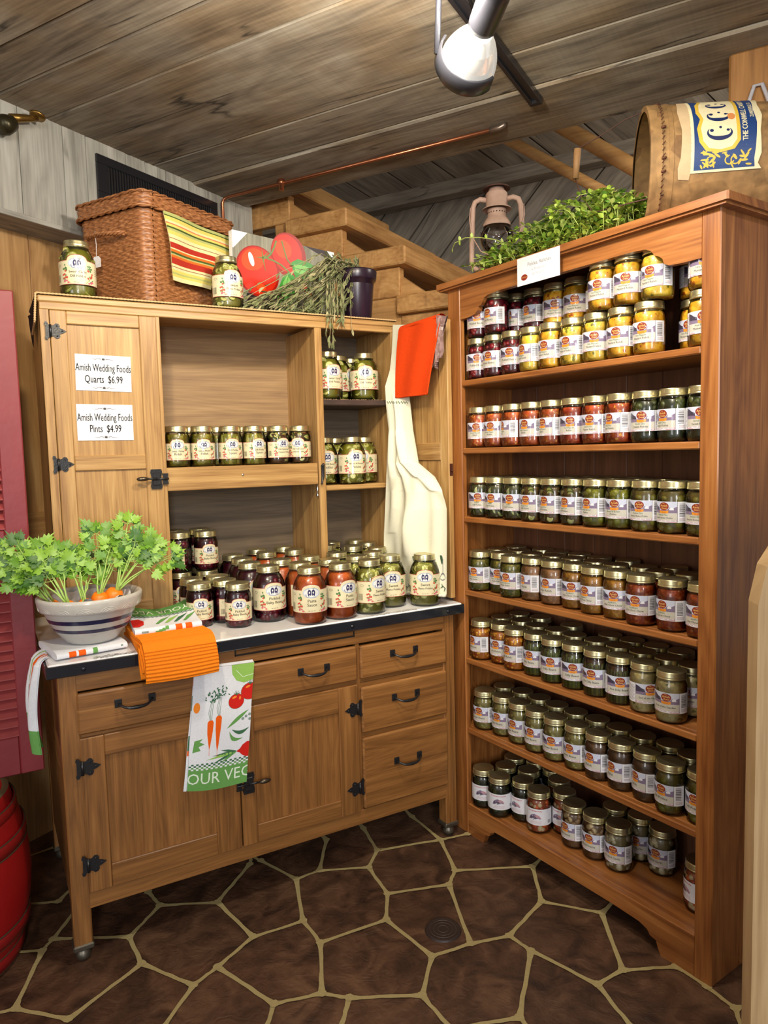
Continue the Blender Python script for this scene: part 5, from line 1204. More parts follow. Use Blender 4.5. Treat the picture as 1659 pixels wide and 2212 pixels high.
A.poly([(.245, .222), (.275, .238), (.33, .232), (.375, .214), (.398, .196), (.365, .172), (.32, .160), (.285, .150), (.262, .168), (.25, .195)], 3, 8)
A.poly([(.255, .215), (.30, .220), (.36, .208), (.39, .196), (.34, .196), (.29, .186), (.262, .190)], 4, 9)
A.poly([(.232, .186), (.205, .165), (.188, .13), (.178, .09), (.172, .055), (.20, .052), (.235, .070), (.262, .10), (.268, .14), (.255, .175)], 3, 8)
A.poly([(.226, .176), (.205, .145), (.195, .105), (.186, .070), (.215, .085), (.236, .12), (.240, .155)], 4, 9)
for a, b in (((.25, .205), (.395, .197)), ((.232, .18), (.195, .065))): A.stroke([a, b], .0026, 3, 10)
A.stroke([(.182, .286), (.172, .262), (.158, .238), (.140, .222), (.118, .215)], [.007, .007, .007, .008, .010], 5, 11); A.stroke([(.14, .218), (.17, .214), (.20, .205), (.235, .184)], .006, 5, 11); A.stroke([(.205, .29), (.215, .26), (.225, .23), (.245, .212)], .006, 5, 11)
for q in ((.118, .250), (.132, .172), (.090, .215), (.150, .245)): A.stroke([(.122, .217), q], [.006, .001], 5, 12)
A.poly([(.285, .175), (.288, .14), (.31, .115), (.345, .105), (.325, .135), (.305, .15)], 2, 10)
A.poly([(0, .290), (.062, .290), (.004, .232), (0, .232)], 6, 13); A.poly([(.447, .290), (.412, .290), (.447, .255)], 6, 13)
mb = MB(); A.emit(mb, lambda x, y, h: (x, .0009-h, y), lim=.05, dh=.00008)
n0 = len(mb.uv); mb.uv = []; 
for f_ in mb.f: mb.uv += [(mb.v[i][2], mb.v[i][0]) for i in f_]
mb.build('printed_picture', TM, cv)

# plant pot with dried seed heads
pt = empty('plant_pot', (1.086, .405, UZ1+.0025), 'dark plum plastic pot on top of the oak hutch', 'pot')
PL = plain('plum_plastic', S(44, 28, 42), rough=.3)
mb = MB(); mb.lathe([(0, .002), (.044, .0), (.047, .004), (.058, .142), (.058, .144), (.064, .145), (.066, .150), (.0685, .176), (.067, .180), (.062, .178), (.056, .12), (0, .118)], 44); mb.v = [(x*1.08, y*1.08, z) for x, y, z in mb.v]; mb.build('pot_body', PL, pt)
mb = MB(); mb.lathe([(0, .150), (.03, .156), (.061, .150)], 24); mb.build('soil', plain('dry_soil', S(50, 38, 28), rough=.95, bump=.8), pt)
dp = empty('dried_seed_heads', (1.10, .41, UZ1+.17), 'bunch of dried grey-green seed heads spilling from the dark pot across the hutch', 'dried plant')
DG = [plain('dried_leaf_green', S(118, 124, 78), rough=.7), plain('dried_leaf_pale', S(168, 160, 118), rough=.7), plain('dried_leaf_dark', S(84, 88, 54), rough=.7)]
rnd = random.Random(21); mb = MB(); O = Vector((1.10, .41, UZ1+.17)); ms = MB()
def strand(P, n, Ld, wd, spread):
    for i in range(len(P)-1):
        ms.tube([tuple(P[i]-O), tuple(P[i+1]-O)], .0009, 4, cap=False)
    for i in range(n):
        t = rnd.uniform(.12, 1)*(len(P)-1); k = min(int(t), len(P)-2); c = P[k].lerp(P[k+1], t-k); d = (P[k+1]-P[k]).normalized()
        dd = d+Vector((rnd.uniform(-1, 1), rnd.uniform(-1, 1), rnd.uniform(-1, .7)))*spread
        leaf(mb, c-O, dd, (rnd.uniform(-1, 1), rnd.uniform(-1, 1), 1), Ld*rnd.uniform(.7, 1.25), wd*rnd.uniform(.7, 1.2), rnd.choice([0, 0, 1, 2]), rnd.uniform(-.2, .4))
for i in range(64):
    a = rnd.uniform(-.9, .9); reach = rnd.uniform(.12, .50)*(1 if rnd.random() < .8 else .5)
    x0, y0 = 1.086+rnd.uniform(-.045, .045), .41+rnd.uniform(-.045, .045)
    Q = [Vector((x0, y0, UZ1+.15)), Vector((x0-reach*.25, y0-.02+rnd.uniform(-.02, .02), UZ1+.20+rnd.uniform(-.015, .02))), Vector((x0-reach*.55, y0-.03+rnd.uniform(-.03, .03), UZ1+.13+rnd.uniform(-.04, .02))), Vector((x0-reach*.85, y0-.035+rnd.uniform(-.025, .03), UZ1+.045+rnd.uniform(0, .03))), Vector((x0-reach, y0-.035+rnd.uniform(-.03, .03), UZ1+.016+rnd.uniform(0, .012)))]
    for q in Q: q.y = max(q.y, .345)
    strand(Q, 26, .027, .0078, .38)
for i in range(9):
    x0 = rnd.uniform(.92, 1.02); z1 = rnd.uniform(-.10, .02)
    Q = [Vector((x0+.05, .40, UZ1+.16)), Vector((x0+.02, .345, UZ1+.12)), Vector((x0, .312, UZ1+.06)), Vector((x0-.005, .302, UZ1+z1*.3)), Vector((x0-.01+rnd.uniform(-.01, .01), .300, UZ1+z1))]
    strand(Q, 14, .028, .0080, .25)
ms.build('stems', DG[1], dp); mb.build('leaves', DG, dp)
mb = MB()
for i in range(10):
    y = .33+rnd.uniform(0, .08); pts = [(.70+rnd.uniform(0, .1), y, UZ1+.012)]
    for k in range(12): pts.append((pts[-1][0]+.018, max(.33, y+rnd.uniform(-.008, .008)), UZ1+.010+rnd.uniform(0, .014)+k*.001))
    mb.tube([tuple(Vector(q)-O) for q in pts], .0011, 5)
mb.build('tendrils', DG[0], dp)

# ------------------------------------------------------------------ on the bookcase
LO = BP(.085, .10, 1.8445)
ln = empty('hurricane_lantern', LO, 'rusty old hurricane lantern with a glass globe on top of the bookcase', 'lantern', rz=radians(-39))
RU = plain('rusty_tin', S(186, 154, 136), rough=.62, metal=.0, bump=.4, bscale=300)
RUD = plain('dark_rust', S(84, 56, 46), rough=.7, metal=.2, bump=.5)
mb = MB(); mb.lathe([(0, 0), (.058, 0), (.062, .004), (.062, .034), (.056, .044), (.036, .050), (.033, .060), (0, .060)], 36); mb.tube([(.03, -.03, .047), (.03, -.03, .058)], .010, 12); mb.build('fuel_tank', RU, ln)
mb = MB(); mb.lathe([(.026, .058), (.040, .066), (.042, .070), (.034, .074), (.034, .082), (.028, .084)], 32); mb.build('burner_plate', RUD, ln)
mb = MB(); mb.lathe([(.030, .080), (.040, .090), (.050, .108), (.0535, .124), (.051, .142), (.042, .158), (.034, .168)], 40); mb.build('globe', glass_mat('lantern_glass', (.82, .82, .84), .03, 1.5, 1.6), ln)
mb = MB(); mb.lathe([(.044, .162), (.043, .172), (.034, .186), (.029, .192), (.029, .212), (.030, .214)], 36); mb.build('gallery', RU, ln)
mb = MB()
for i in range(20):
    a = 2*pi*i/20; mb.ico((.0288*cos(a), .0288*sin(a), .203), .0022, 1, sc=(1, 1, 1))
mb.build('vent_holes', DARKGAP, ln)
mb = MB(); mb.lathe([(.046, .214), (.045, .217), (.034, .224), (.034, .262), (.030, .268), (.026, .270), (.024, .280), (.012, .284), (0, .286)], 36); mb.build('hood', RU, ln)
mb = MB(); mb.lathe([(.0, .292), (.012, .291), (.040, .282), (.043, .277), (.040, .278), (.010, .285)], 36); mb.build('cap', RUD, ln)
for s in (-1, 1):
    mb = MB(); mb.tube([(s*.032, 0, .246), (s*.052, 0, .250), (s*.068, 0, .243), (s*.074, 0, .226), (s*.077, 0, .18), (s*.080, 0, .10), (s*.081, 0, .060), (s*.076, 0, .040), (s*.062, 0, .032), (s*.05, 0, .030)], .0082, 12); mb.build('side_tube', RU, ln)
mb = MB()
for s in (-1, 1):
    mb.tube([(s*.052, -.026, .140), (s*.022, -.052, .128), (-s*.010, -.056, .112), (-s*.040, -.036, .092)], .0013, 6)
    mb.tube([(s*.052, .026, .140), (s*.022, .052, .128), (-s*.010, .056, .112), (-s*.040, .036, .092)], .0013, 6)
mb.build('wire_guard', RUD, ln)
mb = MB(); mb.tube([(-.082, -.006, .225), (-.086, -.010, .19), (-.078, -.03, .13), (-.05, -.056, .075), (-.01, -.070, .052), (.035, -.066, .075), (.070, -.04, .13), (.086, -.012, .19), (.084, -.006, .225)], .0018, 6)
mb.build('bail_handle', RU, ln)
# boxwood-like garland
gl = empty('artificial_greenery', BP(.38, .10, 1.8445), 'bushy light green artificial foliage lying between lantern and cardboard drum', 'plant')
GC = [plain('leaf_lime', S(178, 204, 84), rough=.45), plain('leaf_green', S(134, 172, 60), rough=.45), plain('leaf_pale', S(188, 206, 112), rough=.45), plain('leaf_deep', S(92, 134, 50), rough=.5)]
O = Vector(gl.location); mb = MB(); ms = MB(); rnd = random.Random(5)
def GPt(t, d, z): return BP(t, d, 1.8445+z)-O
for i in range(330):
    t0 = rnd.uniform(.13, .60); f = (t0-.14)/.46; hmax = .035+.085*min(1, f*1.5); d0 = rnd.uniform(.0, .20)
    L_ = rnd.uniform(.05, .12); a = rnd.uniform(-2.6, -.4) if rnd.random() < .7 else rnd.uniform(-pi, pi)
    z = rnd.uniform(.004, .85)*hmax if rnd.random() < .75 else .006; hmax2 = (hmax-z)*.8; pts = []
    for k in range(7):
        u = k/6; tt = t0+cos(a)*L_*u; dd = d0+sin(a)*L_*u*.6; zz = z+hmax2*sin(min(1, u*1.25)*pi*.5)*rnd.uniform(.85, 1.05)*(1-.25*u*u)
        if dd < -.018: zz = max(zz-.0, .004)
        pts.append(GPt(min(tt, .600), max(dd, -.02), max(zz, .006)))
    ms.tube([tuple(p) for p in pts], .0009, 4, cap=False)
    for k in range(1, 7):
        for s in (-1, 1):
            d_ = (pts[k]-pts[k-1]).normalized(); sd = d_.cross(Vector((0, 0, 1))); sd = sd.normalized() if sd.length > .01 else Vector((1, 0, 0))
            leaf(mb, pts[k], d_*.6+sd*s*.9+Vector((0, 0, rnd.uniform(-.1, .6))), (rnd.uniform(-.5, .5), rnd.uniform(-.5, .5), 1), rnd.uniform(.013, .019), rnd.uniform(.0105, .0145), rnd.choice([0, 0, 0, 1, 2, 2, 3]), rnd.uniform(-.1, .3), 3)
for i in range(1500):
    t0 = rnd.uniform(.12, .60); f = (t0-.12)/.48; hm = .030+.078*min(1, f*1.5); d0 = rnd.uniform(-.012, .20); e = 1-((d0-.09)/.12)**2
    zz = hm*max(.15, e)*rnd.uniform(.15, 1.0)+.006
    a = rnd.uniform(0, 2*pi); leaf(mb, GPt(t0, d0, zz), (cos(a), sin(a), rnd.uniform(-.3, .9)), (rnd.uniform(-.6, .6), rnd.uniform(-.6, .6), 1), rnd.uniform(.013, .020), rnd.uniform(.010, .014), rnd.choice([0, 0, 0, 1, 1, 2, 3]), rnd.uniform(0, .35), 3)
for path in ([(.30, .02, .04), (.24, .01, .055), (.18, .0, .085), (.12, -.01, .105), (.07, -.02, .115), (.02, -.02, .112), (-.005, -.015, .09)], [(.24, .0, .02), (.18, -.01, .022), (.12, -.02, .026), (.09, -.02, .012)], [(.46, .05, .09), (.40, .03, .11), (.33, .02, .095), (.28, .01, .08)]):
    pts = [GPt(*q) for q in path]; ms.tube([tuple(p) for p in pts], .0015, 6)
    for k in range(len(pts)-1):
        for s in (-1, 1):
            if rnd.random() < .75: leaf(mb, pts[k].lerp(pts[k+1], .5), (pts[k+1]-pts[k]).normalized()*.3+Vector((rnd.uniform(-.3, .3), rnd.uniform(-.3, .3), s)), (rnd.uniform(-1, 1), 1, .2), .015, .010, rnd.choice([0, 2, 2]), .1, 3)
ms.build('stems', GC[2], gl); mb.build('leaves', GC, gl)
# cardboard drum lying on its side
DR, DC = .158, (.166, 1.8445+.158)
DA = Vector((.76, -.65, 0)); DN = Vector((.65, .76, 0)); DP0 = Vector((1.410, -.586, 1.8445))      # axis and horizontal normal (away)
dm = empty('cardboard_drum', DP0+DA*.19, 'big tan cardboard drum lying on its side with a blue and yellow label', 'drum')
O = Vector(dm.location)
def DP(t, ph, r):
    r = r-.016*(t-.62)/.38 if t > .62 else r
    return DP0+DA*(t-.575)*.90+DN*(.0-r*cos(ph))+Vector((0, 0, DR-.006*(t-.575)/.4+r*sin(ph)))-O
CB = fleck('aged_cardboard', S(150, 116, 72), S(164, 128, 82), S(132, 98, 60), 26, rough=.7)
mb = MB()
prof = [(.575, DR-.012), (.575, DR+.0005), (.580, DR+.002), (.605, DR+.002), (.607, DR-.0005), (.622, DR-.0005), (.623, DR+.0012), (.634, DR+.0012), (.635, DR-.0002), (.980, DR-.003), (.982, DR-.006), (.982, 0)]
n = 72
for (t0, r0), (t1, r1) in zip(prof[:-1], prof[1:]):
    mb.grid(lambda u, v: DP(t0+(t1-t0)*v, -2*pi*u, r0+(r1-r0)*v), n, 1 if abs(t1-t0) < .05 else 6)
mb.grid(lambda u, v: DP(.580+.38*v, 2*pi*u, DR-.012), n, 4); mb.build('drum_shell', CB, dm)
mb = MB(); mb.grid(lambda u, v: DP(.960, 2*pi*u, (DR-.012)*v), n, 2); mb.build('inner_end', plain('dark_cardboard', S(74, 54, 36), rough=.8), dm)
mb = MB()
for i in range(30):
    ph = -1.2+i*.085; mb.tube([tuple(DP(.604, ph, DR+.003)), tuple(DP(.610+.001*(i % 2), ph+.05, DR+.0034))], .0013, 5)
for ph in (-.30, -.12, .35): mb.tube([tuple(DP(.602, ph, DR+.0035)), tuple(DP(.614, ph+.01, DR+.0035))], .0028, 6)
mb.build('stitched_rim', plain('rusty_staple', S(92, 52, 32), rough=.6), dm)
A = Art()
DMs = [plain('torn_paper', S(206, 180, 142), rough=.7), plain('label_royal_blue', S(26, 62, 122), rough=.5), plain('label_cream_print', S(236, 226, 186), rough=.5), plain('label_gold_print', S(226, 190, 70), rough=.5), plain('label_navy_ink', S(20, 40, 92), rough=.5), plain('orange_stain', S(214, 140, 80), rough=.6)]
# art axes: x = up around the drum (m), y = toward the rim
rnd = random.Random(2)
pp = [(-.075, .075), (-.072, .118), (-.050, .122), (-.030, .112), (.0, .108), (.03, .106), (.05, .112), (.08, .118), (.11, .112), (.15, .105), (.19, .10), (.19, .070), (-.06, .070)]
A.poly([(x_, y_ if y_ <= .07 else .07+(y_-.07)*.52) for x_, y_ in pp], 0, 1)
A.poly([(-.062, -.074), (-.062, .071), (.200, .071), (.200, -.078), (.13, -.076), (.10, -.072), (.06, -.076), (.02, -.070), (-.03, -.072), (-.05, -.066)], 2, 1)
A.poly([(-.057, -.060), (-.057, .064), (.20, .064), (.20, -.068), (.12, -.064), (.08, -.060), (.04, -.064), (-.02, -.060), (-.04, -.058)], 1, 2)
A.poly([(-.024, .010), (-.020, .040), (.0, .054), (.03, .058), (.055, .050), (.075, .057), (.11, .055), (.135, .045), (.16, .055), (.20, .05), (.20, -.026), (.16, -.030), (.10, -.030), (.05, -.030), (.0, -.030), (-.018, -.018)], 3, 3)
A.poly([(-.018, .010), (-.014, .034), (.002, .046), (.03, .050), (.055, .043), (.08, .050), (.11, .047), (.135, .038), (.16, .046), (.20, .04), (.20, -.020), (.16, -.023), (.10, -.023), (.05, -.023), (.002, -.023), (-.013, -.012)], 2, 4)
for k, (cx, s_) in enumerate(((.018, 1.0), (.062, .9), (.104, .82))):
    cy_ = .012; R_ = .021*s_
    for i in range(22):
        a, b = radians(55+250*i/22), radians(55+250*(i+1)/22)
        w0 = .0012+.0082*sin(pi*i/22)**1.2; w1 = .0012+.0082*sin(pi*(i+1)/22)**1.2
        A.poly([(cx+R_*.8*cos(a), cy_+R_*1.25*sin(a)), (cx+R_*.8*cos(b), cy_+R_*1.25*sin(b)), (cx+(R_*.8-w1)*cos(b), cy_+(R_*1.25-w1)*sin(b)), (cx+(R_*.8-w0)*cos(a), cy_+(R_*1.25-w0)*sin(a))], 4, 6)
    A.ell(cx+.006, cy_+.016*s_, .0036, .0042, 4, 6, 10); A.ell(cx+.006, cy_-.017*s_, .0030, .0034, 4, 6, 10); A.ell(cx+.013*s_, cy_-.002, .0030, .0030, 4, 6, 10)
A.ell(.060, -.014, .010, .008, 5, 7, 12)
A.text('THE CONWELL CANDY CO.', .075, -.040, .0155, 2, 5, sx=.78, bold=.0004); A.text('ZANESVILLE, O.', .085, -.056, .0110, 2, 5, sx=.8, bold=.0003)
for i in range(26):
    cx, cy_ = rnd.uniform(-.052, -.022), rnd.uniform(-.05, .050); a = rnd.uniform(0, pi); A.ell(cx, cy_, rnd.uniform(.005, .010), rnd.uniform(.0015, .003), 3, 5, 8, a=a)
for cy_ in (-.02, -.008, .03): A.ring(-.040, cy_, .010, .010, .0025, 3, 6, 12, 0, 4.5)
mb = MB(); A.emit(mb, lambda x, y, h: DP(.762-y*1.22, .08+x*1.12/DR, DR-.0012+.0022+h), lim=.012, dh=.00012, limy=.08)
mb.build('paper_label', DMs, dm)
mb = MB(); q0 = DP(.613, .05, DR+.004); q1 = DP(.56, -.35, DR+.004)
g0, g1 = BP(.462, .03, 2.022)-O, BP(.470, .03, 2.096)-O
mb.tube([tuple(DP(.613, -.62, DR+.003)), tuple(BP(.545, .0, 1.905)-O), tuple(BP(.500, .005, 1.965)-O), tuple(BP(.475, .02, 2.005)-O), tuple(g0)], .0017, 6)
mb.tube([tuple(g1), tuple(BP(.505, .07, 2.122)-O), tuple(BP(.56, .11, 2.155)-O), tuple(DP(.605, 1.4, DR+.001))], .0014, 6); mb.build('wire_bail', RUD, dm)
mb = MB(); mb.tube([tuple(g0), tuple(g1)], [.0085, .0095], 14); mb.build('wooden_grip', plain('worn_grip_wood', S(168, 128, 84), rough=.6), dm)
# sign card on the bookcase rail
sg = empty('sign_card', BP(.375, -.0245, 1.803), 'small white sign card taped to the top front edge of the bookcase', 'sign', rot=(0, 0, radians(-84.97)))
mb = MB(); mb.box(-.078, .080, -.0008, .0008, -.039, .038, b=.0002); mb.build('card', WHITE, sg)
A = Art(); gi = plain('grey_ink', S(120, 120, 128)); pi_ink = plain('pale_ink', S(176, 176, 186))
A.text('Pickles, Relishes', .006, .014, .0150, 0, 1, sx=.9); A.text('& Preserves', .004, -.002, .0110, 1, 1); A.text('$5.99 each', .002, -.015, .0100, 1, 1)
A.ell(-.050, -.018, .0125, .0085, 2, 2, 20); A.text('Amish Door', -.050, -.018, .0042, 3, 3); A.text('VILLAGE', .02, -.030, .0050, 1, 1)
mb = MB(); A.emit(mb, lambda x, y, h: (x, -.0009-h, y), lim=.1); mb.build('printing', [gi, pi_ink, LM[4], LM[6]], sg)
# price signs on the hutch door
def price_sign(cx, cz, w_, h_, l1, l2, lab, tilt):
    s = empty('sign_card', (cx, UY0+.0045, cz), lab, 'sign', rot=(0, tilt, 0))
    mb = MB(); mb.box(-w_/2, w_/2, -.0006, .0006, -h_/2, h_/2, b=.0002); mb.build('card', plain('laminated_card', (.86, .86, .88), rough=.12, coat=.6), s)
    A = Art(); A.text(l1, 0, .014, .0310, 0, 1, sx=.535, bold=.00025); A.text(l2, 0, -.019, .0310, 0, 1, sx=.60, bold=.00025)
    for z in (.040, -.043):
        A.ell(0, z, .0045, .0030, 0, 1, 10); A.ring(0, z, .0065, .0042, .0006, 1, 1, 16)
        for sg_ in (-1, 1): A.stroke([(sg_*.007, z), (sg_*.014, z+.0015), (sg_*.022, z-.0012), (sg_*.032, z)], [.0022, .0014, .0016, .0005], 1, 1)
    mb = MB(); A.emit(mb, lambda x, y, h: (x, -.0007-h, y), lim=.2); mb.build('printing', [BLACKINK, plain('grey_ornament', S(110, 110, 120))], s)
price_sign(.199, 1.5545, .154, .104, 'Amish Wedding Foods', 'Quarts  $6.99', 'upper white price card with two lines of print on the hutch door', radians(1.2))
price_sign(.196, 1.411, .156, .105, 'Amish Wedding Foods', 'Pints  $4.99', 'lower white price card with two lines of print on the hutch door', radians(.4))

# ------------------------------------------------------------------ cloths on the open door
AP = [(1.177,1.751,-.004,1.702),(1.174,1.706,0.0,1.662),(1.169,1.649,.007,1.612),(1.16,1.592,.05,1.575),(1.139,1.534,.205,1.527),(1.141,1.478,.195,1.471),(1.152,1.379,.178,1.375),(1.143,1.264,.146,1.263),(1.139,1.215,.048,1.218),(1.136,1.165,.001,1.173),(1.132,1.099,-.020,1.115),(1.128,1.016,-.022,1.04),(1.125,.932,-.022,.965),(1.123,.848,-.022,.89),(1.121,.812,-.022,.838)]
ap = empty('apron', (1.15, .14, 1.30), 'long cream cotton apron with printed vegetables hanging from the open hutch door', 'apron')
O = Vector(ap.location)
def ap_pt(u, v):
    k = v*(len(AP)-1); i = min(int(k), len(AP)-2); f = k-i; f = f*f*(3-2*f)
    a = [AP[i][j]+(AP[i+1][j]-AP[i][j])*f for j in range(4)]
    L0 = Vector((a[0], .295, a[1])); R0 = Vector((1.178, a[2], a[3])); p = L0.lerp(R0, u); wd = (R0-L0).length
    z = p.z; f1 = .009*(1+sin(u*6.5+z*3.0+1.0))*min(1, max(0, 1.50-z)*2.4)+.004*(1+sin(u*11-z*4))*min(1, max(0, 1.45-z)*2)
    f1 += .030*math.exp(-((u-.62+.9*(1.12-z))/.12)**2)*math.exp(-((z-1.06)/.16)**2)
    for (v0, u0, v1, u1, am, wd_) in ((.28, .25, .64, .92, .016, .075), (.40, .10, .98, .30, .012, .10), (.50, .45, .98, .62, .014, .085), (.20, .62, .52, .50, .010, .09), (.62, .86, .98, .84, .010, .07), (.58, .30, .80, .10, .009, .08)):
        t = (v-v0)/(v1-v0)
        if -.12 < t < 1.12: f1 += am*math.exp(-((u-(u0+(u1-u0)*t))/wd_)**2)*min(1, max(0, min(t+.12, 1.12-t)*5))*min(1, max(0, (v-.31)*7))
    p.x -= abs(f1)*.9+.008; return p
mb = MB(); APC = FAB('apron_cotton', S(226, 224, 202), .25)
mb.grid(lambda u, v: ap_pt(u, v)-O, 64, 130); mb.grid(lambda u, v: ap_pt(1-u, v)-O+Vector((.0025, 0, 0)), 64, 130)
for k in range(2): mb.tube([tuple(ap_pt(i/40, .995)-O+Vector((-.004-.004*k, -.004, -.004+.0*k))) for i in range(41)], .0055, 8)
mb.build('cotton_cloth', APC, ap)
A = Art()
AM = [plain('print_dark_green', S(58, 84, 58), rough=.9), plain('print_carrot', S(224, 136, 70), rough=.9), plain('print_grey_line', S(120, 118, 126), rough=.9), plain('print_soft_green', S(116, 146, 108), rough=.9)]
# art mapped on u (x) and v (y); x in 0..1 , y in 0..1 downwards
def carrot(cx, cy_, s):
    A.poly([(cx-.018*s, cy_), (cx+.020*s, cy_), (cx+.018*s, cy_+.035*s), (cx+.004*s, cy_+.085*s), (cx-.002*s, cy_+.085*s), (cx-.014*s, cy_+.04*s)], 1, 1)
    for a, l in ((-.5, .05), (0, .065), (.45, .045)):
        ex, ey = cx+sin(a)*l*s*1.0, cy_-cos(a)*l*s; A.stroke([(cx, cy_), (ex, ey)], [.006*s, .004*s], 0, 2)
        for q in range(5): A.ell(ex+.016*s*cos(q*1.3), ey+.010*s*sin(q*1.3), .012*s, .0075*s, 0, 2, 8)
carrot(.80, .895, .62); carrot(.30, .90, .6)
for cx in (.64, .96):
    A.ring(cx, .925, .035, .020, .004, 2, 1, 18); A.stroke([(cx, .905), (cx, .875)], .005, 2, 1); A.ell(cx-.02, .870, .022, .012, 0, 1, 10, a=.8)
for xx in range(14):
    A.stroke([(.05+xx*.068, .970), (.05+xx*.068+.03, .964), (.05+xx*.068+.062, .972)], .0028, 0, 1); A.ell(.07+xx*.068, .963, .010, .0035, 0, 1, 7, a=.7); A.ell(.10+xx*.068, .975, .010, .0035, 0, 1, 7, a=-.7)
for xx in range(9):
    A.stroke([(.05+xx*.10, .352), (.15+xx*.10, .356)], .0022, 0, 1); A.ell(.08+xx*.10, .348, .022, .004, 0, 1, 7, a=.15); A.ell(.12+xx*.10, .361, .022, .004, 0, 1, 7, a=-.15)
mb = MB(); A.emit(mb, lambda x, y, h: ap_pt(min(max(x, 0), 1), min(max(y, 0), 1))-O+Vector((-.0012-h, -.0004, 0)), lim=.02, limy=.01, dh=.0001)
mb.build('printed_vegetables', AM, ap)
# orange terry towel over the door top
ot = empty('orange_towel', (1.19, .12, 1.735), 'bright orange-red terry towel folded over the top of the open hutch door', 'towel')
O = Vector(ot.location)
def otp(u, v):
    # v 0 bottom of the camera side, over the door top, down the far side
    y = .243-(.262-.035*v*0)*u; zb = 1.492-.004*u; ztop = 1.7385
    if v < .80:
        t = v/.80; y2 = y+(.004-.024*(1-t))*0+(.022*(1-u)-.038*u)*0
        y2 = (.252+(.235-.252)*t)+(((-.014)-(.048))*t+.048-.252-(.235-.252)*t*0)*u if False else (.252-.017*t)*(1-u)+(.050-.066*t)*u
        return Vector((1.148+.012*t*t+.003*sin(y*40+t*2), y2, zb+(ztop-.010-zb)*t))
    a = (v-.80)/.12
    y2 = .235*(1-u)+(-.016+.050*min(1, max(0, a)))*u
    if a <= 1: return Vector((1.188-.028*cos(pi*a), y2, ztop-.010+.012*sin(pi*a)))
    b = (v-.92)/.08; return Vector((1.2165, y2, ztop-.010-.07*b))
TERRY = plain('orange_terry', S(232, 74, 22), rough=.95, spec=.1, bump=1.0, bscale=700)
mb = MB(); mb.grid(lambda u, v: otp(u, v)-O, 30, 70); mb.grid(lambda u, v: otp(1-u, v)-O+Vector((.004 if v < .8 else 0, 0, 0 if v < .8 else -.004)), 30, 70)
mb.tube([tuple(otp(i/20, 0)-O+Vector((.002, 0, .001))) for i in range(21)], .0035, 8)
for uu in (0, 1): mb.tube([tuple(otp(uu, i/40)-O+Vector((.002, 0, 0))) for i in range(33)], .0028, 6)
mb.build('terry_cloth', TERRY, ot)
gt = empty('mauve_scarf', (1.19, .0, 1.66), 'crumpled mauve-brown patterned cloth hanging behind the orange towel on the door', 'cloth')
O = Vector(gt.location); mb = MB()
def gtp(u, v): 
    return Vector((1.176-.012*abs(sin(u*10+v*3))-.010*sin(pi*u), .012-.052*u+.026*v*u+.012*v, 1.735-.012*u-.17*v+.05*u*v))
mb.grid(lambda u, v: gtp(u, v)-O, 24, 40); mb.grid(lambda u, v: gtp(1-u, v)-O+Vector((.003, 0, 0)), 24, 40)
mb.build('cloth', fleck('mauve_print', S(150, 120, 116), S(128, 98, 92), S(196, 176, 168), 90, rough=.9), gt)

# ------------------------------------------------------------------ bowl of carrots
BC = Vector((.100, .108, .8225)); BS = .87
bw = empty('mixing_bowl', BC, 'large grey-white stoneware bowl with two navy stripes, holding leafy carrots', 'bowl')
STW = plain('stoneware', S(184, 182, 176), rough=.25, coat=.3, bump=.15, bscale=60); NAVY = plain('navy_stripe', S(34, 36, 70), rough=.25, coat=.3); STB = plain('stoneware_light', S(196, 192, 184), rough=.25, coat=.3)
mb = MB()
pr = [(0, .004, 0), (.066, .0, 0), (.074, .003, 0), (.080, .010, 0), (.095, .028, 0), (.1065, .042, 0), (.1125, .0535, 1), (.1130, .0545, 0), (.1215, .070, 0), (.1275, .0835, 1), (.1280, .0845, 0), (.1340, .104, 0)]
mb.lathe([(r*BS, z*BS) for r, z, m in pr], 64, mats=[m for r, z, m in pr[1:]])
mb.build('bowl_body', [STW, NAVY], bw)
mb = MB(); mb.lathe([(q_[0]*BS, q_[1]*BS) for q_ in [(.134, .103), (.1445, .104), (.1475, .110), (.1525, .134), (.1525, .142), (.148, .146), (.142, .145), (.137, .136), (.128, .105), (.10, .05), (.06, .016), (0, .014)]], 64)
mb.build('rolled_rim', STB, bw)
mb = MB()
for i in range(14):
    a0 = 2*pi*i/14
    for k, rr_ in enumerate((.011, .0075, .004)):
        pts = []
        for q in range(13):
            th = pi*q/12; a = a0+rr_*2.1*cos(th)/.15; z = .108+rr_*1.15*sin(th)*1.1; r = .1465+(z-.108)*.2; pts.append((r*BS*cos(a), r*BS*sin(a), z*BS))
        mb.tube(pts, .0011, 5)
mb.build('relief_arcs', STB, bw)
CARR = plain('carrot_orange', S(240, 126, 22), rough=.4, bump=.2, bscale=60); CLF = [plain('celery_leaf', S(96, 142, 36), rough=.42), plain('celery_leaf_light', S(130, 172, 56), rough=.42), plain('celery_leaf_dark', S(60, 104, 34), rough=.45)]; CST = plain('pale_green_stem', S(160, 192, 96), rough=.4)
rnd = random.Random(31)
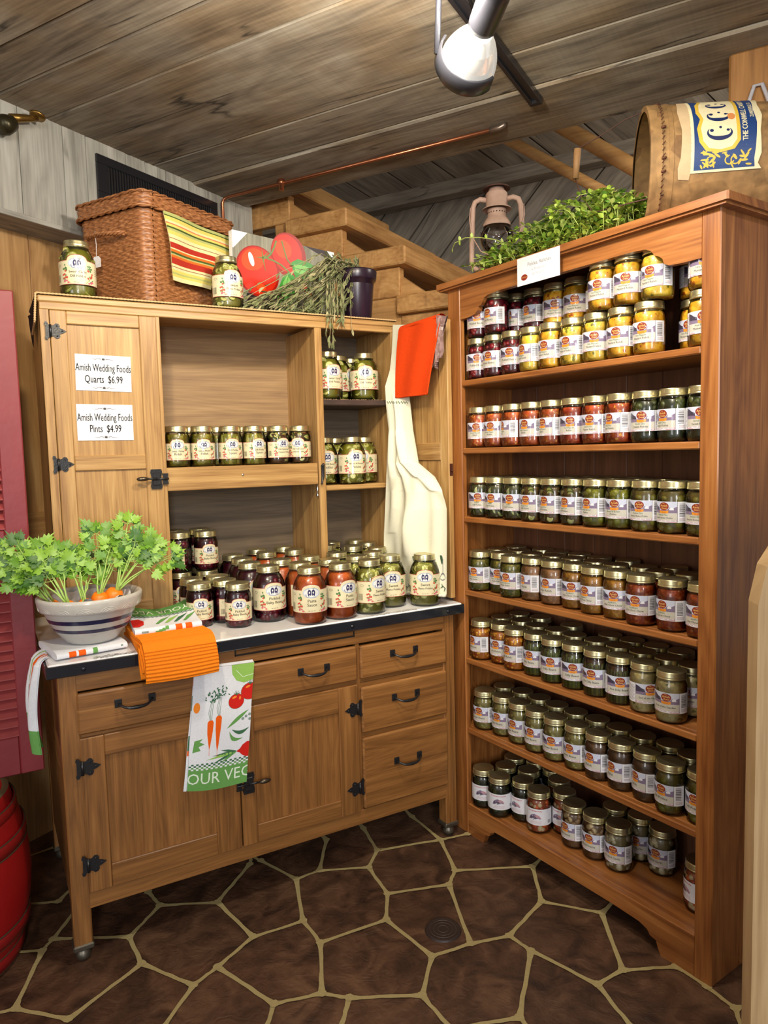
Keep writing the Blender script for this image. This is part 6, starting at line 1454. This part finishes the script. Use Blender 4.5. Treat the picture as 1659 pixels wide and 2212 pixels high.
def lobed(mb, p, d, n_, L):
    p = Vector(p); d = Vector(d).normalized(); s = d.cross(Vector(n_)); s = s.normalized() if s.length > 1e-3 else Vector((1, 0, 0)); up = s.cross(d).normalized()
    out = [(0, 0), (-.08, .16), (-.30, .14), (-.50, .34), (-.36, .44), (-.46, .70), (-.22, .66), (-.26, .92), (-.08, .84), (0, 1.22), (.08, .84), (.26, .92), (.22, .66), (.46, .70), (.36, .44), (.50, .34), (.30, .14), (.08, .16)]
    V = [p+s*x*L+d*y*L+up*(.14*L*abs(x)*1.6-.22*L*y*y+rnd.uniform(-.03, .03)*L) for x, y in out]; c = p+d*L*.45+up*(-.03*L)
    n = len(V); mb.add([tuple(v) for v in V]+[tuple(c)], [(i, (i+1) % n, n) for i in range(n)], rnd.choice([0, 0, 1, 1, 2]), True)
def frond(ms, mb, base, tip, sag=.0, L=.037):
    B, T = Vector(base), Vector(tip); n = 7; pts = []
    for i in range(n+1):
        t = i/n; q = B.lerp(T, t); q.z += sag*sin(pi*t); pts.append(q+Vector((rnd.uniform(-.002, .002), rnd.uniform(-.002, .002), 0)))
    ms.tube([tuple(q) for q in pts], [.0026*(1-.6*i/n) for i in range(n+1)], 6)
    d = (pts[-1]-pts[-2]).normalized()
    for k in range(4, n+1):
        for s in (-1, 1):
            sd = d.cross(Vector((0, -1, .3))); sd.normalize(); st_ = pts[k]+sd*s*rnd.uniform(.008, .016)+d*rnd.uniform(.0, .01)
            ms.tube([tuple(pts[k]), tuple(st_)], .0009, 4, cap=False)
            lobed(mb, st_, d*.7+sd*s*rnd.uniform(.4, 1.0)+Vector((0, rnd.uniform(-.5, .2), rnd.uniform(-.2, .3))), (rnd.uniform(-.4, .4), -1, rnd.uniform(.2, .9)), L*rnd.uniform(.65, 1.05))
    lobed(mb, pts[-1], d, (rnd.uniform(-.4, .4), -1, .5), L*1.1)
CRS = [ # root top (relative to bowl), radius, fronds tips
 ((.070, -.020, .138), .024, [(.135, .0, .262), (.165, -.01, .235), (.118, .02, .300), (.215, -.01, .215)], 'orange carrot with tall leafy top at the right rim of the bowl'),
 ((.024, -.036, .134), .022, [(.062, .01, .250), (.085, .02, .215), (.035, .02, .285)], 'orange carrot with upright leafy top near the middle of the bowl'),
 ((-.022, -.060, .122), .018, [(-.030, .0, .232), (-.062, .0, .215), (.010, .015, .205)], 'smaller orange carrot, mostly sunk, left of the bowl centre'),
 ((-.068, -.058, .120), .019, [(-.105, -.01, .225), (-.150, -.01, .205), (-.080, .0, .235), (-.125, .01, .250)], 'orange carrot leaning left in the bowl with bushy leaves'),
 ((-.104, .000, .118), .016, [(-.180, .0, .215), (-.215, -.01, .235), (-.155, .01, .195), (-.165, .0, .275)], 'leafy carrot at the far left rim with fronds reaching the red shutter')]
for (rt, rr_, tips, lab) in CRS:
    rt = (rt[0]*.86, rt[1]*.86, rt[2]*.87)
    c = empty('carrot', BC+Vector(rt), lab, 'carrot', 'carrots in the stoneware bowl')
    mb = MB(); ax = Vector((-rt[0]*.5, -rt[1]*.3+.02, -.085)).normalized(); pts = [ax*(-.012+.0), ax*(-.010), ax*0.002, ax*.02, ax*.045, ax*.075, ax*.095]
    mb.tube([tuple(p) for p in pts], [rr_*.35, rr_*.75, rr_, rr_*.95, rr_*.7, rr_*.4, rr_*.12], 18); mb.build('root', CARR, c)
    ms = MB(); mb = MB()
    for tp in tips:
        for q in range(2):
            T = Vector(tp)-Vector(rt)+Vector((rnd.uniform(-.014, .014), rnd.uniform(-.02, .02), rnd.uniform(-.02, .01)))
            frond(ms, mb, tuple(ax*(-.008)+Vector((rnd.uniform(-.006, .006), rnd.uniform(-.006, .006), 0))), tuple(T), sag=rnd.uniform(0, .012))
    ms.build('stems', CST, c); mb.build('leaves', CLF, c)
tb = empty('tissue_paper', BC+Vector((0, 0, .10)), 'crumpled white tissue paper tucked around the carrots in the bowl', 'paper')
mb = MB()
def tis(u, v):
    a = 2*pi*u; r = .092*v+.012; return (r*cos(a), r*sin(a), -.012+.030*v*v+.010*noise.noise(Vector((cos(a)*3, sin(a)*3, v*4)))*v*2)
mb.grid(tis, 60, 12, smooth=False); mb.build('tissue', plain('white_tissue', (.72, .72, .74), rough=.6), tb)

# ------------------------------------------------------------------ vegetable print towels
VM = [FAB('veg_towel_white', S(226, 228, 234), .3), FAB('veg_orange', S(234, 96, 24), .3), FAB('veg_green', S(104, 158, 84), .3), FAB('veg_dark_green', S(66, 110, 78), .3), FAB('veg_red', S(206, 40, 32), .3), FAB('veg_light_green', S(150, 196, 96), .3), FAB('veg_grey', S(134, 152, 146), .3), FAB('veg_orange_light', S(240, 140, 50), .3), FAB('veg_letter', S(226, 238, 220), .3)]
def veg_art(w_, h_, upside=False):
    """the printed design, origin bottom left"""
    A = Art(); sx, sy = w_/.165, h_/.315
    def q(x, y): return (x*sx, y*sy)
    A.rect(0, w_, 0, .052*sy, 2, 1)
    for i in range(26):
        for j in range(4):
            if (i+j) % 2 == 0: A.rect(i*.0066*sx, (i+1)*.0066*sx, (.052+j*.0042)*sy, (.052+(j+1)*.0042)*sy, 3 if j > 1 else 2, 1)
    A.text('YOUR VEG', .074*sx, .029*sy, .0415*sx, 8, 2, sx=1.02)
    for cx, top, bot in ((.052, .178, .100), (.074, .188, .094)):
        A.poly([q(cx-.0085, top-.006), q(cx-.005, top), q(cx+.005, top), q(cx+.0085, top-.006), q(cx+.0075, top-.03), q(cx+.004, bot+.018), q(cx+.001, bot), q(cx-.002, bot+.016), q(cx-.007, top-.035)], 1, 2)
        A.stroke([q(cx+.001, bot+.004), q(cx+.0015, bot-.014)], .0009, 1, 2)
        for k in (-1, 0, 1): A.stroke([q(cx+.002*k, top), q(cx+.005*k-.002, top+.020), q(cx+.003*k+.002, top+.048)], .0011, 3, 2)
        rn = random.Random(int(cx*1000))
        for k in range(34):
            a = rn.uniform(.2, 2.9); r = rn.uniform(.004, .026); A.ell((cx+.003+r*cos(a)*.9)*sx, (top+.045+r*sin(a)*1.2)*sy, .0034, .0016, 3, 2, 6, a=rn.uniform(0, 3))
    for cx, cy_, r in ((.121, .218, .0215), (.158, .240, .0245)):
        A.ell(cx*sx, cy_*sy, (r+.0008)*sx, r*.92*sy, 3, 2, 26); A.ell(cx*sx, cy_*sy, r*sx, r*.88*sy, 4, 3, 26); A.ell((cx-.006)*sx, (cy_+r*.5)*sy, .007*sx, .003*sy, 7, 4, 10, a=.3); A.ell((cx+.010)*sx, (cy_+r*.35)*sy, .003*sx, .005*sy, 7, 4, 8)
        for a in (-.9, -.4, 0, .5, 1.0): A.stroke([q(cx, cy_+r*.75), q(cx+sin(a)*.012, cy_+r*.75+cos(a)*.012)], [.0022, .0006], 3, 5)
    def pod(x0, y0, x1, y1, bulge, m):
        n = 10; up_ = []; lo = []
        for i in range(n+1):
            t = i/n; x, y = x0+(x1-x0)*t, y0+(y1-y0)*t; b = sin(pi*t); nx, ny = -(y1-y0), (x1-x0); d = hypot(nx, ny); up_.append(q(x+nx/d*bulge*b, y+ny/d*bulge*b)); lo.append(q(x+nx/d*(bulge-.010)*b, y+ny/d*(bulge-.010)*b))
        A.poly(lo+up_[::-1], m, 2)
    pod(.098, .150, .158, .192, .006, 2); pod(.112, .146, .162, .146, -.006, 3); pod(.106, .142, .146, .120, -.008, 2)
    for x, y in ((.142, .170), (.151, .175), (.161, .179), (.162, .167)): A.ell(x*sx, y*sy, .0042*sx, .0038*sy, 6, 2, 10)
    A.poly([q(.168, .108), q(.158, .108), (.146*sx, .101*sy), q(.140, .092), q(.130, .086), q(.140, .081), (.147*sx, .074*sy), q(.158, .068), q(.170, .068)], 4, 3)
    for (x1, y1, m) in ((.045, .076, 5), (.062, .064, 3), (.085, .062, 2), (.062, .084, 3), (.085, .096, 3)): A.poly([q(.130, .088), q((.130+x1)/2, (.086+y1)/2+.004), q(x1, y1), q((.130+x1)/2, (.086+y1)/2-.003), q(.130, .084)], m, 2)
    A.poly([q(.105, .290), q(.118, .272), q(.140, .264), q(.166, .270), q(.166, .320), q(.10, .320)], 5, 2); A.stroke([q(.115, .300), q(.135, .280), q(.165, .285)], .0014, 8, 3)
    A.poly([q(.012, .128), q(.034, .132), q(.026, .124), q(.040, .118), q(.024, .112), q(.030, .102), q(.008, .098)], 2, 2)
    A.ell(.012*sx, .215*sy, .009*sx, .014*sy, 7, 2, 12)
    A.clip(0, w_, 0, h_); A.rect(0, w_, 0, h_, 0, 0)
    return A
# towel hanging on the drawer front
ht = empty('vegetable_towel', (.425, -.016, .56), 'white tea towel with carrots and tomatoes hanging on the drawer front', 'towel')
O = Vector(ht.location)
TLh, TRh, BLh, BRh = Vector((.337, -.017, .727)), Vector((.505, -.017, .722)), Vector((.297, -.029, .403)), Vector((.466, -.027, .385))
def htp(u, v):
    p = TLh.lerp(TRh, u).lerp(BLh.lerp(BRh, u), 1-v); p.y += -.003*sin(u*5+.5)*(1-v)-.0015*sin(v*11+u*3)
    p.z -= .006*sin(pi*u)*(1-v)**2
    return p-O
A = veg_art(.170, .335); mb = MB(); A.emit(mb, lambda x, y, h: htp(x/.170, y/.335)+Vector((0, -h-.0004, 0)), lim=.012, limy=.02, dh=.00015)
mb.grid(lambda u, v: htp(1-u, v)+Vector((0, .004, 0)), 14, 24, mat=0)
mb.grid(lambda u, v: htp(.0-.045*u*(1-v)-.004, v)+Vector((0, .003, -.002)), 6, 24, matf=lambda u, v: 0 if v < .26 or u > .8 else (3 if int(v*9) % 3 == 0 else (1 if int(v*7) % 4 == 2 else 0)))
mb.grid(lambda u, v: (lambda p: Vector((p.x, p.y+.003+.012*v, p.z+.004*v)))(htp(u, 1)), 10, 3, mat=0)
mb.build('printed_cloth', VM, ht)
# folded orange ribbed cloth draping over the worktop edge
rc = empty('ribbed_orange_cloth', (.285, .06, .8003), 'folded orange ribbed dishcloth drooping over the front edge of the worktop', 'cloth')
O = Vector(rc.location)
def rpath(s):
    """centre line from the back of the top to the drooping front, s 0..1"""
    a = .205; b = .062
    if s < .66: return (.198-(.238)*(s/.66), .0)
    t = (s-.66)/.34; an = t*pi*.43; return (-.040-.016*sin(an)-.004*t, -.064*t-.008*(1-cos(an)))
def layer(k, s): 
    y, z = rpath(s); y2, z2 = rpath(min(s+.01, 1)) if s < .99 else rpath(s); y1, z1 = rpath(max(s-.01, 0))
    dy, dz = y2-y1, z2-z1; d = hypot(dy, dz) or 1; return (y+dz/d*k, z-dy/d*k)
RIB = plain('orange_ribbed_cotton', S(238, 132, 30), rough=.92, spec=.1, bump=.6, bscale=800)
mb = MB()
for li, (k0, sE) in enumerate(((.004, .97), (.0125, .90), (.0205, .955), (.029, 1.0))):
    def f(u, v, k0=k0, sE=sE, li=li):
        a = v*2; top = a < 1; s = (a if top else 2-a)*sE; s = .01+s*.99
        th = .0040*(1 if top else -1); e = min(1, (1-abs(a-1))*9)
        if a > .9 and a < 1.1: th = .0040*cos((a-.9)/.2*pi)
        rib = (.0017*sin(s*170) if li == 3 and top else .0003*sin(s*90))
        y, z = layer(k0+th+rib, s); x = .194+.182*u+.004*sin(s*6+li)+.006*(u-.5)*s+li*.001
        dz = -.004*sin(pi*u)*max(0, s-.7)*2*(li-1.5)
        return Vector((x, y, .8012+max(z+dz, .0006 if s < .62 else -1)))-O
    mb.grid(f, 22, 420 if li == 3 else 120)
    for uu in (0, 1):
        pts = [f(uu, i/80) for i in range(81)]; n = 40
        mb.add([tuple(p) for p in pts], [(i, i+1, 79-i, 80-i) for i in range(39)], 0, True)
mb.build('ribbed_cloth', RIB, rc)
# folded vegetable towel on top of it
vt = empty('folded_vegetable_towel', (.285, .13, .8345), 'folded white and green vegetable tea towel lying on the orange dishcloth', 'towel')
O = Vector(vt.location); mb = MB()
def vtop(u, v, dz=0):
    x = .196+.180*u+.012*v; y = .040+.185*v; z = .848+.004*sin(pi*u)*0+.030*v*v*(1-.55*sin(pi*u)) - .004*sin(pi*u)*v
    return Vector((x, y, z+dz))-O
def roll(u, a): # rolled front edge a 0..1
    an = -pi/2-pi*a*.0; an = pi/2+pi*a; return Vector((.196+.180*u, .040+.0095*cos(an), .8385+.0095*sin(an)))-O
mb.grid(lambda u, v: roll(u, 1-v), 20, 10, matf=lambda u, v: 1 if (.60 < u < .70 or .76 < u < .87) and v > .25 else (6 if (.10 < u < .13 or .17 < u < .20 or .23 < u < .26) and .4 < v < .6 else (2 if .30 < u < .52 and abs(v-.25-(u-.30)*2.6) < .16 else 0)))
mb.grid(lambda u, v: vtop(u, v, 0), 20, 14, mat=0); mb.grid(lambda u, v: vtop(1-u, v, -.018*(1-.4*v)), 20, 14, mat=0)
for uu in (0, 1): mb.grid(lambda u, v: vtop(uu, u, -.018*(1-.4*u)*v), 14, 3, mat=0)
mb.grid(lambda u, v: vtop(u, 1, -.0108*v), 14, 3, mat=2)
A = Art(); A.rect(0, .18, .118, .185, 2, 1)
for i in range(30):
    for j in range(3):
        if (i+j) % 2 == 0: A.rect(i*.006, (i+1)*.006, .104+j*.0045, .1085+j*.0045, 3, 1)
A.text('YOUR VEG', .090, .150, .040, 8, 2, sx=.85, rot=pi)
A.poly([(.0, .02), (.0, .085), (.022, .092), (.034, .070), (.030, .035), (.015, .016)], 4, 2)
for x0 in (.06, .085, .11, .135): A.poly([(x0, .03), (x0+.020, .075), (x0+.050, .098), (x0+.030, .065), (x0+.008, .028)], [2, 5, 3, 2][int((x0-.06)/.025+.1) % 4], 2)
A.clip(0, .18, 0, .185); A.emit(mb, lambda x, y, h: vtop(x/.18, y/.185, h+.0005), lim=.01, limy=.012, dh=.0002)
mb.build('printed_cloth', VM, vt)
# towel under the bowl, and its end hanging at the left of the worktop
ub = empty('towel_under_bowl', (.07, .11, .8003), 'folded white towel with orange carrots lying under the stoneware bowl', 'towel')
O = Vector(ub.location); mb = MB()
MU = Matrix.Translation((.075, .112, .8008)) @ Matrix.Rotation(radians(9), 4, 'Z')
def slab(u, v): 
    a = 2*pi*v; e = .6; y = -.098*1.0; cx = cos(a); sx = sin(a)
    return MU @ Vector((-.088+.176*u, (abs(cx)**.35*(1 if cx > 0 else -1))*.094, .0105+(abs(sx)**.6*(1 if sx > 0 else -1))*.0102))-O
mb.grid(slab, 30, 48, matf=lambda u, v: (1 if (.17 < u < .27 or .31 < u < .41) else (2 if .50 < u < .58 else (6 if .90 < u < .93 and .46 < v < .5 else 0))) if .40 < v < .60 else 0)
for uu in (0, 1): 
    pts = [slab(uu, i/48) for i in range(48)]; mb.add([tuple(p) for p in pts], [tuple(range(48))], 0)
mb.build('printed_cloth', VM, ub)
hg = empty('hanging_towel', (-.036, .10, .70), 'striped and printed tea towel drooping over the left end of the worktop', 'towel')
O = Vector(hg.location); mb = MB()
def hgp(u, v):
    y = .045+.10*u-.015*v+.012*v*u
    if v < .2: t = v/.2; return Vector((-.016-.020*sin(t*pi/2)-.012*abs(sin(u*11))*t, y, .8035+.0*t-.018*(1-cos(t*pi/2))+.003*(1-t)))-O
    t = (v-.2)/.8; return Vector((-.036-.012*abs(sin(u*11))-.018*abs(sin(u*8+t*.6))*t-.012*sin(t*pi), y, .788-.225*t+.03*u*t))-O
def hgm(u, v):
    if v > .78: return 2
    if .40 < v < .56 and .2 < u < .5: return 4
    if int(u*12) in (2, 4) and v < .5: return 1
    if int(u*12) == 8: return 5
    return 0
mb.grid(hgp, 36, 60, matf=hgm); mb.grid(lambda u, v: hgp(1-u, v)+Vector((.003, 0, 0 if v > .2 else -.002)), 36, 60, matf=lambda u, v: hgm(1-u, v)); mb.build('printed_cloth', VM, hg)

# ------------------------------------------------------------------ red shutter, keg, pale board
RED = plain('dull_red_paint', S(132, 44, 50), rough=.45, bump=.3, bscale=40)
sh = empty('louvred_shutter', (-.24, .235, .445), 'dull red louvred wooden shutter standing on the red keg', 'shutter')
O = Vector(sh.location); SX0, SX1, SZ0, SZ1 = -.445, -.030, .448, 1.752
for x0, x1 in ((SX0, SX0+.058), (SX1-.058, SX1)):
    mb = MB(); mb.box(x0, x1, .222, .250, SZ0, SZ1, b=.003, grain=2); off_mb(mb, O).build('stile', RED, sh)
for z0, z1 in ((SZ0, SZ0+.105), (1.055, 1.120), (SZ1-.16, SZ1)):
    mb = MB(); mb.box(SX0+.058, SX1-.058, .224, .248, z0, z1, b=.003, grain=0); off_mb(mb, O).build('rail', RED, sh)
for z0, z1 in ((SZ0+.105, 1.055), (1.120, SZ1-.16)):
    n = int((z1-z0)/.0262)
    for i in range(n):
        z = z0+(i+.5)*(z1-z0)/n; M = Matrix.Translation(((SX0+SX1)/2, .236, z)) @ Matrix.Rotation(radians(42), 4, 'X')
        mb = MB(); mb.box(-(SX1-SX0)/2+.056, (SX1-SX0)/2-.056, -.0165, .0165, -.0032, .0032, b=.002, M=M); off_mb(mb, O).build('louvre', plain('red_louvre_paint', S(150, 62, 62), rough=.45), sh)
KC = Vector((-.315, .19, 0))
kg = empty('red_keg', KC, 'bright red painted wooden keg below the shutter', 'keg')
KR = plain('bright_red_paint', S(158, 20, 22), rough=.4, bump=.3, bscale=30)
mb = MB(); KP = [(0, .004), (.185, 0), (.192, .006), (.214, .07), (.230, .15), (.236, .22), (.231, .30), (.216, .37), (.196, .430), (.193, .444), (.186, .446), (.180, .440), (.178, .425), (0, .425)]
mb.lathe(KP, 72); mb.build('staves', KR, kg)
for z, r_ in ((.035, .206), (.105, .2245), (.33, .2268), (.40, .2078)):
    mb = MB(); dr_k = .0022; mb.lathe([(r_-.003, z-.017), (r_+.0012+.001, z-.016), (r_+.0018+.001, z), (r_+.0005+.001, z+.016), (r_-.004, z+.017)], 72); mb.build('hoop', plain('red_hoop_paint', S(140, 24, 24), rough=.4), kg)
    mb = MB()
    for dz in (-.0175, .0175): mb.tube([((r_+.0016-(.0015 if dz*(z-.22) > 0 else -.0008))*cos(2*pi*i/72), (r_+.0016-(.0015 if dz*(z-.22) > 0 else -.0008))*sin(2*pi*i/72), z+dz) for i in range(72)], .0017, 5, closed=True)
    mb.build('worn_hoop_edge', plain('worn_green_metal', S(70, 66, 46), rough=.6), kg)
mb = MB(); mb.lathe([(.178, .447), (.186, .449), (.194, .446)], 72); mb.build('worn_rim', plain('worn_rim_wood', S(96, 84, 52), rough=.7), kg)
bd_ = empty('pale_board', (1.16, -1.30, 0), 'tall pale wooden board with a rounded top corner at the right edge', 'board', rz=radians(-36))
mb = MB()
mb.prism([(-.195, 0), (.25, 0), (.25, 1.22), (-.075, 1.22), (-.10, 1.205), (-.150, 1.150), (-.182, 1.095), (-.195, 1.03)], -.02, .022, axis='y'); mb.build('plank', W_PALE, bd_)
# white rope on the post
rp = empty('rope_loop', HP(.95, -2.045, 2.20), 'looped white cotton rope hanging on the timber post', 'rope')
O = Vector(rp.location); mb = MB()
def rpt(s, w_, z): return tuple(HP(s, w_, z)-O)
mb.tube([rpt(.905, -1.99, 2.17), rpt(.903, -1.985, 2.24), rpt(.903, -2.0, 2.285), rpt(.903, -2.02, 2.285), rpt(.903, -2.035, 2.24), rpt(.905, -2.035, 2.17), rpt(.900, -2.01, 2.155), rpt(.902, -1.99, 2.17)], .0055, 8)
mb.tube([rpt(.900, -1.975, 2.165), rpt(.897, -2.01, 2.175), rpt(.900, -2.045, 2.165)], .008, 8)
mb.build('cotton_rope', plain('cotton_rope', S(196, 192, 196), rough=.9, bump=.6, bscale=500), rp)
